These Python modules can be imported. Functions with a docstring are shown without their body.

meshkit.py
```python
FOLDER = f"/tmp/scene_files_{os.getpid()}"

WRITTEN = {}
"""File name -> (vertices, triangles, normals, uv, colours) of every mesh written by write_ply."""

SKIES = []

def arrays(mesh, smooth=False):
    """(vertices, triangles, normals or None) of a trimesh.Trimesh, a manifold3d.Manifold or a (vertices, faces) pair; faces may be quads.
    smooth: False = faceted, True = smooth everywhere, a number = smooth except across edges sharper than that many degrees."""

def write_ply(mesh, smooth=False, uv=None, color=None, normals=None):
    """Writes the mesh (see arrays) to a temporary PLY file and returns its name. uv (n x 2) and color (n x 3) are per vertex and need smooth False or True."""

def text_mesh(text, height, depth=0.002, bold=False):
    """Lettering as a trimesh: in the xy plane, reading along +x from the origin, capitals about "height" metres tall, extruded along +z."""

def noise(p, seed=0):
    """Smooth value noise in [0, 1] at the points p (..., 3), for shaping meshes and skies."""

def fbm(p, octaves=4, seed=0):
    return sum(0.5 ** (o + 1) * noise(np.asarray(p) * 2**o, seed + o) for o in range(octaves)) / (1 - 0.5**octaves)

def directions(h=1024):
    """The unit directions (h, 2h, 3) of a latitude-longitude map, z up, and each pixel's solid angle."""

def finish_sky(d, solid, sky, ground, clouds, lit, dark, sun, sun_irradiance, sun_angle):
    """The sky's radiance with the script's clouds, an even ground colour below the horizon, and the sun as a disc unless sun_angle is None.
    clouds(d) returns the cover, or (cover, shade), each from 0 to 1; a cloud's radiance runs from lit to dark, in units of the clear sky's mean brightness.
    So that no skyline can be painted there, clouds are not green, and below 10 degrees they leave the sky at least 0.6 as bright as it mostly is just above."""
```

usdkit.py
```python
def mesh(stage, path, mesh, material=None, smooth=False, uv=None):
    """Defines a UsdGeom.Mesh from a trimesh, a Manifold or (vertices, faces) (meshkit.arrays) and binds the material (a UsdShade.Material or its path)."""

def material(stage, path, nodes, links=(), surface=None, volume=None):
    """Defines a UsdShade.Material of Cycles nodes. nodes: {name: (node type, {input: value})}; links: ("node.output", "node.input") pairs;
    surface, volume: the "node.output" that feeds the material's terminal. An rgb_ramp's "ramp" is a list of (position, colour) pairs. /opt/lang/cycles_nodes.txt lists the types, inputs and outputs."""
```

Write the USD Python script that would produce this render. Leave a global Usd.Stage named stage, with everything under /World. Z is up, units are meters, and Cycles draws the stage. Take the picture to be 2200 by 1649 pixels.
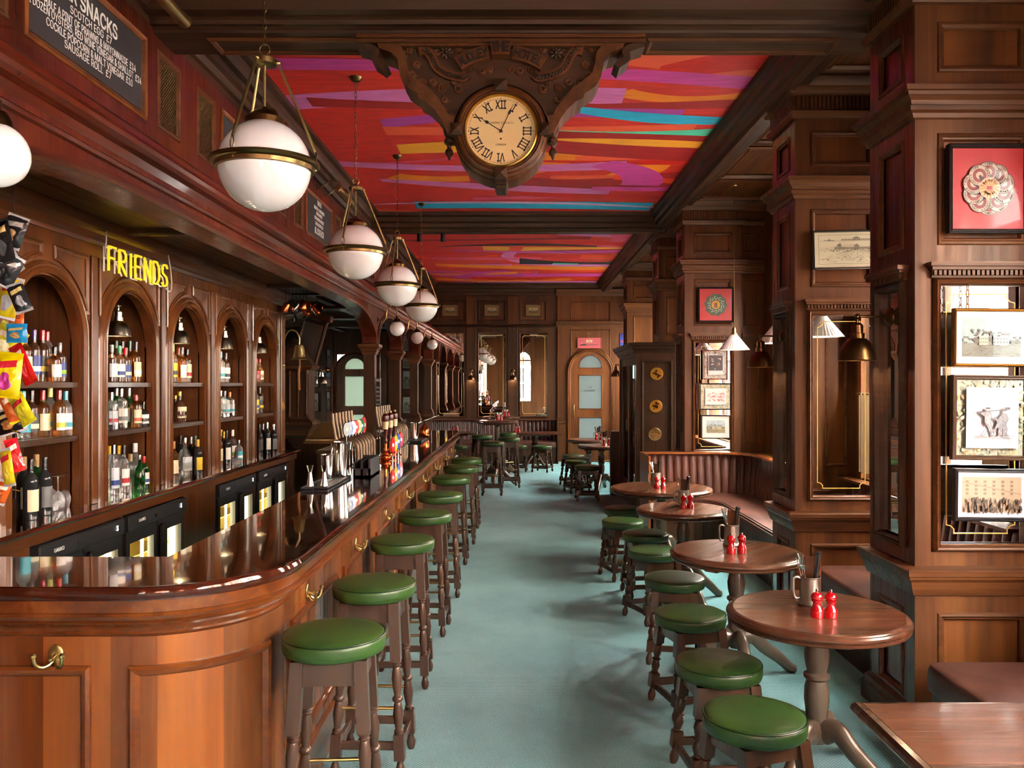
import math, random
import numpy as np
import trimesh
import usdkit, meshkit
from pxr import Usd, UsdGeom, UsdLux, UsdShade, Gf, Sdf, Vt
from shapely.geometry import Polygon, Point, box as sbox, LineString
from shapely import affinity
from shapely.ops import unary_union

stage = Usd.Stage.CreateInMemory()
UsdGeom.SetStageUpAxis(stage, 'Z')
UsdGeom.SetStageMetersPerUnit(stage, 1.0)
UsdGeom.Xform.Define(stage, '/World')
UsdGeom.Scope.Define(stage, '/World/Looks')
PI = math.pi
EYE = 1.65
# ---------------------------------------------------------------- camera, sky, exposure
cam = UsdGeom.Camera.Define(stage, '/World/camera')
cam.AddTranslateOp().Set((0, 0, EYE))
cam.AddRotateXOp().Set(90)
cam.CreateHorizontalApertureAttr(36.0)
cam.CreateVerticalApertureAttr(36.0 * 1649 / 2200)
cam.CreateFocalLengthAttr(36.0 * 1770 / 2200)
cam.CreateHorizontalApertureOffsetAttr(-15 / 2200 * 36.0)
cam.CreateClippingRangeAttr((0.05, 500.0))
cam.CreateExposureAttr(4.92)
dome = UsdLux.DomeLight.Define(stage, '/World/sky')
dome.CreateIntensityAttr(1.0)
dome.CreateColorAttr((1.0, 0.955, 0.89))

# ---------------------------------------------------------------- naming helpers
_used = {}
def _path(parent, name):
    k = _used.setdefault(parent, {})
    n = k.get(name, 0); k[name] = n + 1
    return f'{parent}/{name}' if n == 0 else f'{parent}/{name}_{n:03d}'
def tag(prim, label=None, cat=None, group=None, kind=None):
    for k, v in (('label', label), ('category', cat), ('group', group), ('kind', kind)):
        if v: prim.SetCustomDataByKey(k, v)
def thing(name, label=None, cat=None, loc=(0, 0, 0), rz=0, group=None, kind=None, mat4=None):
    p = _path('/World', name)
    x = UsdGeom.Xform.Define(stage, p)
    if mat4 is not None: x.AddTransformOp().Set(Gf.Matrix4d(*[float(v) for v in np.asarray(mat4).T.ravel()]))
    else:
        x.AddTranslateOp().Set(tuple(float(v) for v in loc))
        if rz: x.AddRotateZOp().Set(math.degrees(rz))
    tag(x.GetPrim(), label, cat, group, kind)
    return p
def copy(src, label, loc, rz=0, group=None, cat=None, mat4=None):
    was = stage.GetPrimAtPath(src).GetCustomData()
    nm = src.split('/')[-1]
    nm = nm[:-4] if nm[-4:-3] == '_' and nm[-3:].isdigit() else nm
    p = thing(nm, label, cat or was.get('category'), loc, rz, group or was.get('group'), mat4=mat4)
    pr = stage.GetPrimAtPath(p)
    pr.GetReferences().AddInternalReference(src); pr.SetInstanceable(True)
    return p
def part(parent, name, m, mat, smooth=32, label=None, col=None):
    if isinstance(m, list): m = join(m)
    p = _path(parent, name)
    v, f = np.asarray(m[0], float), np.asarray(m[1], int)
    if col is not None:
        g = usdkit.mesh(stage, p, (v, f), M(mat), smooth=False)
        UsdGeom.PrimvarsAPI(g).CreatePrimvar('col', Sdf.ValueTypeNames.Color3fArray, 'vertex').Set(Vt.Vec3fArray.FromNumpy(np.asarray(col, np.float32)))
    else:
        g = usdkit.mesh(stage, p, trimesh.Trimesh(v, f, process=False), M(mat), smooth=smooth)
    if label: g.GetPrim().SetCustomDataByKey('label', label)
    return p
def solo(name, m, mat, label=None, cat=None, group=None, kind=None, smooth=32):
    p = part('/World', name, m, mat, smooth)
    tag(stage.GetPrimAtPath(p), label, cat, group, kind)
    return p
# ---------------------------------------------------------------- mesh helpers: a mesh is (vertices, triangles)
def join(ms):
    ms = [m for m in ms if len(m[0])]
    o, V, F = 0, [], []
    for v, f in ms:
        V.append(np.asarray(v, float)); F.append(np.asarray(f, int) + o); o += len(v)
    return np.vstack(V), np.vstack(F)
def tr(m, M4):
    if isinstance(m, list): m = join(m)
    M4 = np.asarray(M4, float)
    v = np.asarray(m[0]) @ M4[:3, :3].T + M4[:3, 3]
    f = np.asarray(m[1])
    if np.linalg.det(M4[:3, :3]) < 0: f = f[:, ::-1]
    return v, f
def mv(m, x=0, y=0, z=0): return np.asarray(m[0]) + [x, y, z], m[1]
def sc(m, x=1, y=1, z=1): return tr(m, np.diag([x, y, z, 1.0]))
def rot(m, ang, ax='z', c=(0, 0, 0)):
    a = {'x': [1, 0, 0], 'y': [0, 1, 0], 'z': [0, 0, 1]}[ax] if isinstance(ax, str) else ax
    return tr(m, trimesh.transformations.rotation_matrix(ang, a, c))
def fixv(v, f):
    a, b, c = v[f[:, 0]], v[f[:, 1]], v[f[:, 2]]
    return (v, f[:, ::-1]) if np.einsum('ij,ij->', a, np.cross(b, c)) < 0 else (v, f)
def loft(R, loop=False, caps=True, closed=True):
    R = np.asarray(R, float); m, n = R.shape[:2]
    F = []
    i = np.arange(m if loop else m - 1); j = np.arange(n if closed else n - 1)
    I, J = np.meshgrid(i, j, indexing='ij'); I, J = I.ravel(), J.ravel()
    I2, J2 = (I + 1) % m, (J + 1) % n
    a, b, c, d = I * n + J, I * n + J2, I2 * n + J2, I2 * n + J
    F = [np.stack([a, b, c], 1), np.stack([a, c, d], 1)]
    V = R.reshape(-1, 3)
    if caps and not loop and closed:
        k = np.arange(1, n - 1)
        # separate cap vertices keep the rims crisp
        o = len(V)
        F.append(np.stack([o + 0 * k, o + k + 1, o + k], 1))
        F.append(np.stack([o + n + 0 * k, o + n + k, o + n + k + 1], 1))
        V = np.vstack([V, R[0], R[-1]])
    F = np.vstack(F)
    c = V.mean(0)
    g = fixv(V - c, F)
    return g[0] + c, g[1]
def lathe(prof, n=24, c=(0, 0, 0)):
    a = np.arange(n) * 2 * PI / n
    ring = np.stack([np.cos(a), np.sin(a)], 1)
    R = [np.column_stack([ring * max(r, 1e-5), np.full(n, z)]) for r, z in prof]
    return mv(loft(R), *c)
def lathel(prof, n=48):
    a = np.arange(n) * 2 * PI / n; ring = np.stack([np.cos(a), np.sin(a)], 1)
    return loft([np.column_stack([ring * r, np.full(n, z)]) for r, z in prof], loop=True)
def sqlathe(x0, y0, x1, y1, prof):
    R = [[(x0 - o, y0 - o, z), (x1 + o, y0 - o, z), (x1 + o, y1 + o, z), (x0 - o, y1 + o, z)] for o, z in prof]
    return loft(R)
def box(x0, y0, z0, x1, y1, z1, b=0):
    if x1 < x0: x0, x1 = x1, x0
    if y1 < y0: y0, y1 = y1, y0
    if z1 < z0: z0, z1 = z1, z0
    if not b: return sqlathe(x0, y0, x1, y1, [(0, z0), (0, z1)])
    b = min(b, (x1 - x0) * .45, (y1 - y0) * .45, (z1 - z0) * .45)
    def ring(o, z, k): # octagon-ish ring
        X0, X1, Y0, Y1 = x0 + o, x1 - o, y0 + o, y1 - o
        return [(X0 + k, Y0, z), (X1 - k, Y0, z), (X1, Y0 + k, z), (X1, Y1 - k, z), (X1 - k, Y1, z), (X0 + k, Y1, z), (X0, Y1 - k, z), (X0, Y0 + k, z)]
    return loft([ring(b, z0, b * .01), ring(0, z0 + b, b), ring(0, z1 - b, b), ring(b, z1, b * .01)])
def basis(t):
    t = t / np.linalg.norm(t)
    u = np.cross(t, [0, 0, 1.0])
    if np.linalg.norm(u) < 1e-6: u = np.array([1.0, 0, 0])
    u /= np.linalg.norm(u)
    return u, np.cross(u, t)
def tube(P, r, n=8, loop=False):
    P = np.asarray(P, float); m = len(P)
    r = np.broadcast_to(np.asarray(r, float), (m,))
    T = np.roll(P, -1, 0) - np.roll(P, 1, 0) if loop else np.gradient(P, axis=0)
    for i in range(m):
        if np.linalg.norm(T[i]) < 1e-9: T[i] = T[i - 1] if i else [0, 0, 1.0]
    a = np.arange(n) * 2 * PI / n
    u, w = basis(T[0] if np.linalg.norm(T[0]) > 0 else np.array([0, 0, 1.0]))
    R = []
    for i in range(m):
        t = T[i] / np.linalg.norm(T[i])
        u = u - t * (u @ t)
        if np.linalg.norm(u) < 1e-6: u = basis(t)[0]
        u /= np.linalg.norm(u); w = np.cross(t, u)
        R.append(P[i] + r[i] * (np.cos(a)[:, None] * u + np.sin(a)[:, None] * w))
    return loft(R, loop=loop)
def cyl(p0, p1, r0, r1=None, n=16):
    return tube([p0, p1], [r0, r0 if r1 is None else r1], n)
def ball(c, r, n=16):
    r = np.broadcast_to(np.asarray(r, float), (3,))
    m = lathe([(math.sin(t), -math.cos(t)) for t in np.linspace(0, PI, n // 2 + 1)], n)
    return mv(sc(m, *r), *c)
def ext(poly, z0, z1):
    """A shapely polygon in xy, extruded from z0 to z1."""
    out = []
    for g in getattr(poly, 'geoms', [poly]):
        if g.is_empty or g.area < 1e-9: continue
        m = trimesh.creation.extrude_polygon(g, z1 - z0, engine='earcut')
        out.append((np.array(m.vertices) + [0, 0, z0], np.array(m.faces)))
    return join(out)
def flat(poly, z=0):
    out = []
    for g in getattr(poly, 'geoms', [poly]):
        if g.geom_type != 'Polygon' or g.area < 1e-9: continue
        v, f = trimesh.creation.triangulate_polygon(g, engine='earcut')
        out.append((np.column_stack([v, np.full(len(v), z)]), np.asarray(f)))
    return join(out) if out else (np.zeros((0, 3)), np.zeros((0, 3), int))
def catmull(P, k=8, loop=False):
    P = np.asarray(P, float); n = len(P); out = []
    idx = (lambda i: i % n) if loop else (lambda i: min(max(i, 0), n - 1))
    for i in range(n if loop else n - 1):
        p0, p1, p2, p3 = (P[idx(i + q)] for q in (-1, 0, 1, 2))
        for t in np.arange(k) / k:
            out.append(.5 * (2 * p1 + (p2 - p0) * t + (2 * p0 - 5 * p1 + 4 * p2 - p3) * t * t + (3 * p1 - p0 - 3 * p2 + p3) * t ** 3))
    if not loop: out.append(P[-1])
    return np.array(out)
def rframe(u0, v0, u1, v1, prof):
    """A moulding ring round a rectangle in (u, v), profile points (inset from the outer edge, height w), a closed loop."""
    R = [[(u0 + i, v0 + i, w), (u1 - i, v0 + i, w), (u1 - i, v1 - i, w), (u0 + i, v1 - i, w)] for i, w in prof]
    return loft(R, loop=True)
def pmould(poly_pts, prof):
    """A moulding along any closed outline (n x 2): insets by shapely buffers are avoided; points move along averaged normals."""
    P = np.asarray(poly_pts, float)
    A = np.roll(P, 1, 0); B = np.roll(P, -1, 0)
    e0 = (P - A) / np.linalg.norm(P - A, axis=1, keepdims=True); e1 = (B - P) / np.linalg.norm(B - P, axis=1, keepdims=True)
    n0 = np.column_stack([-e0[:, 1], e0[:, 0]]); n1 = np.column_stack([-e1[:, 1], e1[:, 0]])
    b = n0 + n1; b /= np.linalg.norm(b, axis=1, keepdims=True)
    s = 1 / np.maximum((b * n0).sum(1), .35)
    R = [np.column_stack([P + b * s[:, None] * i, np.full(len(P), w)]) for i, w in prof]
    return loft(R, loop=True)
def strip(prof, axis, a0, a1):
    """A closed profile extruded along an axis: 'x' profile (y, z); 'y' profile (x, z); 'z' profile (x, y)."""
    P = np.asarray(prof, float)
    def ring(a):
        o = np.full(len(P), a)
        return {'x': np.column_stack([o, P]), 'y': np.column_stack([P[:, 0], o, P[:, 1]]), 'z': np.column_stack([P, o])}[axis]
    poly = Polygon(P)
    m = ext(poly, min(a0, a1), max(a0, a1))
    v = m[0]
    v = {'x': v[:, [2, 0, 1]], 'y': np.column_stack([v[:, 0], v[:, 2], v[:, 1]]), 'z': v}[axis]
    f = m[1] if axis != 'y' else m[1][:, ::-1]
    return v, f
def plane(origin, face):
    """Local (u right, v up, w out) to world for a wall seen from the room. face: the way the wall looks."""
    u, w = {'-y': ((1, 0, 0), (0, -1, 0)), '+x': ((0, 1, 0), (1, 0, 0)), '-x': ((0, -1, 0), (-1, 0, 0)), '+y': ((-1, 0, 0), (0, 1, 0)),
            '-z': ((1, 0, 0), (0, 0, -1))}[face]
    v = (0, 0, 1) if face != '-z' else (0, 1, 0)
    M4 = np.eye(4); M4[:3, 0], M4[:3, 1], M4[:3, 2], M4[:3, 3] = u, v, w, origin
    if face == '-z': M4[:3, 0] = (1, 0, 0)
    return M4
def text(s, h, depth=.002, bold=False, xs=1.0, center=True):
    m = meshkit.text_mesh(s, h, depth, bold)
    v, f = np.array(m.vertices), np.array(m.faces)
    v[:, 0] *= xs
    if center: v[:, 0] -= (v[:, 0].min() + v[:, 0].max()) / 2
    return v, f
def arch(x0, x1, y0, ys, n=24, ry=None):
    """Outline of an arched opening: from y0 up to the springing ys, then a half round."""
    c, r = (x0 + x1) / 2, (x1 - x0) / 2
    ry = r if ry is None else ry
    return [(x0, y0), (x1, y0)] + [(c + r * math.cos(t), ys + ry * math.sin(t)) for t in np.linspace(0, PI, n)]
BOL = [(-.012, 0), (-.012, .006), (-.004, .016), (.006, .018), (.012, .012), (.02, .010), (.026, .002), (.026, 0)]   # panel moulding
def scaled(prof, s): return [(a * s, b * s) for a, b in prof]
def panelled(parent, M4, outline, cells, wf='mah_z', wp='mah2_z', t=.02, holes=(), mould=1.0, wm=None, name='panel', fname='frame'):
    """Stiles and rails with recessed panels: outline and holes are (u, v) polygons, cells rectangles."""
    P = Polygon(outline) if not hasattr(outline, 'area') else outline
    cut = unary_union([sbox(*c) for c in cells] + [Polygon(h) for h in holes]) if (cells or holes) else None
    part(parent, fname, tr(ext(P.difference(cut) if cut is not None else P, 0, t), M4), wf, smooth=False)
    for c in cells:
        part(parent, name, tr(box(c[0] - .005, c[1] - .005, -.012, c[2] + .005, c[3] + .005, .003), M4), wp, smooth=False)
        if mould:
            pr = [(i, w + t * .55) for i, w in scaled(BOL, mould)]
            part(parent, name + '_moulding', tr(rframe(c[0] - .002, c[1] - .002, c[2] + .002, c[3] + .002, pr), M4), wm or wf, smooth=False)
# ---------------------------------------------------------------- materials
_mats = {}
def M(name):
    if name not in _mats: _mats[name] = make_material(name)
    return _mats[name]
def lin(r, g, b): return tuple(((c / 255 + .055) / 1.055) ** 2.4 if c > 10 else c / 255 / 12.92 for c in (r, g, b))
WOODS = {  # dark, middle, light, roughness, coat
    'mah': ((46, 24, 11), (84, 47, 22), (114, 70, 34), .40, 0),
    'mah2': ((51, 26, 11), (92, 51, 22), (128, 75, 35), .36, 0),
    'red': ((38, 12, 6), (84, 30, 14), (118, 48, 22), .28, .22),
    'bb': ((46, 22, 9), (94, 51, 22), (132, 77, 34), .27, .3),
    'dark': ((33, 20, 12), (59, 37, 23), (84, 55, 35), .40, 0),
    'gold': ((76, 38, 13), (122, 66, 26), (158, 94, 42), .30, .25),
    'bar': ((50, 23, 8), (94, 47, 18), (132, 76, 32), .20, .45),
    'top': ((34, 11, 5), (56, 21, 9), (76, 31, 14), .08, 1.0),
    'tbl': ((56, 31, 20), (92, 54, 35), (116, 72, 48), .24, .3),
    'tbl2': ((44, 25, 16), (72, 43, 29), (96, 60, 41), .24, .3),
    'leg': ((40, 28, 22), (64, 46, 37), (86, 64, 52), .30, .3),
    'legd': ((36, 22, 14), (60, 38, 25), (82, 54, 36), .30, .3),
    'ped': ((58, 48, 38), (84, 72, 60), (108, 94, 80), .30, .3),
}
SIMPLE = {  # colour, roughness, metallic, extra
    'brass': ((190, 168, 112), .28, 1, {}), 'brassd': ((118, 96, 60), .32, 1, {}), 'bronze': ((92, 66, 38), .30, 1, {}), 'gilt': ((206, 164, 70), .3, 1, {}),
    'nickel': ((176, 168, 150), .26, 1, {}), 'steel': ((214, 210, 204), .12, 1, {}), 'copper': ((196, 110, 62), .2, 1, {}), 'pewter': ((150, 144, 134), .38, 1, {}),
    'pipe': ((104, 86, 68), .42, .8, {}), 'chrome': ((222, 222, 222), .06, 1, {}),
    'green': ((30, 66, 24), .34, 0, {'coat_weight': .25, 'coat_roughness': .2}), 'greenp': ((20, 48, 18), .35, 0, {}),
    'black': ((16, 15, 15), .4, 0, {}), 'rubber': ((30, 29, 31), .55, 0, {}), 'slate': ((46, 42, 44), .65, 0, {}), 'fridge': ((42, 42, 44), .42, 0, {}),
    'chalk': ((232, 228, 222), .9, 0, {}), 'white': ((232, 230, 226), .5, 0, {}), 'cream': ((226, 214, 186), .6, 0, {}), 'opal': ((236, 232, 230), .12, 0, {'coat_weight': .6}),
    'millred': ((178, 4, 14), .14, 0, {'coat_weight': .8}), 'inked': ((28, 24, 22), .6, 0, {}), 'goldline': ((214, 176, 84), .35, 0, {}),
    'framek': ((26, 22, 22), .4, 0, {}), 'framew': ((78, 58, 40), .45, 0, {}), 'frameg': ((150, 118, 62), .35, 1, {}),
    'yellow': ((214, 160, 8), .3, 0, {}), 'cable': ((206, 204, 196), .5, 0, {}),
    'plaster': ((150, 140, 126), .8, 0, {}), 'pink': ((204, 92, 100), .6, 0, {}), 'asphalt': ((92, 92, 94), .9, 0, {}), 'stone': ((206, 200, 188), .85, 0, {}),
    'redprint': ((214, 16, 28), .25, 0, {'coat_weight': 1.0}), 'bluep': ((40, 70, 190), .4, 0, {}), 'dkred': ((70, 10, 8), .3, 0, {'coat_weight': .6}),
    'ivory': ((210, 186, 140), .35, 0, {}), 'sink': ((190, 160, 110), .3, 1, {}), 'paper': ((236, 232, 222), .7, 0, {}), 'grate': ((150, 128, 70), .4, 1, {}),
    'interior': ((226, 206, 120), .6, 0, {}), 'tin': ((120, 118, 112), .3, 1, {}), 'curtain': ((226, 212, 178), .85, 0, {}), 'rope': ((150, 100, 56), .8, 0, {}),
}
def make_material(name):
    p = f'/World/Looks/{name}'
    base, _, ax = name.rpartition('_')
    if base in WOODS and ax in 'xyz':
        d, m, l, ro, coat = WOODS[base]
        q = 52 if base == 'red' else 26
        s = {'x': (1.1, q, q), 'y': (q, 1.1, q), 'z': (q, q, 1.1)}[ax]
        s2 = {'x': (.25, 5, 5), 'y': (5, .25, 5), 'z': (5, 5, .25)}[ax]
        N = {'tc': ('texture_coordinate', {}), 'oi': ('object_info', {}), 'off': ('vector_math', {'vector_math_type': 'add'} if 0 else {}),
             'm1': ('mapping', {'scale': s}), 'm2': ('mapping', {'scale': s2}), 'n1': ('noise_texture', {'scale': 1.0, 'detail': 5.0, 'roughness': .6, 'distortion': .6}),
             'n2': ('noise_texture', {'scale': 1.0, 'detail': 2.0, 'roughness': .5, 'distortion': .3}),
             'mx': ('mix_float', {'fac': .55}), 'r': ('rgb_ramp', {'ramp': [(.28, lin(*d)), (.5, lin(*m)), (.74, lin(*l))]}),
             'rr': ('map_range', {'from_min': .3, 'from_max': .7, 'to_min': ro * 1.3, 'to_max': ro * .8}),
             'b': ('bump', {'strength': .12, 'distance': .002}),
             'p': ('principled_bsdf', {**({'coat_weight': coat, 'coat_roughness': .12 if base != 'top' else .025} if coat else {}), 'specular_ior_level': .45 if coat else .34, 'specular_tint': (1, .9, .76)})}
        N.pop('off'); N.pop('oi')
        L = [('tc.object', 'm1.vector'), ('tc.object', 'm2.vector'), ('m1.vector', 'n1.vector'), ('m2.vector', 'n2.vector'), ('n1.fac', 'mx.a'), ('n2.fac', 'mx.b'),
             ('mx.result', 'r.fac'), ('r.color', 'p.base_color'), ('n1.fac', 'rr.value'), ('rr.result', 'p.roughness'), ('n1.fac', 'b.height'), ('b.normal', 'p.normal')]
        return usdkit.material(stage, p, N, L, surface='p.BSDF')
    if name in SIMPLE:
        c, ro, me, ex = SIMPLE[name]
        return usdkit.material(stage, p, {'p': ('principled_bsdf', {'base_color': lin(*c), 'roughness': ro, 'metallic': me, **ex})}, [], surface='p.BSDF')
    if name == 'print':
        return usdkit.material(stage, p, {'a': ('attribute', {'attribute': 'col'}), 'k': ('mix', {'mix_type': 'multiply', 'fac': 1.0, 'color2': (.62, .62, .62)}), 'p': ('principled_bsdf', {'roughness': .5, 'coat_weight': .12, 'coat_roughness': .05})}, [('a.color', 'k.color1'), ('k.color', 'p.base_color')], surface='p.BSDF')
    if name == 'mural':
        N = {'a': ('attribute', {'attribute': 'col'}), 'tc': ('texture_coordinate', {}), 'm': ('mapping', {'scale': (2.2, 14, 1)}), 'n': ('noise_texture', {'scale': 1.6, 'detail': 6.0, 'roughness': .65}),
             'mr': ('map_range', {'from_min': .3, 'from_max': .7, 'to_min': .98, 'to_max': 1.4}), 'x': ('vector_math', {'vector_math_type': 'multiply'} if 0 else {'math_type': 'multiply'}),
             'p': ('principled_bsdf', {'roughness': .55})}
        N['x'] = ('mix', {'mix_type': 'multiply', 'fac': 1.0})
        return usdkit.material(stage, p, N, [('tc.object', 'm.vector'), ('m.vector', 'n.vector'), ('n.fac', 'mr.value'), ('a.color', 'x.color1'), ('mr.result', 'x.color2'), ('x.color', 'p.base_color')], surface='p.BSDF')
    if name == 'mirror':
        return usdkit.material(stage, p, {'p': ('principled_bsdf', {'base_color': (.86, .86, .85), 'metallic': 1.0, 'roughness': .01})}, [], surface='p.BSDF')
    if name in ('pane', 'picglass'):
        return usdkit.material(stage, p, {'f': ('fresnel', {'IOR': 1.45}), 't': ('transparent_bsdf', {'color': (.96, .98, .97)}), 'g': ('glossy_bsdf', {'roughness': .0}), 'm': ('mix_closure', {})},
                               [('f.fac', 'm.fac'), ('t.BSDF', 'm.closure1'), ('g.BSDF', 'm.closure2')], surface='m.closure')
    if name.startswith('frost'):
        c = {'frost': (.013, .0165, .016), 'frostg': (.020, .027, .020)}[name]
        return usdkit.material(stage, p, {'t': ('translucent_bsdf', {'color': c}), 'p': ('principled_bsdf', {'base_color': (.10, .13, .13), 'roughness': .25}), 'm': ('mix_closure', {'fac': .5})},
                               [('t.BSDF', 'm.closure1'), ('p.BSDF', 'm.closure2')], surface='m.closure')
    if name.startswith('glass_'):
        c = {'clear': (.97, .98, .98), 'amber': (.55, .2, .03), 'dark': (.07, .03, .015), 'green': (.04, .35, .05), 'blk': (.02, .02, .02), 'red': (.5, .03, .03), 'pale': (.85, .9, .8), 'blue': (.1, .2, .8)}[name[6:]]
        return usdkit.material(stage, p, {'p': ('principled_bsdf', {'base_color': c, 'roughness': .03, 'transmission_weight': .0 if name[6:] in ('blk', 'dark') else .9, 'ior': 1.45})}, [], surface='p.BSDF')
    if name.startswith('emit_'):
        c, s = {'led': ((1, .86, .5), 2.0), 'globe': ((1, .97, .95), 0), 'globe2': ((1, .97, .95), 0), 'digit': ((.9, .95, 1), .3), 'bulb': ((1, .78, .5), 14.0), 'neon': ((1, .62, .02), .03), 'cone': ((1, .97, .92), 0), 'exit': ((.5, 1, .85), .35)}[name[5:]]
        bc = {'globe': (.76, .75, .745), 'globe2': (.74, .73, .725), 'neon': (.75, .45, .02), 'cone': (.8, .8, .78)}.get(name[5:], (.5, .5, .5))
        return usdkit.material(stage, p, {'p': ('principled_bsdf', {'base_color': bc, 'roughness': .1, 'coat_weight': .6, **({'emission_color': c, 'emission_strength': s} if s else {})})}, [], surface='p.BSDF')
    if name == 'carpet':
        N = {'g': ('geometry', {}), 'm': ('mapping', {'rotation': (0, 0, PI / 4)}), 'v': ('voronoi_texture', {'scale': 88.0, 'randomness': .12}),
             'dr': ('map_range', {'from_min': .25, 'from_max': .5, 'to_min': 1.0, 'to_max': 0.0, 'clamp': True}),
             'n': ('noise_texture', {'scale': 1.4, 'detail': 4.0, 'roughness': .6}), 'n2': ('noise_texture', {'scale': 420.0, 'detail': 2.0}),
             'r': ('rgb_ramp', {'ramp': [(.3, lin(86, 142, 146)), (.7, lin(116, 172, 174))]}), 'x': ('mix', {'mix_type': 'mix', 'color2': lin(38, 82, 92)}),
             'k': ('math', {'math_type': 'multiply', 'value2': .78}), 'ad': ('math', {'math_type': 'add'}),
             'b': ('bump', {'strength': .5, 'distance': .004, 'invert': True}), 'p': ('principled_bsdf', {'roughness': .95, 'specular_ior_level': .1, 'sheen_weight': .25, 'sheen_roughness': .5})}
        L = [('g.position', 'm.vector'), ('m.vector', 'v.vector'), ('v.distance', 'dr.value'), ('g.position', 'n.vector'), ('g.position', 'n2.vector'), ('n.fac', 'r.fac'), ('r.color', 'x.color1'),
             ('dr.result', 'k.value1'), ('k.value', 'x.fac'), ('x.color', 'p.base_color'), ('dr.result', 'ad.value1'), ('n2.fac', 'ad.value2'), ('ad.value', 'b.height'), ('b.normal', 'p.normal')]
        return usdkit.material(stage, p, N, L, surface='p.BSDF')
    if name.startswith('leather'):
        c0, c1 = {'leather': ((52, 24, 18), (98, 58, 44)), 'leatherg': ((34, 60, 20), (52, 86, 32))}[name]
        N = {'tc': ('texture_coordinate', {}), 'n': ('noise_texture', {'scale': 3.0, 'detail': 4.0}), 'n2': ('noise_texture', {'scale': 160.0, 'detail': 2.0}), 'r': ('rgb_ramp', {'ramp': [(.3, lin(*c0)), (.7, lin(*c1))]}),
             'b': ('bump', {'strength': .08, 'distance': .001}), 'p': ('principled_bsdf', {'roughness': .40 if name == 'leatherg' else .48, 'coat_weight': .12 if name == 'leatherg' else .03, 'coat_roughness': .25})}
        return usdkit.material(stage, p, N, [('tc.object', 'n.vector'), ('tc.object', 'n2.vector'), ('n.fac', 'r.fac'), ('r.color', 'p.base_color'), ('n2.fac', 'b.height'), ('b.normal', 'p.normal')], surface='p.BSDF')
    if name.startswith('brick'):
        c1, c2, mo = {'brick': ((176, 82, 52), (150, 66, 44), (190, 170, 150)), 'brickw': ((226, 220, 206), (214, 206, 190), (196, 188, 172))}[name]
        N = {'tc': ('texture_coordinate', {}), 'b': ('brick_texture', {'scale': 4.0, 'color1': lin(*c1), 'color2': lin(*c2), 'mortar': lin(*mo), 'mortar_size': .012}), 'm': ('mapping', {'rotation': (PI / 2, 0, PI / 4)}), 'p': ('principled_bsdf', {'roughness': .85})}
        return usdkit.material(stage, p, N, [('tc.object', 'm.vector'), ('m.vector', 'b.vector'), ('b.color', 'p.base_color')], surface='p.BSDF')
    if name.startswith('c_'):   # c_rrggbb flat paint
        h = name[2:]; c = tuple(int(h[i:i + 2], 16) for i in (0, 2, 4))
        return usdkit.material(stage, p, {'p': ('principled_bsdf', {'base_color': lin(*c), 'roughness': .4})}, [], surface='p.BSDF')
    if name.startswith('f_'):   # f_rrggbb shiny foil or enamel
        h = name[2:]; c = tuple(int(h[i:i + 2], 16) for i in (0, 2, 4))
        return usdkit.material(stage, p, {'p': ('principled_bsdf', {'base_color': lin(*c), 'roughness': .22, 'coat_weight': .6})}, [], surface='p.BSDF')
    raise KeyError(name)
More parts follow.
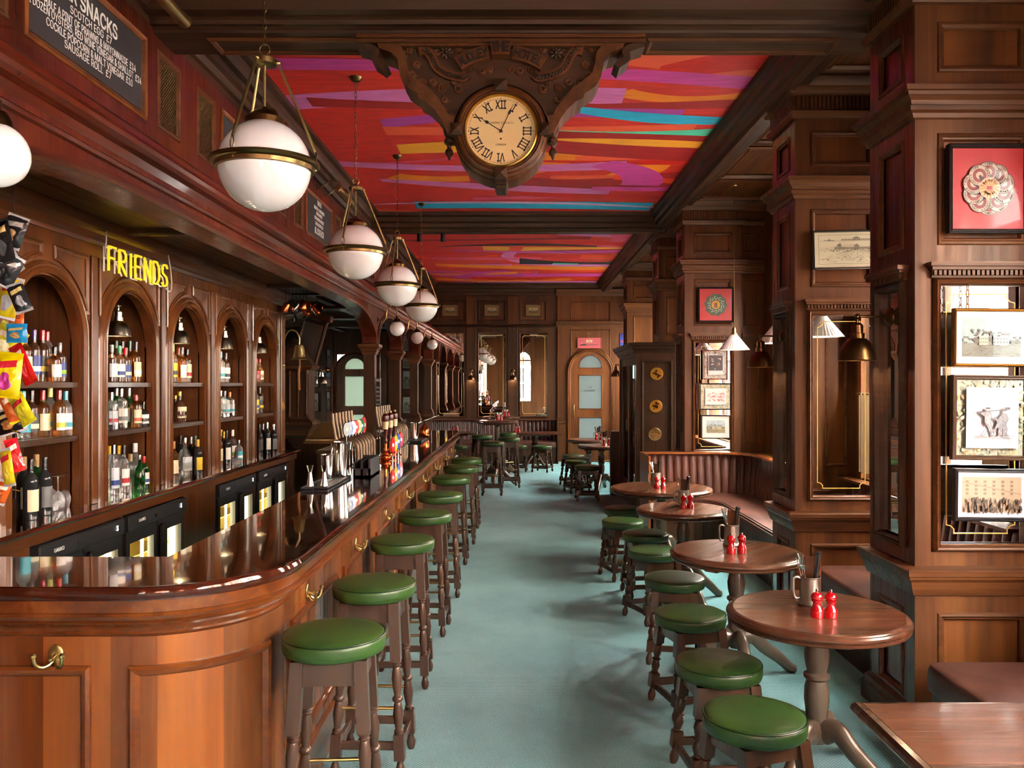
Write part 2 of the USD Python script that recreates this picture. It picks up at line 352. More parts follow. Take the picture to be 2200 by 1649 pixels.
# ================================================================ the room
XB, YB, XW, ZC = -1.95, 17.6, 2.75, 3.80      # canopy wall, back wall, window wall, painted ceiling
def structure(name): return thing(name, kind='structure')
fl = solo('floor', box(-6.6, -3.3, -.06, XW + .2, 21, 0), 'carpet', kind='structure', smooth=False)
# ---- painted ceiling: loose abstract bands of colour
def mural(x0, x1, y0, y1, seed):
    R = random.Random(seed)
    pal = [(214, 30, 16), (236, 66, 22), (242, 132, 30), (244, 164, 44), (222, 74, 110), (208, 66, 150), (214, 112, 176), (168, 34, 36), (176, 66, 156), (84, 208, 166), (40, 176, 212), (40, 36, 42), (222, 166, 204), (240, 92, 56)]
    wts = [9, 9, 8, 4, 8, 7, 5, 7, 5, 4, 3, 2.4, 3, 6]
    V, F, C = [], [], []; o = 0; z = ZC
    frame = sbox(x0, y0, x1, y1)
    def put(poly, c):
        nonlocal o, z
        g = poly.buffer(0).intersection(frame)
        if g.is_empty: return
        v, f = flat(g, z); z -= .00012
        if not len(v): return
        V.append(v); F.append(f + o); o += len(v)
        C.append(np.tile([lin(*c)], (len(v), 1)))
    put(frame, (214, 50, 40))
    L = y1 - y0; last = None
    n = int(L * 5.5)
    for k in range(n):
        yc = y0 + L * (k + .5) / n + R.uniform(-.25, .25)
        xa = R.uniform(x0 - 1.2, x1 - .6); w = R.uniform(1.3, 4.0); h = R.uniform(.16, .60)
        t = np.linspace(0, 1, 24); bend = R.uniform(-.5, .5); sl = R.uniform(-.35, .35); e0, e1 = R.uniform(0, .4), R.uniform(.3, 1.2)
        top = yc + bend * (t - .5) ** 2 * 2 + sl * (t - .5) + h * (e0 + (e1 - e0) * t)
        bot = yc + (bend + R.uniform(-.25, .25)) * (t - .5) ** 2 * 2 + sl * (t - .5) - h * (e1 + (e0 - e1) * t) * .6
        x = xa + w * t
        c = R.choices(pal, wts)[0]
        while c == last: c = R.choices(pal, wts)[0]
        last = c
        if x0 + .1 < xa < x1 - .3 and yc < y0 + L * .35 and xa < 0 and R.random() < .6: c = pal[R.choice([0, 0, 1, 7])]
        put(Polygon(np.vstack([np.column_stack([x, top]), np.column_stack([x, bot])[::-1]])), c)
        if k % 5 == 3:   # a big arc
            cx, cy, r0, wd = R.uniform(x0, x1), yc + R.uniform(-.3, .3), R.uniform(.5, 1.3), R.uniform(.2, .5)
            a0 = R.uniform(0, 6.28); a = np.linspace(a0, a0 + R.uniform(1.2, 2.6), 24)
            put(Polygon(np.vstack([np.column_stack([cx + r0 * np.cos(a), cy + r0 * np.sin(a)]), np.column_stack([cx + (r0 + wd) * np.cos(a), cy + (r0 + wd * .6) * np.sin(a)])[::-1]])), R.choices(pal, wts)[0])
    return np.vstack(V), np.vstack(F), np.vstack(C)
ce = structure('ceiling')
part(ce, 'slab', box(-6.6, -3.3, ZC + .04, XW + .2, 21, ZC + .2), 'dark_y', smooth=False)
for y0, y1, sd in ((4.6, 10.35, 5), (10.55, 17.5, 14)):
    v, f, c = mural(-1.77, 1.66, y0, y1, sd)
    part(ce, 'painted_panel', (v, f), 'mural', col=c)
part(ce, 'boarding', box(-1.99, -3.2, ZC, 1.95, 4.0, ZC + .03), 'dark_x', smooth=False)
BEAM = [(3.95, 3.8), (3.95, 3.76), (4.0, 3.745), (4.02, 3.70), (4.08, 3.68), (4.10, 3.655), (4.14, 3.64), (4.205, 3.615), (4.215, 3.565), (4.285, 3.56), (4.30, 3.55), (4.305, 3.53), (4.33, 3.528), (4.345, 3.515), (4.35, 3.502), (4.38, 3.50), (4.63, 3.50), (4.63, 3.8)]
part(ce, 'beam', strip(BEAM, 'x', -1.97, 1.93), 'dark_x', smooth=25)
for a, b in ((-1.66, -.78), (.70, 1.72)):
    part(ce, 'beam_moulding', tr(rframe(a, 4.415, b, 4.60, scaled(BOL, .9)), plane((0, 0, 3.50), '-z')), 'mah_x', smooth=False)
part(ce, 'beam', strip([(10.26, 3.8), (10.27, 3.755), (10.32, 3.74), (10.335, 3.69), (10.39, 3.675), (10.40, 3.63), (10.45, 3.62), (10.47, 3.58), (10.62, 3.58), (10.62, 3.8)], 'x', -1.9, 1.85), 'dark_x', smooth=25)
part(ce, 'cornice', strip([(17.42, 3.8), (17.43, 3.76), (17.47, 3.745), (17.48, 3.68), (17.52, 3.665), (17.53, 3.61), (17.57, 3.59), (17.575, 3.545), (17.62, 3.53), (17.62, 3.8)], 'x', -1.95, 1.85), 'dark_x', smooth=25)
part(ce, 'cornice', strip([(-1.745, 3.8), (-1.75, 3.765), (-1.785, 3.75), (-1.80, 3.70), (-1.815, 3.68), (-1.85, 3.67), (-1.856, 3.63), (-1.88, 3.615), (-1.90, 3.58), (-1.925, 3.57), (-1.93, 3.53), (-1.96, 3.50), (-2.0, 3.5), (-2.0, 3.8)], 'y', -3.2, YB), 'dark_y', smooth=25)
part(ce, 'cornice', strip([(1.64, 3.8), (1.645, 3.76), (1.675, 3.745), (1.685, 3.70), (1.715, 3.685), (1.725, 3.645), (1.755, 3.63), (1.77, 3.60), (1.83, 3.60), (1.845, 3.625), (1.92, 3.63), (1.93, 3.72), (1.93, 3.8)], 'y', -3.2, YB), 'dark_y', smooth=25)
part(ce, 'soffit', box(1.9, -3.2, 3.705, XW + .1, YB, 3.75), 'mah_y', smooth=False)
for a, b in ((.4, 2.0), (2.2, 3.7), (4.5, 5.32), (6.05, 6.95), (7.1, 8.1), (8.25, 9.05), (9.75, 10.75), (11.4, 13.9)):
    part(ce, 'coffer_moulding', tr(rframe(1.99, a, 2.70, b, [(-.05, 0), (-.05, .03), (-.01, .036), (.0, .02), (.012, .03), (.03, .012), (.03, 0)]), plane((0, 0, 3.705), '-z')), 'mah_x', smooth=False)
# ---- window wall, x = 2.75
WIN = [(-2.6, .35), (.4, 3.15), (4.52, 5.36), (6.2, 8.5), (9.8, 10.4), (12.4, 13.98), (14.7, 17.2)]
wr = structure('wall_right')
holes = [Polygon(arch(a, b, .9, 2.55, 24, .62)) for a, b in WIN]
Mr = plane((XW, 0, 0), '-x')
part(wr, 'facing', tr(ext(affinity.scale(sbox(-3.3, 0, YB + .2, 3.8).difference(unary_union(holes)), -1, 1, origin=(0, 0)), -.22, 0), Mr), 'mah_z', smooth=False)
def window(M4, a, b, z0, zs, ry, rows=(1.0,), name='window'):
    """A wooden arched window: frame, glazing bars and panes, in the plane (u, v)."""
    w = structure(name)
    out = Polygon(arch(a, b, z0, zs, 24, ry)); inn = out.buffer(-.06)
    bars = [sbox(a, zs - .03, b, zs + .03)] + [sbox(a + (b - a) * k - .018, z0, a + (b - a) * k + .018, 5) for k in (1 / 3, 2 / 3)] + [sbox(a, zs + ry * .5 - .015, b, zs + ry * .5 + .015)]
    part(w, 'frame', tr(ext(out.difference(inn), -.14, -.06), M4), 'dark_z', smooth=False)
    part(w, 'glazing_bar', tr(ext(unary_union(bars).intersection(inn), -.125, -.085), M4), 'dark_z', smooth=False)
    part(w, 'pane', tr(flat(inn, -.105), M4), 'pane', smooth=False)
    part(w, 'architrave', tr(ext(out.buffer(.07).difference(out).intersection(sbox(a - 1, z0, b + 1, 9)), 0, .03), M4), 'mah2_z', smooth=False)
for i, (a, b) in enumerate(WIN): window(Mr, -b, -a, .9, 2.55, .62)
wf = structure('wall_front')
FW = [(-2.0, -1.45), (-.6, .6), (1.45, 2.0)]
Mf = plane((0, -3.2, 0), '+y')
fh = [Polygon(arch(-b, -a, .8, 2.75, 24, .5)) for a, b in FW]
part(wf, 'facing', tr(ext(sbox(-XW - .3, 0, 6.6, 3.9).difference(unary_union(fh)), -.2, 0), Mf), 'mah_z', smooth=False)
for a, b in FW: window(Mf, -b, -a, .8, 2.75, .5)
# cafe curtains on rods, sill grilles
def curtain(y0, y1, lab, z0=.95, z1=1.58):
    t = thing('cafe_curtain', lab, 'curtain')
    n = int((y1 - y0) / .012); y = np.linspace(y0, y1, n)
    x = XW - .035 + .016 * np.sin(y * 92) + .006 * np.sin(y * 31)
    R = [np.column_stack([x, y, np.full(n, z)]) for z in (z0, z1)]
    part(t, 'cloth', loft(R, caps=False, closed=False), 'curtain', smooth=True)
    part(t, 'rod', cyl((XW - .035, y0 - .05, z1 - .01), (XW - .035, y1 + .05, z1 - .01), .008), 'brass')
curtain(8.1, 8.55, 'pleated cream cafe curtain at the deep end of the curved-booth window')
curtain(6.2, 6.6, 'pleated cream cafe curtain at the window edge close to the sconce pillar')
curtain(12.55, 13.9, 'pleated cream cafe curtain of the window beyond the porch')
curtain(14.8, 17.05, 'pleated cream cafe curtain of the window beside the back door')
curtain(2.9, 3.2, 'pleated cream cafe curtain seen only in the pillar mirrors')
curtain(4.5, 4.75, 'pleated cream cafe curtain of the narrow window between two pillars')
# ---- left boundary and the room behind the bar
wl = structure('wall_left')
part(wl, 'facing', box(-3.3, -3.3, 0, -3.1, 9.42, 3.8), 'dark_z', smooth=False)
part(wl, 'facing', box(-6.7, 9.37, 0, -3.1, 9.47, 3.8), 'dark_z', smooth=False)
lw = sbox(9.3, 0, 20, 3.8).difference(Polygon(arch(13.0, 13.7, 1.0, 2.0, 16, .3)))
part(wl, 'facing', tr(ext(lw, -.1, 0), plane((-6.5, 0, 0), '+x')), 'dark_z', smooth=False)
part(wl, 'boarding', box(-6.5, 9.42, 2.95, -1.9, 19.6, 3.0), 'dark_x', smooth=False)
for yy in (11.0, 13.0, 15.0, 17.2): part(wl, 'rib', box(-6.5, yy, 2.84, -1.86, yy + .16, 2.95), 'dark_x', smooth=False)
for xx in (-5.4, -4.2, -3.0): part(wl, 'rib', box(xx, 9.42, 2.88, xx + .12, 19.5, 2.95), 'dark_y', smooth=False)
# arched doors (used twice): cx is the middle, leaf .82 wide
def arched_door(name, M4, cx, wood, glass):
    d = structure(name)
    lo, li = Polygon(arch(cx - .5, cx + .5, 0, 1.90, 28)), Polygon(arch(cx - .41, cx + .41, 0, 1.90, 28))
    prof = [(.0, 0), (.0, .05), (.02, .07), (.035, .055), (.05, .06), (.06, .035), (.09, .03), (.09, 0)]
    part(d, 'architrave', tr(pmould(np.array(lo.exterior.coords)[:-1], prof), M4), wood + '_z', smooth=40)
    g1 = Polygon(arch(cx - .235, cx + .235, 2.0, 2.02, 20)); g2 = sbox(cx - .235, 1.13, cx + .235, 1.83); g3 = sbox(cx - .235, .32, cx + .235, .93)
    leaf = li.difference(unary_union([g1, g2, g3]))
    part(d, 'leaf', tr(ext(leaf, -.03, .015), M4), wood + '_z', smooth=False)
    for g in (g1, g2, g3):
        part(d, 'pane', tr(flat(g.buffer(.003), -.005), M4), glass, smooth=False)
        part(d, 'bead', tr(pmould(np.array(g.exterior.coords)[:-1], [(-.02, .014), (-.018, .024), (-.006, .026), (0, .016), (0, 0), (-.02, 0)]), M4), wood + '_z', smooth=40)
    return d
# ---- back wall
wb = structure('wall_back')
Mb = plane((0, YB, 0), '-y')
part(wb, 'backing', tr(ext(sbox(-2.0, 0, 2.95, 3.85).difference(sbox(1.06, 0, 1.98, 2.42)), -.15, -.012), Mb), 'dark_z', smooth=False)
cols3 = [(-1.77, -1.13), (-.89, -.255), (.0, .61)]
panelled(wb, Mb, sbox(-2.0, 2.90, .80, 3.54), [(a + .03, 3.0, b - .03, 3.42) for a, b in cols3], 'dark_z', 'mah_z', .02)
MIR = [(-1.755, -1.175), (-.86, -.285), (.025, .60)]
part(wb, 'frame', tr(ext(sbox(-2.0, .0, .80, 2.87).difference(unary_union([sbox(a, .96, b, 2.735) for a, b in MIR])), -.012, .02), Mb), 'dark_z', smooth=False)
for a, b in ((-1.13, -.91), (-.24, -.02)): part(wb, 'pilaster', tr(box(a, .85, .02, b, 2.86, .045, .006), Mb), 'dark_z', smooth=False)
for a, b in ((-1.13, -.91), (-.24, -.02)): part(wb, 'pilaster', tr(box(a, 2.92, .02, b, 3.52, .045, .006), Mb), 'mah_z', smooth=False)
part(wb, 'rail', tr(strip([(2.855, 0), (2.855, .05), (2.87, .075), (2.885, .06), (2.895, .08), (2.912, .05), (2.92, .02), (2.92, 0)], 'x', -2.0, .82), np.array([[1, 0, 0, 0], [0, 0, -1, YB], [0, 1, 0, 0], [0, 0, 0, 1.]])), 'dark_x', smooth=False)
# door bay, a little proud of the wall
bay = sbox(.82, 0, 2.75, 3.62).difference(Polygon(arch(1.02, 2.02, 0, 1.90, 28)))
part(wb, 'door_bay', tr(ext(bay.difference(unary_union([sbox(1.10, 2.98, 1.95, 3.40)])), -.012, .06), Mb), 'mah_z', smooth=False)
part(wb, 'panel', tr(box(1.09, 2.97, 0, 1.96, 3.41, .035), Mb), 'mah2_z', smooth=False)
part(wb, 'panel_moulding', tr(rframe(1.10, 2.98, 1.95, 3.40, [(i, w + .05) for i, w in BOL]), Mb), 'mah_x', smooth=False)
part(wb, 'panel_moulding', tr(pmould([(1.10, 2.16), (1.20, 2.30), (1.30, 2.40), (1.74, 2.40), (1.84, 2.30), (1.94, 2.16), (1.94, 2.80), (1.10, 2.80)], [(i, w + .055) for i, w in BOL]), Mb), 'mah_x', smooth=False)
for z0, z1 in ((2.87, 2.98), (3.52, 3.66)):
    part(wb, 'cornice', tr(strip([(z0, .05), (z0, .07), (z0 + (z1 - z0) * .4, .09), (z0 + (z1 - z0) * .5, .12), (z1, .15), (z1, .05)], 'x', .79, 2.75), np.array([[1, 0, 0, 0], [0, 0, -1, YB], [0, 1, 0, 0], [0, 0, 0, 1.]])), 'mah_x', smooth=False)
part(wb, 'dado', tr(box(.82, 0, .06, 1.0, .84, .075), Mb), 'mah2_z', smooth=False)
part(wb, 'rail', tr(box(.81, .80, .06, 1.0, .87, .10, .012), Mb), 'mah_x', smooth=False)
Md = plane((0, YB - .055, 0), '-y')
d1 = arched_door('door_1', Md, 1.52, 'mah2', 'frost')
hd = [(1.165, .93), (1.165, .94), (1.165, 1.0), (1.165, 1.1), (1.165, 1.17), (1.165, 1.19)]
part(d1, 'handle', tr(tube([(1.165, .94, .015), (1.165, .95, .06), (1.165, 1.0, .07), (1.165, 1.12, .07), (1.165, 1.2, .06), (1.165, 1.21, .015)], .012), Md), 'brass')
for i, (s, z) in enumerate((('THE', 1.555), ('AUDLEY', 1.49))):
    part(d1, 'lettering', tr(sc(mv(text(s, .042, .002, True), 0, 0, 0), -1, 1, 1), Md @ trimesh.transformations.translation_matrix((1.505, z, -.003))), 'c_20282a', smooth=False)
# ---- far wall of the room behind, with its own arched door
wk = structure('wall_far')
Mk = plane((0, 19.5, 0), '-y')
part(wk, 'backing', tr(ext(sbox(-6.6, 0, -1.9, 3.0).difference(sbox(-4.3, 0, -3.44, 2.35)), -.15, 0), Mk), 'dark_z', smooth=False)
for x in (-5.75, -5.05, -4.55): part(wk, 'pilaster', tr(box(x, 0, 0, x + .14, 2.9, .06, .008), Mk), 'mah_z', smooth=False)
for x in (-3.28, -2.75, -2.2): part(wk, 'pilaster', tr(box(x, 0, 0, x + .16, 2.9, .06, .008), Mk), 'mah_z', smooth=False)
arched_door('door_2', plane((0, 19.45, 0), '-y'), -3.87, 'mah', 'frostg')
part(wl, 'partition', box(-2.0, 17.6, 0, -1.9, 19.5, 3.0), 'dark_z', smooth=False)
# ---- outside: street and the house fronts across it
solo('street', box(-40, -60, -.3, 60, 90, -.25), 'asphalt', kind='structure', smooth=False)
def house(lab, M4, W, H, mat, nw, nf):
    t = thing('house_front', lab, 'building', mat4=M4)
    R = np.random.default_rng(nw * 7 + nf)
    ops = [sbox(-W / 2 + W * (i + .5) / nw - .6, .9 + k * 3.3, -W / 2 + W * (i + .5) / nw + .6, 2.9 + k * 3.3) for i in range(nw) for k in range(nf)]
    part(t, 'wall', ext(sbox(-W / 2, -.2, W / 2, H).difference(unary_union(ops)), -.4, 0), mat, smooth=False)
    for o in ops:
        x0, y0, x1, y1 = o.bounds
        f = part(t, 'window', [rframe(x0 - .12, y0 - .12, x1 + .12, y1 + .12, [(0, -.05), (0, .06), (.2, .06), (.2, -.05)]), box(x0, (y0 + y1) / 2 - .04, -.2, x1, (y0 + y1) / 2 + .04, -.1), box((x0 + x1) / 2 - .03, y0, -.2, (x0 + x1) / 2 + .03, y1, -.1)], 'white', smooth=False)
        part(t, 'pane', box(x0, y0, -.25, x1, y1, -.22), 'c_3a4652', smooth=False)
    part(t, 'string_course', [box(-W / 2, 3.5 + k * 3.3, 0, W / 2, 3.75 + k * 3.3, .12) for k in range(nf - 1)], 'stone', smooth=False)
house('red brick house front across the street, seen in the pillar mirrors', plane((10.5, -4.5, -.2), '-x'), 9, 16, 'brick', 4, 4)
house('cream painted house front beside the red brick one across the street', plane((10.5, 6.5, -.2), '-x'), 12, 15, 'brickw', 5, 4)
house('red brick terrace further along the street outside', plane((10.5, 21.0, -.2), '-x'), 15, 8, 'brick', 6, 2)
house('red brick mansion facing the street door, seen in the far mirrors', plane((0, -15, -.2), '+y'), 26, 8, 'brick', 9, 2)
# ================================================================ canopy above the bar
ORD = ['first', 'second', 'third', 'fourth', 'fifth', 'sixth', 'seventh', 'eighth', 'ninth', 'tenth', 'eleventh', 'twelfth']
XF = -1.70
cp = thing('bar_canopy', 'long red mahogany canopy over the bar with a shallow arch, upper panels and cornices', 'canopy')
Mc = plane((XB, 0, 0), '+x')
boards = [(3.20, 4.27), (5.32, 6.39), (7.44, 8.51)]
cells, gr = [], []
for k in range(-2, 7):
    y = 3.20 + 2.12 * k
    cells.append((y + .03, 3.03, y + 1.04, 3.43))
    for q in (1.21, 1.75):
        if -3 < y + q < 17: gr.append((y + q, 3.03, y + q + .27, 3.43))
cells = [c for c in cells if c[0] > -3.1 and c[2] < 17.5]
panelled(cp, Mc, sbox(-3.2, 2.66, 17.6, 3.56), cells + gr, 'red_z', 'red_z', .02, wm='mah_y')
def grille_mesh(c, s=.021):
    out = []
    u0, v0, u1, v1 = c; W, H = u1 - u0, v1 - v0
    for sg in (1, -1):
        for k in np.arange(-H, W, s):
            a = LineString([(u0 + k, v0), (u0 + k + H, v1)] if sg > 0 else [(u0 + k, v1), (u0 + k + H, v0)]).intersection(sbox(*c))
            if a.is_empty or a.geom_type != 'LineString': continue
            (x0, y0), (x1, y1) = a.coords[0], a.coords[-1]
            if math.hypot(x1 - x0, y1 - y0) < .01: continue
            z = .012 if sg > 0 else .010
            out.append(tube([(x0, y0, z), (x1, y1, z)], .0022, 4))
    return join(out)
for i, c in enumerate(gr):
    if c[0] < 2 or c[0] > 10: continue
    g = part(cp, 'grille', tr(grille_mesh((c[0] + .02, c[1] + .02, c[2] - .02, c[3] - .02), .021 if c[0] < 6 else .04), Mc), 'brassd', smooth=False)
part(cp, 'cornice', strip([(-1.96, 2.62), (-1.70, 2.62), (-1.69, 2.655), (-1.68, 2.66), (-1.66, 2.665), (-1.645, 2.68), (-1.64, 2.70), (-1.65, 2.72), (-1.67, 2.735), (-1.672, 2.76), (-1.70, 2.77), (-1.72, 2.80), (-1.78, 2.81), (-1.79, 2.83), (-1.93, 2.84), (-1.96, 2.86)], 'y', -3.2, YB), 'red_y', smooth=25)
part(cp, 'cornice', strip([(-1.70, 2.56), (-1.685, 2.565), (-1.68, 2.58), (-1.69, 2.59), (-1.70, 2.592)], 'y', -3.2, YB), 'red_y', smooth=25)
def rarch(a, b, zs, zt, rx, n=14):
    ry = zt - zs
    L = [(a + rx - rx * math.cos(t), zs + ry * math.sin(t)) for t in np.linspace(0, PI / 2, n)]
    R = [(b - rx + rx * math.sin(t), zs + ry * math.cos(t)) for t in np.linspace(0, PI / 2, n)]
    return [(a, 0)] + L + R + [(b, 0)]
aro = [rarch(-2.6, 1.95, 2.12, 2.48, 1.3), rarch(2.25, 9.74, 2.12, 2.48, 1.3)] + [rarch(a, b, 2.14, 2.51, (b - a) / 2) for a, b in ((9.9, 11.79), (11.95, 13.87), (14.03, 16.0), (16.16, 17.45))]
fas = sbox(-3.2, 2.12, YB, 2.63)
fas = fas.difference(unary_union([Polygon(p) for p in aro]))
part(cp, 'fascia', tr(ext(fas, -.15, 0), plane((XF, 0, 0), '+x')), 'red_z', smooth=False)
for p in aro:
    P = Polygon(p); ring = P.buffer(.05).difference(P).intersection(sbox(-3.2, 2.12, YB, 2.6))
    part(cp, 'arch_moulding', tr(ext(ring, 0, .014), plane((XF, 0, 0), '+x')), 'red_y', smooth=False)
    ring = P.buffer(.018).difference(P).intersection(sbox(-3.2, 2.12, YB, 2.6))
    part(cp, 'arch_bead', tr(ext(ring, .014, .024), plane((XF, 0, 0), '+x')), 'mah_y', smooth=False)
part(cp, 'soffit', box(-3.1, -3.2, 2.68, -1.84, 9.36, 2.72), 'mah_y', smooth=False)
for y in (2.5, 5.5, 8.5):
    part(cp, 'rib', strip([(y - .06, 2.68), (y - .05, 2.65), (y - .03, 2.64), (y + .03, 2.64), (y + .05, 2.65), (y + .06, 2.68)], 'x', -2.59, -1.85), 'dark_x', smooth=False)
def column(y, z0, lab):
    t = thing('column', lab, 'column', group=None)
    part(t, 'shaft', sqlathe(XF - .14, y - .07, XF - .01, y + .07, [(.0, z0), (.0, 2.0)]), 'dark_z', smooth=False)
    part(t, 'capital', sqlathe(XF - .14, y - .07, XF - .01, y + .07, [(.0, 1.995), (.012, 2.0), (.02, 2.03), (.03, 2.04), (.035, 2.06), (.055, 2.085), (.06, 2.09), (.06, 2.12), (.012, 2.135), (.01, 2.16), (0, 2.16)]), 'mah_x', smooth=False)
    part(t, 'base', sqlathe(XF - .14, y - .07, XF - .01, y + .07, [(.05, z0), (.05, z0 + .03), (.03, z0 + .06), (.035, z0 + .08), (.012, z0 + .12), (0, z0 + .13)]), 'dark_z', smooth=False)
column(2.1, 0, 'square mahogany column at the street end of the canopy')
column(9.82, 0, 'square mahogany column at the deep end of the long shallow arch, small chalkboard beside it')
column(11.87, 1.04, 'square mahogany column on the ledge, second in the arcade')
column(13.95, 1.04, 'square mahogany column on the ledge, third in the arcade')
column(16.08, 1.04, 'square mahogany column on the ledge close to the back wall mirrors')
lg = thing('partition_ledge', 'low panelled partition with a narrow polished ledge under the arcade columns', 'partition')
part(lg, 'ledge', box(-2.0, 11.3, 1.0, -1.58, 16.4, 1.04, .012), 'top_y', smooth=False)
part(lg, 'panelling', box(-1.88, 11.4, 0, -1.72, 16.4, 1.0), 'dark_z', smooth=False)
# ---- chalkboards
def chalkboard(lab, M4, w, h, lines, fr='gold_z', fw=.03):
    t = thing('chalkboard', lab, 'chalkboard', mat4=M4)
    part(t, 'board', box(-w / 2 + .01, -h / 2 + .01, 0, w / 2 - .01, h / 2 - .01, .012), 'slate', smooth=False)
    part(t, 'frame', rframe(-w / 2, -h / 2, w / 2, h / 2, [(0, 0), (0, .022), (fw * .3, .03), (fw * .7, .024), (fw, .016), (fw, 0)]), fr, smooth=False)
    for s, y, hh, b, sk, *wd in lines:
        m = text(s, hh, .0015, b, .62)
        v = m[0].copy()
        if wd: v[:, 0] *= wd[0] / np.ptp(v[:, 0])
        v[:, 1] += v[:, 0] * sk; m = (v, m[1])
        part(t, 'lettering', mv(m, wd[1] if wd else 0, y, .0125), 'chalk', smooth=False)
Tm = trimesh.transformations.translation_matrix
chalkboard('large chalkboard headed bar snacks with six priced dishes', Mc @ Tm((3.735, 3.225, .004)), 1.05, .43,
           [('BAR SNACKS', .076, .068, True, 0, .52, -.03), ('SCOTCH EGG  £7', .028, .035, False, .02, .36, -.005), ('HALF A PINT OF PRAWNS & MAYONNAISE  £14', -.016, .034, False, .03, .80, .02), ('½ DOZEN OYSTERS, RED WINE VINEGAR & SHALLOT  £24', -.056, .034, False, .02, .98, -.01),
            ('COCKLE POPCORN & MALT VINEGAR  £10', -.098, .034, False, .02, .75, .01), ('SAUSAGE ROLL  £7', -.138, .034, False, .02, .40, -.03)])
chalkboard('chalkboard half hidden behind the first big globe lamp', Mc @ Tm((5.855, 3.225, .004)), 1.05, .43,
           [('SALADS', .12, .05, True, 0), ('BUTTER LETTUCE', .06, .03, False, 0), ('DUCK', -.01, .03, False, 0)])
chalkboard('chalkboard headed toasts, all at ten pounds each', Mc @ Tm((7.975, 3.225, .004)), 1.05, .43,
           [('TOASTS', .14, .05, True, 0), ('SMOKED EEL & HORSERADISH', .085, .033, False, 0), ('LONDON RAREBIT', .04, .033, False, 0), ('BONE MARROW & PARSLEY', -.01, .033, False, 0), ('CRAB & CHOPPED EGG', -.06, .033, False, 0), ('ALL £10 EACH', -.14, .06, True, 0)])
chalkboard('small tall chalkboard listing wines, leaning beside the arcade column', plane((-1.674, 9.80, 1.40), '-y'), .066, .65,
           [('WINE', .28, .03, True, 0, .045, 0)] + [(s, .2 - .05 * i, .016, False, 0, .03 + .004 * (len(s) % 4), 0) for i, s in enumerate(['RED', 'MERLOT', 'MALBEC', 'WHITE', 'PICPOUL', 'ROSE', 'FIZZ'])], 'framek', .006)
# ---- brass tube picture lights over the chalkboards
def tube_light(y0, y1, lab):
    t = thing('picture_light', lab, 'picture light', group=None)
    x, z = XB + .27, 3.47
    part(t, 'tube', tube([(x, y0, z), (x, y0 + .004, z), (x, y1 - .004, z), (x, y1, z)], [.02, .032, .032, .02], 16), 'brass')
    for f in (.28, .72):
        y = y0 + (y1 - y0) * f
        part(t, 'arm', tube(catmull([(x, y, z + .03), (x - .03, y, z + .10), (x - .12, y, z + .11), (x - .22, y, z + .04), (x - .265, y, z + .03)], 5), .006, 6), 'brass')
tube_light(3.35, 4.15, 'thick brass tube light over the bar snacks chalkboard')
tube_light(5.6, 6.2, 'thick brass tube light partly behind the first big globe lamp')
tube_light(7.65, 8.35, 'thick brass tube light over the toasts chalkboard')
# ================================================================ back bar
XA = -2.67
bb = thing('back_bar', 'tall mahogany back bar with five arched niches, shelves and a dark polished worktop', 'cabinet')
Ma = plane((XA, 0, 0), '+x')
AC = [4.66 + i for i in range(-1, 5)]
ops = [Polygon(arch(c - .35, c + .35, .90, 1.917, 28)) for c in AC]
part(bb, 'front', tr(ext(sbox(3.05, .9, 9.34, 2.68).difference(unary_union(ops)), -.06, 0), Ma), 'bb_z', smooth=False)
AP = [(-.005, -.03), (-.005, 0), (-.008, .02), (-.025, .034), (-.04, .03), (-.048, .02), (-.06, .024), (-.075, .012), (-.082, 0)]
for i, (c, o) in enumerate(zip(AC, ops)):
    P = np.array(arch(c - .35, c + .35, .90, 1.917, 28))
    part(bb, 'arch_moulding', tr(pmould(P, AP), Ma), 'bb_z', smooth=40)
    # spandrel panels: straight top and sides with a quarter curve
    for s in (-1, 1):
        q = [(c + s * .06, 2.44), (c + s * .43, 2.44), (c + s * .43, 2.08)] + [(c + s * r_ * math.cos(t), 1.917 + r_ * math.sin(t)) for r_ in (.46,) for t in np.linspace(.36, 1.43, 12)]
        Pg = Polygon(q)
        if not Pg.exterior.is_ccw: q = q[::-1]
        part(bb, 'panel_moulding', tr(pmould(np.array(q), [(-.008, 0), (-.008, .012), (.004, .018), (.012, .008), (.02, .006), (.02, 0)]), Ma), 'bb_z', smooth=False)
    part(bb, 'niche', [box(XA - .36, c - .37, .90, XA - .34, c + .37, 2.34), box(XA - .35, c - .375, .9, XA - .05, c - .35, 2.3), box(XA - .35, c + .35, .9, XA - .05, c + .375, 2.3), box(XA - .35, c - .37, 2.3, XA - .05, c + .37, 2.34)], 'mah_z', smooth=False)
    for z in (1.627, 1.305): part(bb, 'shelf', box(XA - .35, c - .352, z, XA - .012, c + .352, z + .035, .003), 'legd_y', smooth=False)
for k in range(len(AC) + 1):
    c = AC[0] - .5 + k
    if 3.05 < c < 9.3: part(bb, 'pilaster', tr(box(c - .035, .9, 0, c + .035, 2.45, .016, .004), Ma), 'bb_z', smooth=False)
part(bb, 'pilaster', tr(box(9.20, .9, 0, 9.34, 2.5, .02, .004), Ma), 'bb_z', smooth=False)
part(bb, 'cornice', strip([(XA - .02, 2.52), (XA + .015, 2.525), (XA + .02, 2.55), (XA + .035, 2.56), (XA + .04, 2.59), (XA + .07, 2.62), (XA + .08, 2.66), (XA + .08, 2.68), (XA - .02, 2.68)], 'y', 3.05, 9.36), 'bb_y', smooth=25)
part(bb, 'worktop', strip([(-3.02, .862), (-2.53, .862), (-2.517, .868), (-2.51, .88), (-2.517, .892), (-2.53, .90), (-3.02, .90)], 'y', 3.2, 9.5), 'top_y', smooth=25)
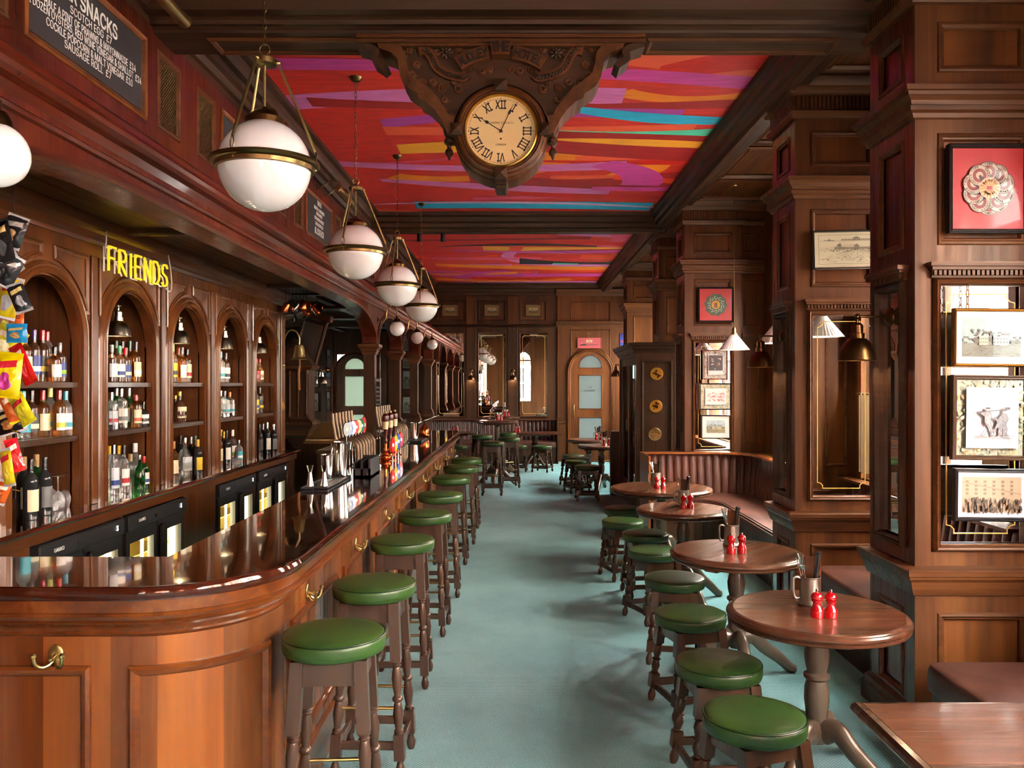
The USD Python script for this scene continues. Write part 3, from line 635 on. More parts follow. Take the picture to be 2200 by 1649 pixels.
part(bb, 'back', box(-3.09, 3.05, 0, -3.04, 9.34, 2.68), 'dark_z', smooth=False)
part(bb, 'carcass', [box(-2.96, 3.05, 0, -2.60, 9.34, .04), box(-2.6, 3.2, .80, -2.55, 9.45, .862)], 'bb_y', smooth=False)
part(bb, 'side', box(-3.09, 9.30, 0, XA - .0, 9.36, 2.68), 'bb_z', smooth=False)
FR = [(4.36, 5.30), (5.36, 6.28), (7.00, 7.95), (8.06, 9.04)]
for a, b in ((3.2, 4.33), (6.30, 6.98), (7.97, 8.04), (9.06, 9.45), (5.31, 5.35)):
    part(bb, 'panel', box(-2.62, a, 0, -2.57, b, .80, .004), 'bb_z', smooth=False)
# ---- under-counter fridges
for i, (a, b) in enumerate(FR):
    t = thing('bottle_fridge', f'{["low black bottle fridge at the curved end of the back bar", "second low black bottle fridge with a lit strip, beside the wood panel", "third low black bottle fridge, past the wide wood panel", "last low black bottle fridge before the sink"][i]}', 'fridge')
    part(t, 'case', [box(-2.96, a, .05, -2.92, b, .79), box(-2.96, a, .05, -2.60, a + .02, .79), box(-2.96, b - .02, .05, -2.6, b, .79), box(-2.96, a, .05, -2.6, b, .07)], 'interior', smooth=False)
    part(t, 'control_panel', box(-2.9, a, .685, -2.535, b, .79, .008), 'fridge', smooth=False)
    part(t, 'badge', tr(text('GAMKO', .02, .002, True), plane((-2.534, a + .18, .73), '+x')), 'white', smooth=False)
    part(t, 'display', tr(text('3', .03, .002, True), plane((-2.534, b - .10, .725), '+x')), 'emit_digit', smooth=False)
    part(t, 'lock', cyl((-2.535, a + .38, .737), (-2.528, a + .38, .737), .011), 'chrome')
    mid = (a + b) / 2
    for j, (p, q) in enumerate(((a, mid - .005), (mid + .005, b))):
        d = part(t, 'door', tr(ext(sbox(p, .06, q, .68).difference(sbox(p + .05, .11, q - .05, .60)), 0, .045), plane((-2.60, 0, 0), '+x')), 'fridge', smooth=False)
        part(t, 'glass', tr(flat(sbox(p + .05, .11, q - .05, .60), .02), plane((-2.60, 0, 0), '+x')), 'picglass', smooth=False)
    part(t, 'handle', box(-2.555, mid + .02, .2, -2.515, mid + .085, .66, .012), 'fridge', smooth=False)
    for y in (a + .36, b - .08): part(t, 'light_strip', box(-2.63, y, .10, -2.615, y + .022, .63), 'emit_led', smooth=False)
    for z in (.25, .45): part(t, 'shelf', box(-2.92, a + .02, z, -2.66, b - .02, z + .01), 'grate', smooth=False)
# ================================================================ bar counter
ZT, XE, YN, RC = 1.03, -.775, 2.51, .45
def bar_path(off, x_left=-2.95, y_end=11.0, n=16):
    """Edge line of the counter set back by off: along the near edge, round the corner, along the long side."""
    r = RC - off; cx, cy = XE - RC, YN + RC
    P = [(x_left, YN + off)]
    P += [(cx + r * math.sin(t), cy - r * math.cos(t)) for t in np.linspace(0, PI / 2, n)]
    P.append((XE - off, y_end))
    return P
def band(prof, inner=None):
    """Sweep a profile (off, z), open loop, round the bar; each profile point is a path."""
    R = np.array([[(x, y, z) for x, y in bar_path(o)] for o, z in prof])
    R = np.swapaxes(R, 0, 1)
    return loft(R, loop=False, caps=True)
bc = thing('bar_counter', 'long glossy mahogany bar counter with a rounded corner and panelled front', 'bar')
outer = bar_path(.012)
topo = Polygon(outer + [(-1.26, 11.0), (-1.26, 2.96), (-2.95, 2.96)])
part(bc, 'top', [ext(topo, ZT - .045, ZT), band([(.03, ZT - .045), (.006, ZT - .04), (0, ZT - .028), (0, ZT - .017), (.006, ZT - .005), (.02, ZT - .0002), (.03, ZT - .0005)])], 'top_y', smooth=30)
part(bc, 'edge_board', band([(.02, ZT - .045), (.022, ZT - .085), (.10, ZT - .085), (.10, ZT - .045)]), 'bar_y', smooth=20)
part(bc, 'edge_moulding', band([(.03, .948), (.017, .944), (.011, .936), (.017, .927), (.03, .925), (.034, .919), (.05, .916), (.044, .909), (.05, .902), (.065, .894), (.075, .882), (.078, .872), (.12, .872), (.12, .948)]), 'bar_y', smooth=30)
part(bc, 'edge_moulding', band([(.078, .872), (.073, .866), (.081, .859), (.083, .855), (.12, .855), (.12, .872)]), 'bar_y', smooth=30)
body = Polygon(bar_path(.086) + [(-1.2, 11.0), (-1.2, 3.0), (-2.95, 3.0)])
part(bc, 'body', ext(body, .10, .86), 'bar_z', smooth=20)
# veneer leaves on the front, each its own piece
rv = random.Random(4)
P = np.array(bar_path(.0835, n=24)); seg = np.concatenate([[0], np.cumsum(np.linalg.norm(np.diff(P, axis=0), axis=1))])
def along(s, off=.0835):
    s = np.atleast_1d(s); Q = np.array(bar_path(off, n=24))
    return np.column_stack([np.interp(s, seg, Q[:, 0]), np.interp(s, seg, Q[:, 1])])
def leaf(s0, s1, z0, z1, t):
    s = np.unique(np.concatenate([[s0, s1], seg[(seg > s0) & (seg < s1)]]))
    A, B = along(s, .0835 - t), along(s, .088)
    R = [np.vstack([(A[i][0], A[i][1], z0), (A[i][0], A[i][1], z1), (B[i][0], B[i][1], z1), (B[i][0], B[i][1], z0)]) for i in range(len(s))]
    return loft(R)
cx0 = seg[1]; s = cx0 - 1.3
while s < seg[-1] - .05:
    w = rv.uniform(.09, .17)
    part(bc, 'veneer', leaf(s, min(s + w, seg[-1]), .20, .855, rv.choice([.0006, .001, .0014])), rv.choice(['bar_z', 'bar_z', 'gold_z', 'mah_z', 'mah2_z']), smooth=20)
    s += w
def smould(s0, s1, z0, z1):
    """Panel moulding ring that follows the curve."""
    out = []
    prof = [(0, .0), (0, .012), (.010, .02), (.022, .017), (.03, .008), (.034, .002), (.034, 0)]
    ss = np.unique(np.concatenate([np.linspace(s0, s1, 3), seg[(seg > s0) & (seg < s1)]]))
    m = len(ss); rings = []
    for i, h in prof:
        q = np.clip(ss, s0 + i, s1 - i)
        A = along(q, .0835 - h - .001)
        ring = [(x, y, z1 - i) for x, y in A] + [(x, y, z0 + i) for x, y in A[::-1]]
        rings.append(ring)
    return loft(rings, loop=True)
half = PI / 2 * (RC)
c1 = seg[-2]
part(bc, 'panel_moulding', smould(cx0 + .0, c1 - .10, .26, .765), 'bar_x', smooth=35)
part(bc, 'panel_moulding', smould(cx0 - 1.2, cx0 - .12, .26, .765), 'bar_x', smooth=35)
k = 0; s = c1 + .12
while s + .75 < seg[-1]:
    part(bc, 'panel_moulding', smould(s, s + .76, .26, .765), 'bar_y', smooth=35); s += .92
part(bc, 'skirting', band([(.078, 0), (.078, .15), (.07, .17), (.07, .185), (.08, .20), (.12, .20), (.12, 0)]), 'bar_y', smooth=25)
part(bc, 'back', [box(-2.95, 2.93, 0, -1.22, 2.96, .98), box(-1.26, 2.95, 0, -1.23, 11.0, .98), box(-1.26, 10.97, 0, -.86, 11.0, .98)], 'dark_z', smooth=False)
# ---- brass double hooks under the counter
def hook_parts(t):
    part(t, 'back_plate', mv(sc(ball((0, 0, 0), 1, 16), .006, .024, .034), 0, 0, 0), 'brass')
    for s_, r_ in ((-1, 1), (1, 1)):
        part(t, 'prong', [tube(catmull([(.004, s_ * .004, -.012), (.018, s_ * .012, -.026), (.03, s_ * .028, -.03), (.042, s_ * .040, -.018), (.046, s_ * .044, .006)], 6), [.0055] * 24 + [.0045], 8), ball((.046, s_ * .044, .010), .009, 10)], 'brass')
    part(t, 'knob', [cyl((0, 0, .0), (.022, 0, -.006), .005), ball((.026, 0, -.006), .009, 10)], 'brass')
hooks = [(XE - .079, y) for y in (3.33, 4.32, 5.3, 6.28, 7.35, 8.4, 9.45, 10.4)]
h0 = None
for i, (x, y) in enumerate(hooks):
    lab = f'brass double hook under the counter, {ORD[i]} from the rounded corner'
    if h0 is None:
        h0 = thing('coat_hook', lab, 'hook', (x, y, .81), group=None); hook_parts(h0)
    else: copy(h0, lab, (x, y, .81))
copy(h0, 'brass double hook on the short street end of the bar', (-1.455, YN + .079, .80), -PI / 2)
# ================================================================ drink fonts, shakers and bar top kit
def shaker(x, y, lab, h=.27, r=.047):
    t = thing('cocktail_shaker', lab, 'shaker', (x, y, ZT + .021))
    part(t, 'cup', lathe([(0, 0), (r * .70, 0), (r * .74, .006), (r * .78, h * .1), (r * .97, h * .93), (r, h * .985), (r * 1.03, h), (r * .98, h), (r * .93, h * .93), (0, h * .9)], 28), 'steel')
def bar_mat(x0, y0, x1, y1, lab):
    t = thing('bar_mat', lab, 'bar mat')
    part(t, 'mat', box(x0, y0, ZT, x1, y1, ZT + .016, .004), 'rubber', smooth=False)
    part(t, 'rim', rframe(x0, y0, x1, y1, [(0, ZT), (0, ZT + .021), (.015, ZT + .021), (.015, ZT)]), 'rubber', smooth=False)
bar_mat(-1.265, 4.77, -1.188, 5.43, 'black rubber bar mat under the tall steel jigger, inner strip')
bar_mat(-1.186, 4.77, -1.108, 5.43, 'black rubber bar mat under the two jiggers, outer strip')
bar_mat(-1.19, 8.7, -1.03, 9.2, 'black rubber bar mat under the far steel shaker by the copper pineapple')
shaker(-1.225, 5.26, 'short polished steel shaker tin on the inner bar mat', .15, .040)
shaker(-1.155, 5.35, 'tall polished steel shaker tin next to the black caddy', .225, .049)
shaker(-1.125, 8.85, 'polished steel shaker tin on the far bar mat', .185, .046)
shaker(-1.15, 9.05, 'polished steel shaker tin half hidden by the far one', .17, .040)
def jigger(x, y, lab):
    t = thing('jigger', lab, 'jigger', (x, y, ZT + .0165))
    part(t, 'cup', lathe([(.022, 0), (.0225, .003), (.012, .062), (.009, .082), (.011, .088), (.021, .122), (.0215, .124), (.0195, .124), (0, .09)], 24), 'steel')
jigger(-1.232, 4.86, 'slim steel jigger on the inner rubber mat')
jigger(-1.148, 4.86, 'slim steel jigger on the outer rubber mat')
t = thing('napkin_caddy', 'black open bar caddy for napkins and straws beside the tall shaker', 'caddy')
c0, c1, d0, d1 = -1.10, -.985, 5.46, 5.82
part(t, 'tray', [box(c0, d0, ZT, c1, d1, ZT + .012), box(c0, d0, ZT, c0 + .012, d1, ZT + .1), box(c1 - .014, d0, ZT, c1, d1, ZT + .12), box(c0, d1 - .012, ZT, c1, d1, ZT + .12), box(c0, d0, ZT, c1, d0 + .012, ZT + .06), box(c0 + .05, d0, ZT, c0 + .064, d1, ZT + .11)], 'rubber', smooth=False)
def tap_font(y0, n, dy, lab, xa):
    """A row of arched pipe taps whose spouts and handles face the bar staff."""
    t = thing('beer_font', lab, 'beer font')
    part(t, 'base_plate', box(xa - .04, y0 - .05, ZT, xa + .04, y0 + dy * (n - 1) + .05, ZT + .010, .004), 'tin', smooth=False)
    for i in range(n):
        y = y0 + dy * i
        part(t, 'pipe', tube(catmull([(xa, y, ZT), (xa, y, ZT + .12), (xa - .01, y, ZT + .17), (xa - .045, y, ZT + .205), (xa - .10, y, ZT + .205), (xa - .15, y, ZT + .185)], 6), .0155, 12), 'pipe')
        part(t, 'spout', [cyl((xa - .15, y, ZT + .205), (xa - .15, y, ZT + .155), .015), tube([(xa - .15, y, ZT + .185), (xa - .19, y, ZT + .175), (xa - .20, y, ZT + .08)], [.010, .010, .008], 10)], 'chrome')
        part(t, 'tap_handle', tube([(xa - .16, y, ZT + .20), (xa - .185, y, ZT + .33), (xa - .19, y, ZT + .40)], [.010, .0145, .0135], 10), 'pipe')
tap_font(6.15, 7, .115, 'row of arched bronze beer pipes with chrome taps at mid bar', -1.205)
tap_font(7.95, 7, .13, 'row of arched bronze beer pipes with chrome taps further down the bar', -1.19)
BAD = ['1c2430', '2a4f9a', 'b8bcd0', 'b8303a', 'd8c58a', '1f7d6a', 'c4202c']
def badge(x, y, z, c, lab, tall=False):
    t = thing('tap_badge', lab, 'tap badge', (x, y, z), .75)
    rx, rz = (.020, .068) if tall else (.030, .054)
    up = trimesh.transformations.rotation_matrix(PI / 2, [1, 0, 0])
    part(t, 'disc', tr(mv(sc(lathe([(1, -.004), (1.0, .004), (.94, .008), (0, .008)], 28), rx, rz, 1)), up), 'f_' + c)
    part(t, 'emblem', tr(sc(lathe([(.5, .0), (.5, .010), (0, .010)], 20), rx, rz * .45, 1), up), 'white')
    part(t, 'stalk', cyl((0, 0, -rz), (0, 0, ZT - z), .005), 'chrome')
NM = ['navy', 'blue', 'silver', 'crimson', 'cream', 'teal', 'scarlet']
for i, c in enumerate(BAD): badge(-1.275, 6.08 + .115 * i, ZT + .285, c, f'{NM[i]} oval tap badge on the mid-bar font, {ORD[i]} along', i > 5)
for i, (c, n_) in enumerate((('c4202c', 'red'), ('d8b030', 'yellow'), ('2a4fb0', 'blue'), ('d23040', 'scarlet'))):
    badge(-1.015 - .01 * i, 6.62 + .22 * i, ZT + .13, c, f'{n_} tall tap badge between the hand pumps down the bar', True)
def hand_pump(y, lab):
    t = thing('hand_pump', lab, 'beer pump', (-1.09, y, ZT))
    k = lambda P: [(r * .80, z * .68) for r, z in P]
    part(t, 'base', lathe(k([(0, 0), (.075, 0), (.078, .01), (.06, .02), (.055, .03), (.066, .038), (.066, .046), (.04, .06), (.03, .075), (.036, .082), (.03, .09), (.018, .11), (.016, .2), (0, .2)]), 28), 'copper')
    part(t, 'lever', lathe(k([(.014, .19), (.02, .21), (.02, .24), (.015, .26), (.022, .33), (.026, .36), (.026, .37), (0, .37)]), 20), 'dkred')
    part(t, 'grip', lathe(k([(.026, .37), (.030, .42), (.031, .46), (.0, .46)]), 20), 'ivory')
    part(t, 'cap', lathe(k([(.031, .46), (.036, .49), (.034, .53), (.02, .55), (.01, .555), (0, .555)]), 20), 'dkred')
    part(t, 'finial', ball((0, 0, .385), .012, 12), 'brass')
for i in range(3): hand_pump(6.73 + .25 * i, f'red and ivory hand pump on a copper foot, {ORD[i]} of three')
t = thing('copper_pineapple', 'small copper pineapple cup at the far end of the counter', 'ornament', (-1.075, 9.35, ZT))
part(t, 'cup', lathe([(0, 0), (.035, 0), (.05, .02), (.058, .05), (.056, .09), (.045, .12), (.03, .135), (0, .135)], 24), 'copper')
part(t, 'lid', lathe([(.032, .135), (.02, .15), (.012, .16), (.016, .17), (0, .185)], 16), 'copper')
t = thing('water_urn', 'tall dark copper urn standing behind the taps', 'urn', (-2.0, 9.5, .9))
part(t, 'body', lathe([(0, 0), (.085, 0), (.085, .36), (.078, .38), (0, .38)], 28), 'copper'); part(t, 'lid', lathe([(.09, .38), (.09, .39), (.03, .405), (.012, .42), (0, .43)], 24), 'bronze')
t = thing('work_counter', 'brass-lit steel sink counter in the corner beyond the back bar', 'counter')
part(t, 'worktop', box(-3.0, 10.9, .86, -2.05, 11.5, .90), 'sink', smooth=False); part(t, 'splashback', box(-3.0, 11.47, .90, -2.05, 11.5, 1.12), 'sink', smooth=False)
part(t, 'cabinet', box(-2.98, 10.93, 0, -2.07, 11.46, .86), 'dark_z', smooth=False)
part(t, 'tap', [tube(catmull([(-2.5, 11.3, .9), (-2.5, 11.3, 1.0), (-2.5, 11.22, 1.02), (-2.5, 11.18, .97)], 5), .012, 8), tube([(-2.55, 11.3, .95), (-2.45, 11.3, .95)], .01, 8)], 'chrome')
t = thing('prep_counter', 'low yellow-lit service counter behind the taps, under the urn', 'counter')
part(t, 'worktop', box(-2.3, 9.3, .86, -1.86, 10.6, .90, .005), 'legd_y', smooth=False); part(t, 'cabinet', box(-2.28, 9.32, 0, -1.88, 10.58, .86), 'dark_z', smooth=False)
for i in range(2):
    t = thing('plate_stack', ['pile of cream plates on the service counter', 'upper pile of cream plates on the service counter'][i], 'plates', (-1.95, 9.85, .90 + .03 * i))
    part(t, 'plate', [lathe([(0, 0), (.06, 0), (.075 - .005 * i, .012), (.075 - .005 * i, .03), (0, .03)], 24)], 'cream')
# ================================================================ bottles and glasses on the back bar
SH = {'top': 1.662, 'middle': 1.340, 'counter': .90}
CAPC = {'red': 'f_b01820', 'purple': 'f_3a2a78', 'teal': 'f_1f8a98', 'black': 'f_151414', 'yellow': 'f_d8a818', 'green': 'f_1c5a38', 'navy': 'f_1c2238', 'silver': 'steel', 'gold': 'gilt', 'grey': 'f_5a5a60', 'cork': 'c_a8804c', 'white': 'f_dcdcd8', 'orange': 'f_d05a14', 'lime': 'f_d0c860'}
LABC = {'white': 'c_e6e2d8', 'cream': 'c_dccfa8', 'blue': 'c_2a3a80', 'yellow': 'c_dcb81c', 'green': 'c_3a8a48', 'black': 'c_26241f', 'teal': 'c_2f98a4', 'orange': 'c_c8502a', 'silver': 'c_c8ccd0', 'lime': 'c_80b020', 'red': 'c_b02028', 'grey': 'c_6a6a68'}
def bprof(style, r, h):
    if style == 'wine': return [(0, 0), (r * .95, 0), (r, .006), (r, h * .62), (r * .9, h * .68), (r * .5, h * .75), (r * .37, h * .80), (r * .36, h * .97), (0, h * .97)]
    if style == 'squat': return [(0, 0), (r * .95, 0), (r, .008), (r * 1.05, h * .3), (r * .98, h * .5), (r * .6, h * .66), (r * .28, h * .72), (r * .26, h * .92), (0, h * .92)]
    if style == 'slim': return [(0, 0), (r * .95, 0), (r, .005), (r, h * .66), (r * .75, h * .76), (r * .4, h * .82), (r * .36, h * .96), (0, h * .96)]
    return [(0, 0), (r * .95, 0), (r, .006), (r, h * .60), (r * .93, h * .66), (r * .6, h * .71), (r * .36, h * .75), (r * .34, h * .96), (0, h * .96)]
_bn, _bp = {}, {}
def bottle(px, top, row, a, glass, cap, lab, style='spirit', r=.036, X=-2.79, band=None):
    d = -X * 1770 / (1115 - px); c = 4.66 + (a - 1)
    key = (a, row); best = None
    for op in (0, 2, -2, 4, -4, 6, -6, 9, -9, 12, -12):
        for Xc in sorted(np.arange(-2.97, -2.69 + (.03 if row == 'counter' else 0), .01), key=lambda q: abs(q - X)):
            dd = -Xc * 1770 / (1115 - px - op)
            if c - .35 + r < dd < c + .35 - r and all(math.hypot(Xc - x_, dd - y_) > r + r_ + .004 for x_, y_, r_ in _bp.get(key, [])): best = (Xc, dd); break
        if best: break
    X, d = best or (X, min(max(d, c - .3), c + .3)); _bp.setdefault(key, []).append((X, d, r))
    z = SH[row]; h = EYE + (825 - top) * d / 1770 - z
    h = max(.16, min(.34, h))
    k = _bn[key] = _bn.get(key, 0) + 1
    gl = {'clear': 'clear', 'amber': 'amber', 'dark': 'dark', 'green': 'green', 'blk': 'black', 'red': 'red', 'pale': 'pale', 'blue': 'blue'}[glass]
    where = {'top': 'top shelf', 'middle': 'middle shelf', 'counter': 'worktop'}[row]
    t = thing('bottle', f'{gl} glass bottle, {cap} cap, {ORD[k - 1]} along the {where} of the {ORD[a - 1]} arch', 'bottle', (X, d, z), group=None)
    n = 4 if style == 'square' else 20
    if style == 'square':
        P = [(0, 0), (.9, 0), (1, .01), (1, h * .66), (.85, h * .70), (.36, h * .76), (.34, h * .95), (0, h * .95)]
        a8 = np.linspace(0, 2 * PI, 17)[:-1]
        sq = np.column_stack([np.sign(np.cos(a8)) * np.abs(np.cos(a8)) ** .4, np.sign(np.sin(a8)) * np.abs(np.sin(a8)) ** .4])
        ci = np.column_stack([np.cos(a8), np.sin(a8)])
        R = [np.column_stack([(sq if zz < h * .72 else ci) * max(q * r, 1e-5), np.full(16, zz)]) for q, zz in P]
        part(t, 'body', loft(R), 'glass_' + glass)
        rn = r * .35
    else:
        pr = bprof(style, r, h); part(t, 'body', lathe(pr, n), 'glass_' + glass); rn = pr[-2][0]
    part(t, 'cap', lathe([(rn * 1.12, h * (.80 if style != 'squat' else .86)), (rn * 1.15, h * .985), (rn * 1.0, h), (0, h)], 14), CAPC[cap])
    if lab:
        q = np.linspace(-1.45, 1.45, 12)
        rr = r * (1.13 if style == 'square' else 1.015) + .0006
        z0, z1 = h * .14, h * (.50 if style != 'slim' else .55)
        R = [np.column_stack([rr * np.cos(q), rr * np.sin(q), np.full(12, zz)]) for zz in (z0, z1)]
        part(t, 'label', loft(R, caps=False, closed=False), LABC[lab], smooth=True)
        if band:
            R = [np.column_stack([(rr + .0006) * np.cos(q), (rr + .0006) * np.sin(q), np.full(12, zz)]) for zz in (h * .2, h * .3)]
            part(t, 'label_band', loft(R, caps=False, closed=False), LABC[band], smooth=True)
    return t
B = bottle
for px, tp, gl, cp_, lb, st, bd in [(54, 712, 'amber', 'red', 'cream', 'spirit', None), (73, 708, 'dark', 'purple', 'blue', 'spirit', 'white'), (91, 709, 'dark', 'red', 'black', 'spirit', 'yellow'), (101, 712, 'clear', 'red', 'cream', 'slim', None), (117, 745, 'amber', 'black', 'white', 'spirit', None), (128, 736, 'dark', 'grey', 'blue', 'spirit', 'lime')]: B(px, tp, 'top', 1, gl, cp_, lb, st, band=bd)
for px, tp, gl, cp_, lb, st, bd in [(50, 840, 'pale', 'teal', 'teal', 'spirit', None), (68, 838, 'dark', 'black', 'black', 'spirit', 'cream'), (92, 838, 'amber', 'red', 'cream', 'spirit', None), (108, 832, 'clear', 'lime', 'yellow', 'wine', 'green'), (127, 838, 'amber', 'red', 'white', 'wine', 'yellow'), (141, 840, 'clear', 'teal', 'white', 'wine', 'teal')]: B(px, tp, 'middle', 1, gl, cp_, lb, st, band=bd)
for px, tp, gl, cp_, lb, X in [(51, 976, 'blk', 'cork', 'white', -2.80), (66, 986, 'blk', 'black', 'cream', -2.70), (78, 976, 'green', 'cork', 'white', -2.82), (96, 982, 'blk', 'black', 'grey', -2.72)]: B(px, tp, 'counter', 1, gl, cp_, lb, 'wine', .038, X)
for px, tp, gl, cp_, lb, st, bd, X in [(240, 741, 'dark', 'grey', 'silver', 'spirit', None, -2.76), (249, 732, 'dark', 'green', 'blue', 'slim', None, -2.90), (257, 743, 'dark', 'green', 'white', 'spirit', 'blue', -2.77), (263, 733, 'dark', 'navy', 'blue', 'slim', None, -2.91), (270, 747, 'dark', 'red', 'blue', 'spirit', 'cream', -2.77), (279, 732, 'amber', 'green', 'cream', 'spirit', None, -2.88), (292, 734, 'amber', 'navy', 'cream', 'spirit', 'white', -2.77)]: B(px, tp, 'top', 2, gl, cp_, lb, st, .036, X, bd)
for px, tp, gl, cp_, lb, st, bd, X in [(239, 842, 'clear', 'silver', 'silver', 'square', 'red', -2.77), (250, 833, 'green', 'silver', 'white', 'wine', None, -2.92), (260, 834, 'pale', 'silver', 'white', 'square', 'grey', -2.78), (277, 833, 'green', 'silver', 'white', 'spirit', None, -2.80), (292, 848, 'amber', 'red', 'cream', 'slim', 'orange', -2.79), (308, 863, 'blk', 'black', 'white', 'squat', None, -2.79)]: B(px, tp, 'middle', 2, gl, cp_, lb, st, .037, X, bd)
for px, tp, gl, cp_, lb, st, bd, X in [(236, 958, 'clear', 'yellow', 'silver', 'slim', None, -2.90), (244, 954, 'clear', 'silver', 'silver', 'slim', 'blue', -2.74), (255, 957, 'clear', 'yellow', None, 'spirit', None, -2.92), (266, 956, 'clear', 'black', 'white', 'spirit', 'red', -2.75), (280, 975, 'clear', 'cork', None, 'spirit', None, -2.77), (291, 952, 'pale', 'white', 'cream', 'wine', None, -2.92), (300, 977, 'green', 'silver', None, 'squat', None, -2.76), (309, 980, 'green', 'red', 'white', 'spirit', 'blue', -2.83), (318, 952, 'clear', 'white', 'white', 'spirit', 'grey', -2.78)]: B(px, tp, 'counter', 2, gl, cp_, lb, st, .036, X, bd)
for px, tp, gl, cp_, lb, st, bd, X in [(371, 738, 'dark', 'yellow', 'yellow', 'spirit', 'black', -2.80), (383, 747, 'amber', 'orange', 'cream', 'spirit', 'red', -2.84), (391, 746, 'amber', 'grey', 'white', 'spirit', None, -2.78), (402, 750, 'amber', 'black', 'cream', 'slim', 'red', -2.78)]: B(px, tp, 'top', 3, gl, cp_, lb, st, .036, X, bd)
for px, tp, gl, cp_, lb, st, bd, X in [(376, 849, 'dark', 'gold', None, 'squat', None, -2.86), (386, 841, 'dark', 'yellow', 'cream', 'squat', None, -2.77)]: B(px, tp, 'middle', 3, gl, cp_, lb, st, .052, X, bd)
for px, tp, gl, cp_, lb, st, bd, X, r in [(373, 948, 'amber', 'cork', 'cream', 'spirit', None, -2.74, .036), (388, 936, 'blk', 'black', 'silver', 'wine', None, -2.90, .036), (397, 940, 'pale', 'silver', 'silver', 'squat', None, -2.74, .056), (410, 938, 'blk', 'silver', 'white', 'spirit', 'blue', -2.82, .034), (419, 936, 'blk', 'green', 'red', 'spirit', 'green', -2.84, .034), (429, 944, 'blk', 'yellow', 'yellow', 'spirit', None, -2.80, .036)]: B(px, tp, 'counter', 3, gl, cp_, lb, st, r, X, bd)
for px, tp, gl, cp_, lb, st, bd, X in [(474, 755, 'clear', 'teal', 'white', 'spirit', 'teal', -2.80), (485, 758, 'dark', 'grey', 'white', 'spirit', 'black', -2.80)]: B(px, tp, 'top', 4, gl, cp_, lb, st, .04, X, bd)
for px, tp, gl, cp_, lb, st, bd, X in [(474, 839, 'clear', 'silver', 'silver', 'square', 'grey', -2.85), (482, 840, 'pale', 'grey', 'silver', 'square', 'teal', -2.76), (493, 842, 'pale', 'orange', 'silver', 'square', 'teal', -2.80)]: B(px, tp, 'middle', 4, gl, cp_, lb, st, .042, X, bd)
for px, tp, gl, cp_, lb, st, bd, X in [(470, 927, 'amber', 'yellow', 'cream', 'wine', None, -2.76), (475, 923, 'dark', 'yellow', 'black', 'wine', None, -2.92), (480, 927, 'dark', 'yellow', 'white', 'spirit', None, -2.80), (487, 925, 'blk', 'navy', 'white', 'spirit', None, -2.76), (500, 923, 'clear', 'white', 'white', 'spirit', 'lime', -2.79), (513, 945, 'clear', 'silver', 'teal', 'spirit', 'white', -2.79)]: B(px, tp, 'counter', 4, gl, cp_, lb, st, .036, X, bd)
for px, tp, gl, cp_, lb, st, bd, X in [(547, 772, 'amber', 'red', 'white', 'spirit', None, -2.85), (551, 771, 'amber', 'red', 'red', 'squat', None, -2.76), (558, 771, 'amber', 'red', 'cream', 'squat', None, -2.80)]: B(px, tp, 'top', 5, gl, cp_, lb, st, .042, X, bd)
for px, tp, gl, cp_, lb, st, bd, X in [(548, 829, 'pale', 'lime', 'yellow', 'spirit', 'blue', -2.80), (558, 832, 'dark', 'black', 'black', 'spirit', 'yellow', -2.80)]: B(px, tp, 'middle', 5, gl, cp_, lb, st, .042, X, bd)
for px, tp, gl, cp_, lb, st, bd, X in [(548, 906, 'blk', 'cork', 'yellow', 'wine', None, -2.84), (557, 911, 'blk', 'black', 'black', 'wine', None, -2.76), (565, 910, 'blk', 'silver', 'silver', 'wine', None, -2.80), (574, 907, 'blk', 'silver', 'white', 'wine', None, -2.82), (588, 911, 'blk', 'silver', 'grey', 'wine', None, -2.78)]: B(px, tp, 'counter', 5, gl, cp_, lb, st, .038, X, bd)
g0 = None
for i, (px, X) in enumerate([(113, -2.84), (125, -2.72), (130, -2.88), (143, -2.76), (160, -2.80)]):
    d = -X * 1770 / (1115 - px); lab = f'upturned clear wine glass beside the wine bottles, {ORD[i]} along the first arch'
    if g0 is None:
        g0 = thing('wine_glass', lab, 'glass', (X, d, .90))
        part(g0, 'bowl', lathe([(.030, 0), (.031, .001), (.040, .045), (.040, .065), (.028, .10), (.006, .118), (.0, .12), (.0, .117), (.026, .098), (.0385, .064), (.0385, .045), (.0295, 0)], 28), 'glass_clear')
        part(g0, 'stem', lathe([(.004, .118), (.0035, .15), (.005, .20), (0, .2)], 12), 'glass_clear'); part(g0, 'foot', lathe([(.005, .20), (.036, .207), (.037, .209), (0, .209)], 28), 'glass_clear')
    else: copy(g0, lab, (X, d, .90))
# ================================================================ bell lamps
def bell_parts(t, shade, arm=None, s=1.0, cap='brass'):
    """Bell shade hanging from the origin (the swivel) downwards."""
    P = [(.016, -.03), (.026, -.04), (.026, -.075), (.032, -.077), (.032, -.10), (.040, -.102), (.062, -.125), (.076, -.16), (.081, -.20), (.084, -.203), (.080, -.203), (.072, -.16), (.058, -.13), (0, -.105)]
    part(t, 'shade', lathe([(r * s, z * s) for r, z in P], 28), shade)
    part(t, 'bulb', ball((0, 0, -.17 * s), .018, 8), 'emit_bulb')
    part(t, 'swivel', [ball((0, 0, 0), .014 * s, 12), cyl((0, 0, 0), (0, 0, -.035 * s), .007 * s), cyl((-.014 * s, 0, 0), (.02 * s, 0, 0), .006 * s)], cap)
    if arm is not None:
        a = np.asarray(arm, float)
        part(t, 'arm', cyl((0, 0, 0), a, .006), cap)
        n = a / np.linalg.norm(a); part(t, 'wall_plate', [tube([a - n * .03, a - n * .022, a - n * .008, a], [.016, .034, .045, .046], 20)], cap)
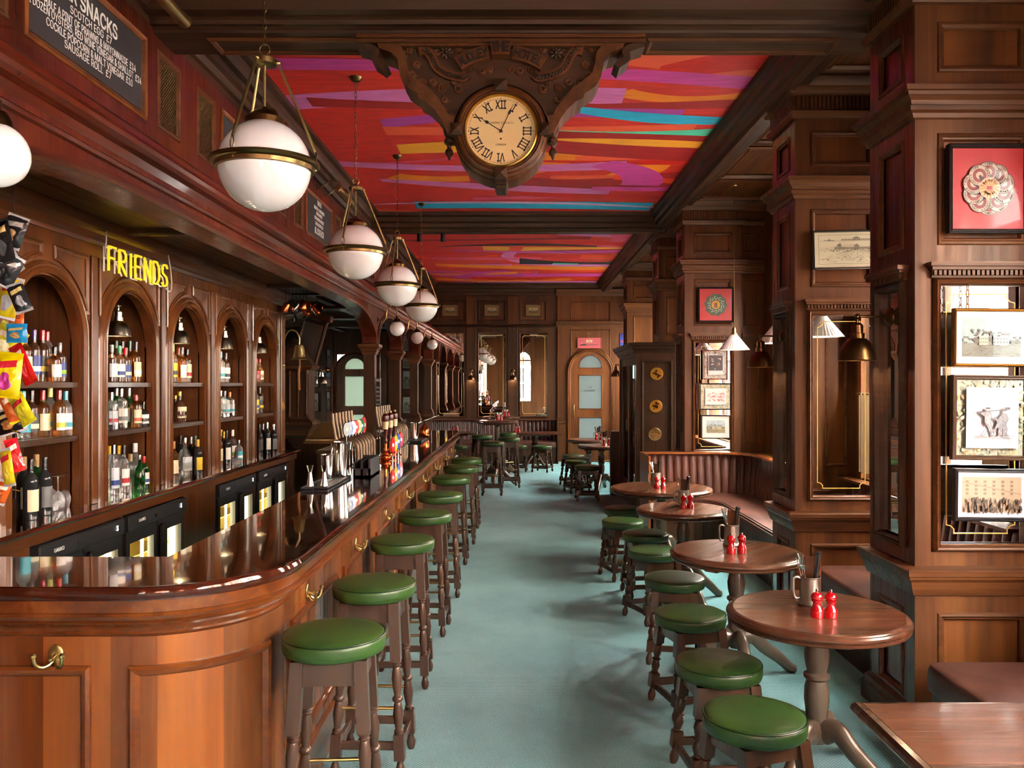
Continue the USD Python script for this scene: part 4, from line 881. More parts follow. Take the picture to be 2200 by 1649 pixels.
for i, c in enumerate(AC[2:]):
    t = thing('niche_lamp', f'brushed nickel bell lamp inside the {ORD[i]} arch above the bottles', 'lamp', (-2.705, c - .10, 2.175))
    bell_parts(t, 'nickel', (-.30, 0, 0), 1.0, 'nickel')
# ================================================================ yellow neon sign
STK = {'F': [[(0, 0), (0, 1), (.62, 1)], [(0, .55), (.5, .55)]], 'R': [[(0, 0), (0, 1), (.45, 1), (.6, .85), (.6, .68), (.45, .54), (.05, .54), (.62, 0)]], 'I': [[(.15, 0), (.15, 1)]],
       'E': [[(.6, 0), (0, 0), (0, 1), (.6, 1)], [(0, .52), (.48, .52)]], 'N': [[(0, 0), (0, 1), (.62, 0), (.62, 1)]], 'D': [[(0, 0), (0, 1), (.38, 1), (.62, .75), (.62, .25), (.38, 0), (.0, 0)]],
       'S': [[(.0, .12), (.2, 0), (.5, .04), (.62, .22), (.5, .44), (.12, .58), (.02, .8), (.2, .98), (.5, 1), (.62, .86)]]}
t = thing('neon_sign', 'yellow tube sign spelling friends, hung above the second arch', 'sign', mat4=plane((XA + .05, 5.20, 2.365), '+x'))
x = 0
for ch in 'FRIENDS':
    for st in STK[ch]:
        P = np.array([(x + a * .15, b * .155, .03) for a, b in st])
        Q = []
        for i in range(len(P) - 1): Q += [P[i] + (P[i + 1] - P[i]) * q for q in np.linspace(0, 1, 5)[:-1]]
        Q.append(P[-1])
        part(t, 'letter_tube', tube(Q, .0085, 8), 'emit_neon')
        part(t, 'letter_back', tube(np.array(Q) - [.018, .006, .022], .006, 6), 'white')
    x += .085 if ch == 'I' else .138
part(t, 'cable', tube(catmull([(.02, .05, .02), (-.02, .12, .02), (-.01, .2, .02), (.02, .29, .0)], 6), .005, 6), 'cable')
part(t, 'cable', tube(catmull([(x - .05, -.01, .02), (x + .0, -.03, .03), (x + .03, .02, .03), (x + .03, .15, .02), (x + .02, .29, .0)], 6), .005, 6), 'cable')
# ================================================================ strip of snack packets hanging beside the bar
def packet(px, py, wpx, hpx, ang, col, lab, d=2.9, tip=None, words=None, wc='white', yaw=0):
    s = d / 1770
    x, z = (px - 1115) * s, EYE + (825 - py) * s
    w, h = wpx * s / 2, hpx * s / 2
    t = thing('snack_packet', lab, 'packet', (x, d, z))
    nu, nv = 15, 21
    u, v = np.meshgrid(np.linspace(-1, 1, nu), np.linspace(-1, 1, nv))
    def surf(u, v):
        puff = np.clip(1 - np.abs(u) ** 3.2, 0, 1) * np.clip(1 - np.abs(v) ** 3.2, 0, 1)
        wr = meshkit.fbm(np.stack([u * 2.6 + px, v * 2.6 + py, u * 0 + .5], -1), 3) - .5
        return puff, .34 * min(w, h) * puff * (1 + 1.1 * wr) + .05 * min(w, h) * wr * (puff > .02)
    puff, th = surf(u, v)
    R_ = trimesh.transformations.rotation_matrix(ang, [0, 1, 0]) @ trimesh.transformations.rotation_matrix(yaw, [0, 0, 1])
    side = [np.stack([u * w * (1 - .06 * puff), sg * th, v * h], -1) for sg in (-1, 1)]
    ii, jj = np.meshgrid(np.arange(nv - 1), np.arange(nu - 1), indexing='ij'); a = ii * nu + jj
    F = np.vstack([np.stack([a, a + 1, a + nu + 1], -1).reshape(-1, 3), np.stack([a, a + nu + 1, a + nu], -1).reshape(-1, 3)])
    part(t, 'bag', tr(join([(side[0].reshape(-1, 3), F), (side[1].reshape(-1, 3), F[:, ::-1])]), R_), 'f_' + col, smooth=True)
    for sg in (-1, 1): part(t, 'seal', tr(box(-w, -.0012, sg * h - .006, w, .0012, sg * h + .006), R_), 'f_' + (tip or 'c8c8c8'), smooth=False)
    def patch(name, uu, vv, c):
        pf, tt = surf(uu, vv)
        part(t, name, tr(loft(np.stack([uu * w * (1 - .06 * pf), -tt - .0022, vv * h], -1), caps=False, closed=False), R_), 'f_' + c, smooth=True)
    rr, aa = np.meshgrid(np.linspace(.02, 1, 7), np.linspace(0, 2 * PI, 22), indexing='ij')
    patch('print', rr * .5 * np.cos(aa) * (1 + .25 * np.sin(3 * aa + px)), -.28 + rr * .42 * np.sin(aa), wc if len(wc) == 6 else 'e8e4da')
    bu, bv = np.meshgrid(np.linspace(-.72, .72, 12), np.linspace(.34, .66, 5))
    patch('print_band', bu, bv + .12 * bu, {'1': 'c8b070', '2': 'b8b8b0', 'd': 'c02030', 'c': 'e8dcc8'}.get(col[0], '3a3a3c'))
    if words:
        part(t, 'lettering', tr(tr(text(words, h * .26, .001, True, .8), plane((0, -.32 * min(w, h) - .004, h * .1), '-y')), R_), 'dkred' if wc != '141414' else 'white', smooth=False)
SN = [(8, 520, 44, 90, -.2, '1a1a1c', 'black crisp packet at the top of the hanging snack strip', '3a3a40', None, '5a5a5e'), (30, 498, 48, 66, .35, '202022', 'black roasted peanut packet, second on the hanging snack strip', 'c0c0c6', None, 'b08458'),
      (14, 580, 50, 66, .5, '2a2a2e', 'black and silver packet under the two top snack packets', 'd0d0d4', None, '1a1a1c'), (30, 560, 30, 50, -.5, 'b8b8c0', 'crumpled silver packet next to the black and silver one', 'd8d8dc', None, '8a8a90'),
      (20, 640, 46, 86, .25, 'd8c010', 'yellow and silver packet in the upper part of the snack strip', 'd0d0d0', None, 'b8b8bc'), (42, 640, 34, 60, -.4, '1c1c1e', 'black packet with grey print beside the yellow and silver one', '9a9aa0', None, '8a8a90'),
      (35, 688, 40, 58, .05, 'c85a1c', 'orange roasted nut packet on the snack strip', 'd86a24', 'ROASTED', 'b87838'), (36, 716, 44, 34, .0, '1a86c0', 'small blue nut packet below the orange one', '1a86c0', None, 'b89060'),
      (14, 735, 60, 70, .6, 'c8c82a', 'lime yellow packet in the middle of the snack strip', 'd8d860', None, 'e0e0b0'), (50, 783, 36, 84, -.42, 'c01018', 'red packet sticking out from the middle of the snack strip', 'c01018', None, 'd84048'),
      (16, 806, 60, 92, .1, 'dcc800', 'big yellow packet with pink and green print on the snack strip', 'dcc800', None, 'c03890'), (30, 872, 44, 66, -.45, 'c8581a', 'orange packet overlapping a yellow one low on the strip', 'd0c820', None, 'd0783a'),
      (48, 880, 40, 62, -.5, 'd0c81c', 'bright yellow packet behind the orange one', 'd8d020', None, 'c8c030'), (20, 905, 64, 50, -.3, '18181a', 'black pork snack packet above the gap in the strip', 'c8c8cc', None, 'a8743c'),
      (32, 978, 26, 66, -.3, 'c01420', 'thin red packet below the gap in the strip', 'c01420', None, 'd84048'), (16, 1004, 30, 76, -.15, 'd8c41c', 'yellow and silver packet at the bottom of the strip', 'c8c8cc', None, 'e0d040'), (4, 1058, 30, 46, .4, 'c0561c', 'orange packet end at the very bottom of the strip', 'c8c8cc', None, 'b06030')]
for i, (px, py, w, h, an, c, lb, tp, wd, wc) in enumerate(SN): packet(px, py, w, h, an, c, lb, 2.98 + .025 * ((i * 3) % 5), tp, wd, wc, .25 * ((i % 3) - 1))
t = thing('packet_strip', 'thin dark hanging strip with clips that holds the snack packets', 'hanger')
xs = (26 - 1115) * 3.08 / 1770
part(t, 'strip', [box(xs - .006, 3.09, 1.22, xs + .006, 3.093, 2.25), box(xs - .0012, 3.09, 2.24, xs + .0012, 3.092, 2.685)], 'black', smooth=False)
for z in np.linspace(1.25, 2.2, 14): part(t, 'clip', tube([(xs - .03, 3.08, z), (xs, 3.07, z + .008), (xs + .03, 3.08, z)], .003, 6), 'steel')
# ================================================================ pillars along the window side
XP = 1.85
def pillar(y, lab, low=True):
    t = thing('pillar', lab, 'pillar')
    x0, x1, y0, y1 = XP, XP + .63, y, y + .49
    rx1, ry0, ry1 = XW, y + .06, y + .43
    f = .02
    # core set in by the thickness of the panelled faces
    part(t, 'core', [box(x0 + f, y0 + f, 0, x1 - f, y1 - f, 3.7), box(x1 - f, ry0 + f, 0, rx1, ry1 - f, 3.7)], 'dark_z', smooth=False)
    W = x1 - x0; D = y1 - y0
    ZP = [(.16, .57), (3.115, 3.33), (2.31, 2.81)]
    Ms = {'f': (plane((x0, y0 + f, 0), '-y'), W, .115), 'b': (plane((x1, y1 - f, 0), '+y'), W, .115), 's': (plane((x0 + f, y1, 0), '-x'), D, .12)}
    for key, (M4, L, st) in Ms.items():
        cells = [(st, a, L - st, b) for a, b in ZP]
        wd = 'mah_z' if key != 's' else 'red_z'
        e = f if key == 's' else 0
        panelled(t, M4, sbox(e, 0, L - e, 3.7), cells, wd, 'mah2_z' if key != 's' else 'red_z', f, holes=[[(st, .905), (L - st, .905), (L - st, 2.11), (st, 2.11)]], mould=1.0, wm='mah_x')
        part(t, 'mirror', tr(flat(sbox(st - .003, .90, L - st + .003, 2.115), .004), M4), 'mirror', smooth=False)
        part(t, 'mirror_frame', tr(rframe(st - .035, .868, L - st + .035, 2.145, [(0, f), (0, f + .01), (.012, f + .028), (.022, f + .022), (.028, f + .026), (.037, f + .006), (.037, .004)]), M4), 'mah_x' if key != 's' else 'dark_x', smooth=False)
        # gilt line with notched corners
        g = [(st + .04, .99), (st + .06, .985), (st + .075, .97), (st + .075, .95), (L - st - .075, .95), (L - st - .075, .97), (L - st - .06, .985), (L - st - .04, .99), (L - st - .04, 2.03), (L - st - .06, 2.035), (L - st - .075, 2.05), (L - st - .075, 2.07), (st + .075, 2.07), (st + .075, 2.05), (st + .06, 2.035), (st + .04, 2.03)]
        if key != 's': part(t, 'gilt_line', tr(pmould(g, [(-.0025, .004), (-.0025, .006), (.0025, .006), (.0025, .004)]), M4), 'goldline', smooth=False)
        # dentil cornice over the mirror
        u0, u1 = st - .045, L - st + .045
        part(t, 'dentil_cornice', tr([box(u0 - .02, 2.195, f, u1 + .02, 2.215, f + .055), box(u0 - .008, 2.18, f, u1 + .008, 2.196, f + .042), box(u0, 2.145, f, u1, 2.18, f + .018)], M4), 'mah_x', smooth=False)
        n = int((u1 - u0) / .022)
        part(t, 'dentil', tr(join([box(u0 + .004 + k * .022, 2.155, f + .016, u0 + .017 + k * .022, 2.178, f + .034) for k in range(n)]), M4), 'mah_x', smooth=False)
    # side return to the window wall
    for M4, s in ((plane((x1, ry0 + f, 0), '-y'), 1), (plane((rx1, ry1 - f, 0), '+y'), -1)):
        L = rx1 - x1
        panelled(t, M4, sbox(0, 0, L, 3.7), [(.05, .98, L - .05, 2.08), (.05, 2.3, L - .05, 2.83), (.05, 3.13, L - .05, 3.33)], 'mah_z', 'mah2_z', f, mould=.8, wm='mah_x')
        part(t, 'dentil_cornice', tr([box(.02, 2.18, f, L - .02, 2.215, f + .045), box(.03, 2.15, f, L - .03, 2.18, f + .02)], M4), 'mah_x', smooth=False)
    def ring(name, prof, mat):
        part(t, name, [sqlathe(x0, y0, x1, y1, prof), sqlathe(x1 - .06, ry0, rx1, ry1, prof)], mat, smooth=20)
    ring('plinth', [(0, 0), (.035, 0), (.035, .09), (.025, .105), (.02, .125), (.008, .135), (0, .14)], 'dark_x')
    ring('dado_rail', [(0, .66), (.012, .665), (.02, .69), (.024, .70), (.03, .73), (.042, .745), (.044, .757), (.05, .76), (.052, .785), (.046, .79), (.02, .795), (0, .80)], 'mah_x')
    ring('cornice', [(0, 2.885), (.014, 2.89), (.02, 2.91), (.035, 2.92), (.038, 2.94), (.03, 2.945), (.034, 2.965), (.055, 2.985), (.058, 3.0), (.068, 3.005), (.07, 3.028), (.05, 3.035), (0, 3.05)], 'mah_x')
    ring('capital', [(0, 3.42), (.02, 3.425), (.03, 3.445), (.036, 3.47), (.014, 3.478), (.012, 3.575), (.04, 3.585), (.055, 3.61), (.06, 3.63), (.085, 3.66), (.095, 3.68), (.095, 3.72), (0, 3.72)], 'mah_x')
    part(t, 'flute', join([box(x0 + .01 + k * .028, y0 - .024, 3.482, x0 + .028 + k * .028, y0 - .008, 3.575) for k in range(22)] + [box(x0 - .024, y0 + .005 + k * .028, 3.482, x0 - .008, y0 + .023 + k * .028, 3.575) for k in range(17)]), 'mah_z', smooth=False)
    return t
PIL = [(3.85, 'square mahogany pillar with the roundel print and three hanging pictures'), (5.52, 'square mahogany pillar with the engraving of a palace and a bell sconce'), (9.20, 'square mahogany pillar beside the curved booth with a red and green print'),
       (10.92, 'square mahogany pillar above the porch behind the curved booth'), (14.1, 'square mahogany pillar beyond the porch towards the back door')]
for y, lb in PIL: pillar(y, lb)
for i, (x, y, z, arm, lb) in enumerate([(1.683, 4.10, 1.985, (.167, 0, 0), 'dark bronze bell sconce on the side of the pillar with the roundel print'), (1.69, 5.76, 1.985, (.16, 0, 0), 'dark bronze bell sconce on the side of the pillar with the palace engraving'),
                                        (1.69, 14.35, 1.985, (.16, 0, 0), 'bronze bell sconce between the porch and the back door')]):
    bell_parts(thing('wall_sconce', lb, 'wall lamp', (x, y, z)), 'bronze', arm, 1.02 + .06 * (i < 2), 'bronze')
for x, lb in ((-1.02, 'bronze bell sconce between the first and second wall mirrors'), (-.13, 'bronze bell sconce between the second and third wall mirrors')):
    bell_parts(thing('wall_sconce', lb, 'wall lamp', (x, YB - .13, 1.93)), 'bronze', (0, .085, .0), .95, 'bronze')
# ================================================================ porch with gilt medallions
pv = thing('porch', 'dark panelled entrance porch with three gilt medallions and a glass side door', 'porch')
x0, x1, y0, y1 = 1.485, 2.74, 10.45, 12.2
Mv = plane((x0, y0, 0), '-y')
panelled(pv, Mv, sbox(0, 0, .62, 2.05), [(.075, .28, .445, 1.94)], 'dark_z', 'dark_z', .02, wm='dark_x')
part(pv, 'post', [box(x0, y0, 0, x0 + .1, y0 + .1, 2.05), box(x0, y1 - .1, 0, x0 + .1, y1, 2.05)], 'dark_z', smooth=False)
part(pv, 'wall', [box(x0 + .1, y0, 0, x1, y0 + .06, 2.05), box(x0 + .1, y1 - .06, 0, x1, y1, 2.05)], 'dark_z', smooth=False)
part(pv, 'roof', box(x0, y0, 2.0, x1, y1, 2.06), 'dark_x', smooth=False)
part(pv, 'cornice', sqlathe(x0, y0, x1, y1, [(0, 2.03), (.02, 2.04), (.03, 2.07), (.06, 2.10), (.065, 2.12), (.085, 2.14), (.09, 2.17), (0, 2.18)]), 'dark_x', smooth=20)
part(pv, 'door', tr(ext(sbox(.12, 0, 1.63, 2.02).difference(unary_union([sbox(.24, .3, .80, 1.9), sbox(.95, .3, 1.5, 1.9)])), -.02, .02), plane((x0 + .04, y1, 0), '-x')), 'dark_z', smooth=False)
part(pv, 'pane', tr(flat(sbox(.24, .3, 1.5, 1.9), 0), plane((x0 + .04, y1, 0), '-x')), 'pane', smooth=False)
part(pv, 'light_plate', box(x0 - .012, y0 + .16, 1.72, x0 - .002, y0 + .2, 1.89, .003), 'emit_exit', smooth=False)
part(pv, 'screen', box(1.36, 12.21, 0, 1.50, 12.36, .95, .006), 'dark_z', smooth=False)
for i, (py, c) in enumerate(((803, 'gilt'), (873, 'gilt'), (933, 'brass'))):
    s = 10.43 / 1770; x, z = (1411 - 1115 - i * 2) * s, EYE + (825 - py) * s
    t = thing('medallion', ['upper round gilt medallion on the porch panel', 'middle round gilt medallion on the porch panel', 'lower round pale brass medallion on the porch panel'][i], 'medallion', mat4=plane((x, y0 - .008, z), '-y'))
    part(t, 'disc', lathe([(.082, -.002), (.084, .008), (.078, .014), (.07, .010), (0, .012)], 32), c)
    R = random.Random(i)
    part(t, 'relief', [ball((q * math.cos(k), q * math.sin(k), .012), (R.uniform(.008, .018), R.uniform(.006, .014), .007), 8) for k, q in [(R.uniform(0, 6.28), R.uniform(.0, .048)) for _ in range(18)]], c if i == 2 else 'bronze')
# ================================================================ upholstered benches
def seat_cushion(x0, y0, x1, y1, z=.46, th=.12, r=.05):
    P = sbox(x0, y0, x1, y1)
    rings = []
    for o, zz in ((.004, z - th), (0, z - th + .02), (0, z - .03), (.012, z - .01), (.035, z), ):
        q = P.buffer(-r).buffer(r - o, quad_segs=5)
        c = np.array(q.exterior.coords)[:-1]
        t_ = np.linspace(0, 1, 65)[:-1]; L = np.array([q.exterior.interpolate(k, normalized=True).coords[0] for k in t_])
        rings.append(np.column_stack([L, np.full(64, zz)]))
    c = rings[-1].mean(0); rings.append((rings[-1] - c) * .5 + c + [0, 0, .014])
    return loft(rings)
def ribs(path, z0, z1, n, r=.03, lean=.05):
    """Vertical padded flutes standing along a plan path; normals point to the sitter."""
    P = np.asarray(path, float)
    L = LineString(P); S = L.length; out = []
    for i in range(n):
        a = np.array(L.interpolate(S * (i + .5) / n).coords[0]); b = np.array(L.interpolate(min(S, S * (i + .5) / n + .01)).coords[0]) - np.array(L.interpolate(max(0, S * (i + .5) / n - .01)).coords[0])
        tx = b / np.linalg.norm(b); nx = np.array([tx[1], -tx[0]])
        w = S / n / 2 * 1.02
        ang = np.linspace(0, PI, 9)
        rings = []
        for zz, k, sq in ((z0, 1, 0), (z0 + .02, 1, .0), ((z0 + z1) / 2, 1.05, lean * .4), (z1 - .03, 1, lean * .95), (z1 - .008, .8, lean), (z1, .35, lean)):
            c = a - nx * sq
            ring = [np.append(c + tx * w * math.cos(q) + nx * r * k * math.sin(q), zz) for q in ang]
            ring += [np.append(c - nx * .03 + tx * w * math.cos(q), zz) for q in (PI, 0)]
            rings.append(ring)
        out.append(loft(rings))
    return out
def curved_booth():
    t = thing('curved_booth', 'curved brown leather booth with fluted back round the window bay', 'booth')
    yb, xr = 9.06, 2.60
    path = [(1.36, yb), (1.7, yb), (2.1, yb)] + [(2.1 + .42 * math.sin(q), yb - .42 + .42 * math.cos(q)) for q in np.linspace(.2, PI / 2, 8)] + [(2.52, 8.2), (2.52, 7.2), (2.52, 6.1)]
    for r in ribs(path[::1], .44, .885, 46): part(t, 'back_flute', r, 'leather', smooth=50)
    off = LineString(path).buffer(.10, cap_style=2)
    part(t, 'top_rail', ext(LineString(path).buffer(.06, cap_style=2), .885, .905), 'gold_x', smooth=False)
    part(t, 'back_board', ext(LineString([(x + .0, y) for x, y in path]).offset_curve(.045).buffer(.012, cap_style=2), .0, .885), 'mah_z', smooth=20)
    seat = Polygon([(1.36, yb - .02), (2.5, yb - .02), (2.5, 6.1), (2.02, 6.1), (2.02, 8.2)] + [(2.02 - .3 + .3 * math.cos(q), 8.2 + .3 * math.sin(q)) for q in np.linspace(.2, PI / 2, 6)] + [(1.36, 8.5)])
    part(t, 'seat', [ext(seat, .36, .44), ext(seat.buffer(-.015), .44, .455), ext(seat.buffer(-.035), .455, .462)], 'leather', smooth=50)
    part(t, 'base', ext(seat.buffer(-.03), 0, .36), 'dark_z', smooth=False)
    part(t, 'end_panel', box(1.335, 8.5, 0, 1.36, 9.11, .905, .004), 'gold_z', smooth=False)
    part(t, 'sill_shelf', box(2.59, 6.1, .86, 2.75, 9.1, .885), 'mah_y', smooth=False)
    part(t, 'sill_grille', [box(2.61, 6.15 + k * .03, .885, 2.73, 6.165 + k * .03, .892) for k in range(96)], 'grate', smooth=False)
curved_booth()
def bench(name, lab, x0, y0, x1, y1, z=.46, back=None):
    t = thing('bench', lab, 'bench')
    part(t, 'seat', seat_cushion(x0, y0, x1, y1, z), 'leather', smooth=50)
    part(t, 'base', box(x0 + .03, y0 + .03, 0, x1 - .03, y1 - .03, z - .115), 'dark_z', smooth=False)
    if back:
        for r in ribs(back, z - .02, .885, max(3, int(LineString(back).length / .085))): part(t, 'back_flute', r, 'leather', smooth=50)
        part(t, 'top_rail', ext(LineString(back).buffer(.05, cap_style=2), .885, .905), 'mah_x', smooth=False)
    return t
bench('b', 'brown leather bench seat in the gap between the two tall pillars', 1.93, 4.42, 2.72, 5.44, .46, [(2.62, 5.42), (2.62, 4.44)])
bench('b', 'brown leather bench end in front of the pillar with the roundel print', 1.80, 2.45, 2.44, 3.68, .42)
bench('b', 'brown leather bench under the street window, seen in the pillar mirror', 2.2, -2.4, 2.55, 2.45, .46, [(2.55, 3.5), (2.55, -2.4)])
part('/World/bench_002', 'sill_grille', [box(2.6, -2.4 + k * .03, .885, 2.74, -2.385 + k * .03, .892) for k in range(198)], 'grate', smooth=False)
part('/World/bench_002', 'sill_shelf', box(2.59, -2.4, .86, 2.75, 3.55, .885), 'mah_y', smooth=False)
t = bench('b', 'long brown leather bench with fluted back along the back wall under the mirrors', -1.9, 17.0, .80, 17.52, .46, [(-1.9, 17.46), (.78, 17.46)])
part(t, 'end_panel', box(.785, 17.0, 0, .815, 17.55, .91, .004), 'dark_z', smooth=False)
# ---- back wall mirrors (things hung in the panelling)
for i, (a, b) in enumerate(MIR):
    t = thing('wall_mirror', f'tall narrow wall mirror with gilt line, {ORD[i]} of three over the back bench', 'mirror', mat4=plane((0, YB - .001, 0), '-y'))
    part(t, 'glass', flat(sbox(a, .96, b, 2.735), .006), 'mirror', smooth=False)
    part(t, 'frame', rframe(a - .02, .94, b + .02, 2.755, [(0, .018), (0, .034), (.012, .036), (.024, .02), (.024, .005)]), 'dark_z', smooth=False)
    g = [(a + .05, 1.06), (a + .085, 1.02), (b - .085, 1.02), (b - .05, 1.06), (b - .05, 2.64), (b - .085, 2.68), (a + .085, 2.68), (a + .05, 2.64)]
    part(t, 'gilt_line', pmould(g, [(-.004, .006), (-.004, .008), (.004, .008), (.004, .006)]), 'goldline', smooth=False)
# ================================================================ stools
def sqprism(c0, c1, h0, h1=None):
    """Square post from c0 to c1 (leaning), half width h0 to h1."""
    h1 = h0 if h1 is None else h1
    q = [(-1, -1), (1, -1), (1, 1), (-1, 1)]
    return loft([[(c[0] + a * h, c[1] + b * h, c[2]) for a, b in q] for c, h in ((c0, h0), (c1, h1))])
def turned(c0, c1, prof, n=14):
    """Turned spindle along c0 -> c1; profile (fraction, radius)."""
    c0, c1 = np.asarray(c0, float), np.asarray(c1, float)
    return tube([c0 + (c1 - c0) * f for f, _ in prof], [r for _, r in prof], n)
SPIN = [(0, .018), (.02, .0225), (.04, .018), (.05, .0145), (.07, .021), (.09, .0145), (.12, .017), (.25, .0225), (.38, .018), (.46, .0145), (.48, .0145), (.50, .021), (.525, .0235), (.55, .021), (.57, .0145), (.60, .017), (.74, .0225), (.86, .0175), (.93, .0145), (.95, .020), (.975, .020), (1, .017)]
def stool_parts(t, H, wood, top=.105, foot=.14, seat_r=.178, rail=True, blk=.24, sy=.135):
    zs = H - .075
    # cushion with piping and a slightly crowned top
    part(t, 'cushion', lathe([(0, zs), (seat_r * .9, zs), (seat_r * .98, zs + .008), (seat_r, zs + .025), (seat_r * 1.005, zs + .045), (seat_r * .99, zs + .056), (seat_r * .93, zs + .066), (seat_r * .7, zs + .073), (seat_r * .35, zs + .0765), (0, zs + .077)], 40), 'leatherg', smooth=60)
    a = np.linspace(0, 2 * PI, 41)[:-1]
    part(t, 'piping', tube(np.column_stack([seat_r * .985 * np.cos(a), seat_r * .985 * np.sin(a), np.full(40, zs + .058)]), .0036, 6, loop=True), 'greenp')
    apr = .085 if rail else .06
    def at(sx, s2, z):
        k = top + (foot - top) * (1 - z / zs)
        return (sx * k, s2 * k, z)
    for sx in (-1, 1):
        for s2 in (-1, 1):
            part(t, 'leg', [sqprism(at(sx, s2, zs - blk), at(sx, s2, zs), .0215), sqprism(at(sx, s2, .075), at(sx, s2, sy + .045), .0215),
                            turned(at(sx, s2, zs - blk), at(sx, s2, sy + .045), SPIN), turned(at(sx, s2, .075), at(sx, s2, 0), [(0, .014), (.1, .012), (.25, .014), (.55, .021), (.8, .019), (.95, .014), (1, .013)], 12)], wood, smooth=40)
    for s2 in (-1, 1):
        k0, k1 = at(1, 1, zs - apr)[0], at(1, 1, zs)[0]
        part(t, 'apron', [sqlathe(-k0, s2 * k0 - .009, k0, s2 * k0 + .009, [(0, zs - apr), (0, zs)])], wood, smooth=False)
        part(t, 'apron', [sqlathe(s2 * k0 - .009, -k0, s2 * k0 + .009, k0, [(0, zs - apr), (0, zs)])], wood, smooth=False)
    k = at(1, 1, sy)[0]
    for s2 in (-1, 1):
        part(t, 'stretcher', box(-k, s2 * k - .011, sy - .022, k, s2 * k + .011, sy + .012, .004), wood, smooth=False)
        part(t, 'stretcher', box(s2 * k - .011, -k, sy - .03, s2 * k + .011, k, sy + .004, .004), wood, smooth=False)
    if rail:
        k = at(1, 1, .285)[0]
        for s2 in (-1, 1): part(t, 'brass_rail', cyl((-k, s2 * k, .285), (k, s2 * k, .285), .007, n=10), 'brass')
BS = [(-.643, 2.87), (-.632, 3.60), (-.65, 4.60), (-.63, 5.53), (-.62, 6.50), (-.63, 7.66), (-.61, 8.62), (-.61, 9.55)]
s0 = None
for i, (x, y) in enumerate(BS):
    lab = f'tall bar stool with green leather seat at the counter, {ORD[i]} from the rounded corner'
    if s0 is None: s0 = thing('bar_stool', lab, 'bar stool', (x, y, 0), .06); stool_parts(s0, .80, 'leg_z')
    else: copy(s0, lab, (x, y, 0), [.06, -.03, .02, -.05, .04, 0, .03, -.02][i])
for i, (x, y) in enumerate([(-.40, 12.3), (-.16, 13.2), (-.63, 13.95), (-.22, 14.5)]):
    copy(s0, f'tall stool with green leather seat at the high tables, {ORD[i]} from the counter end', (x, y, 0), .2 * i)
LS = [(.832, 2.91, 'first of the row along the round tables, by the square table'), (.838, 3.46, 'second along the row of round tables, dark glossy seat'), (.873, 4.20, 'third along the row of round tables'), (.94, 4.97, 'fourth along the row of round tables'),
      (.95, 5.80, 'fifth along the row of round tables'), (.99, 6.46, 'sixth along the row of round tables'), (.89, 7.05, 'seventh along the row of round tables'), (.98, 7.75, 'eighth along the row, in the shade before the wide table')]
l0 = None
for i, (x, y, lb) in enumerate(LS):
    lab = f'low green stool, {lb}'
    if l0 is None: l0 = thing('low_stool', lab, 'stool', (x, y, 0), .35); stool_parts(l0, .50, 'legd_z', .11, .15, .18, False, .12, .10)
    else: copy(l0, lab, (x, y, 0), [.35, .1, .25, -.2, .4, .1, .3, 0][i])
for i, (x, y, lb) in enumerate([(.97, 11.75, 'first of four at the tables past the porch'), (.88, 12.55, 'second of four at the tables past the porch'), (.93, 13.05, 'third of four at the tables past the porch'), (.885, 13.5, 'last of four at the tables past the porch, dark seat'),
                               (.44, 15.5, 'in front of the square table on the back bench'), (-.01, 15.62, 'between the high tables and the back bench'), (-1.13, 15.5, 'behind the far end of the bar counter')]):
    copy(l0, f'low green stool, {lb}', (x, y, 0), .3 * i)
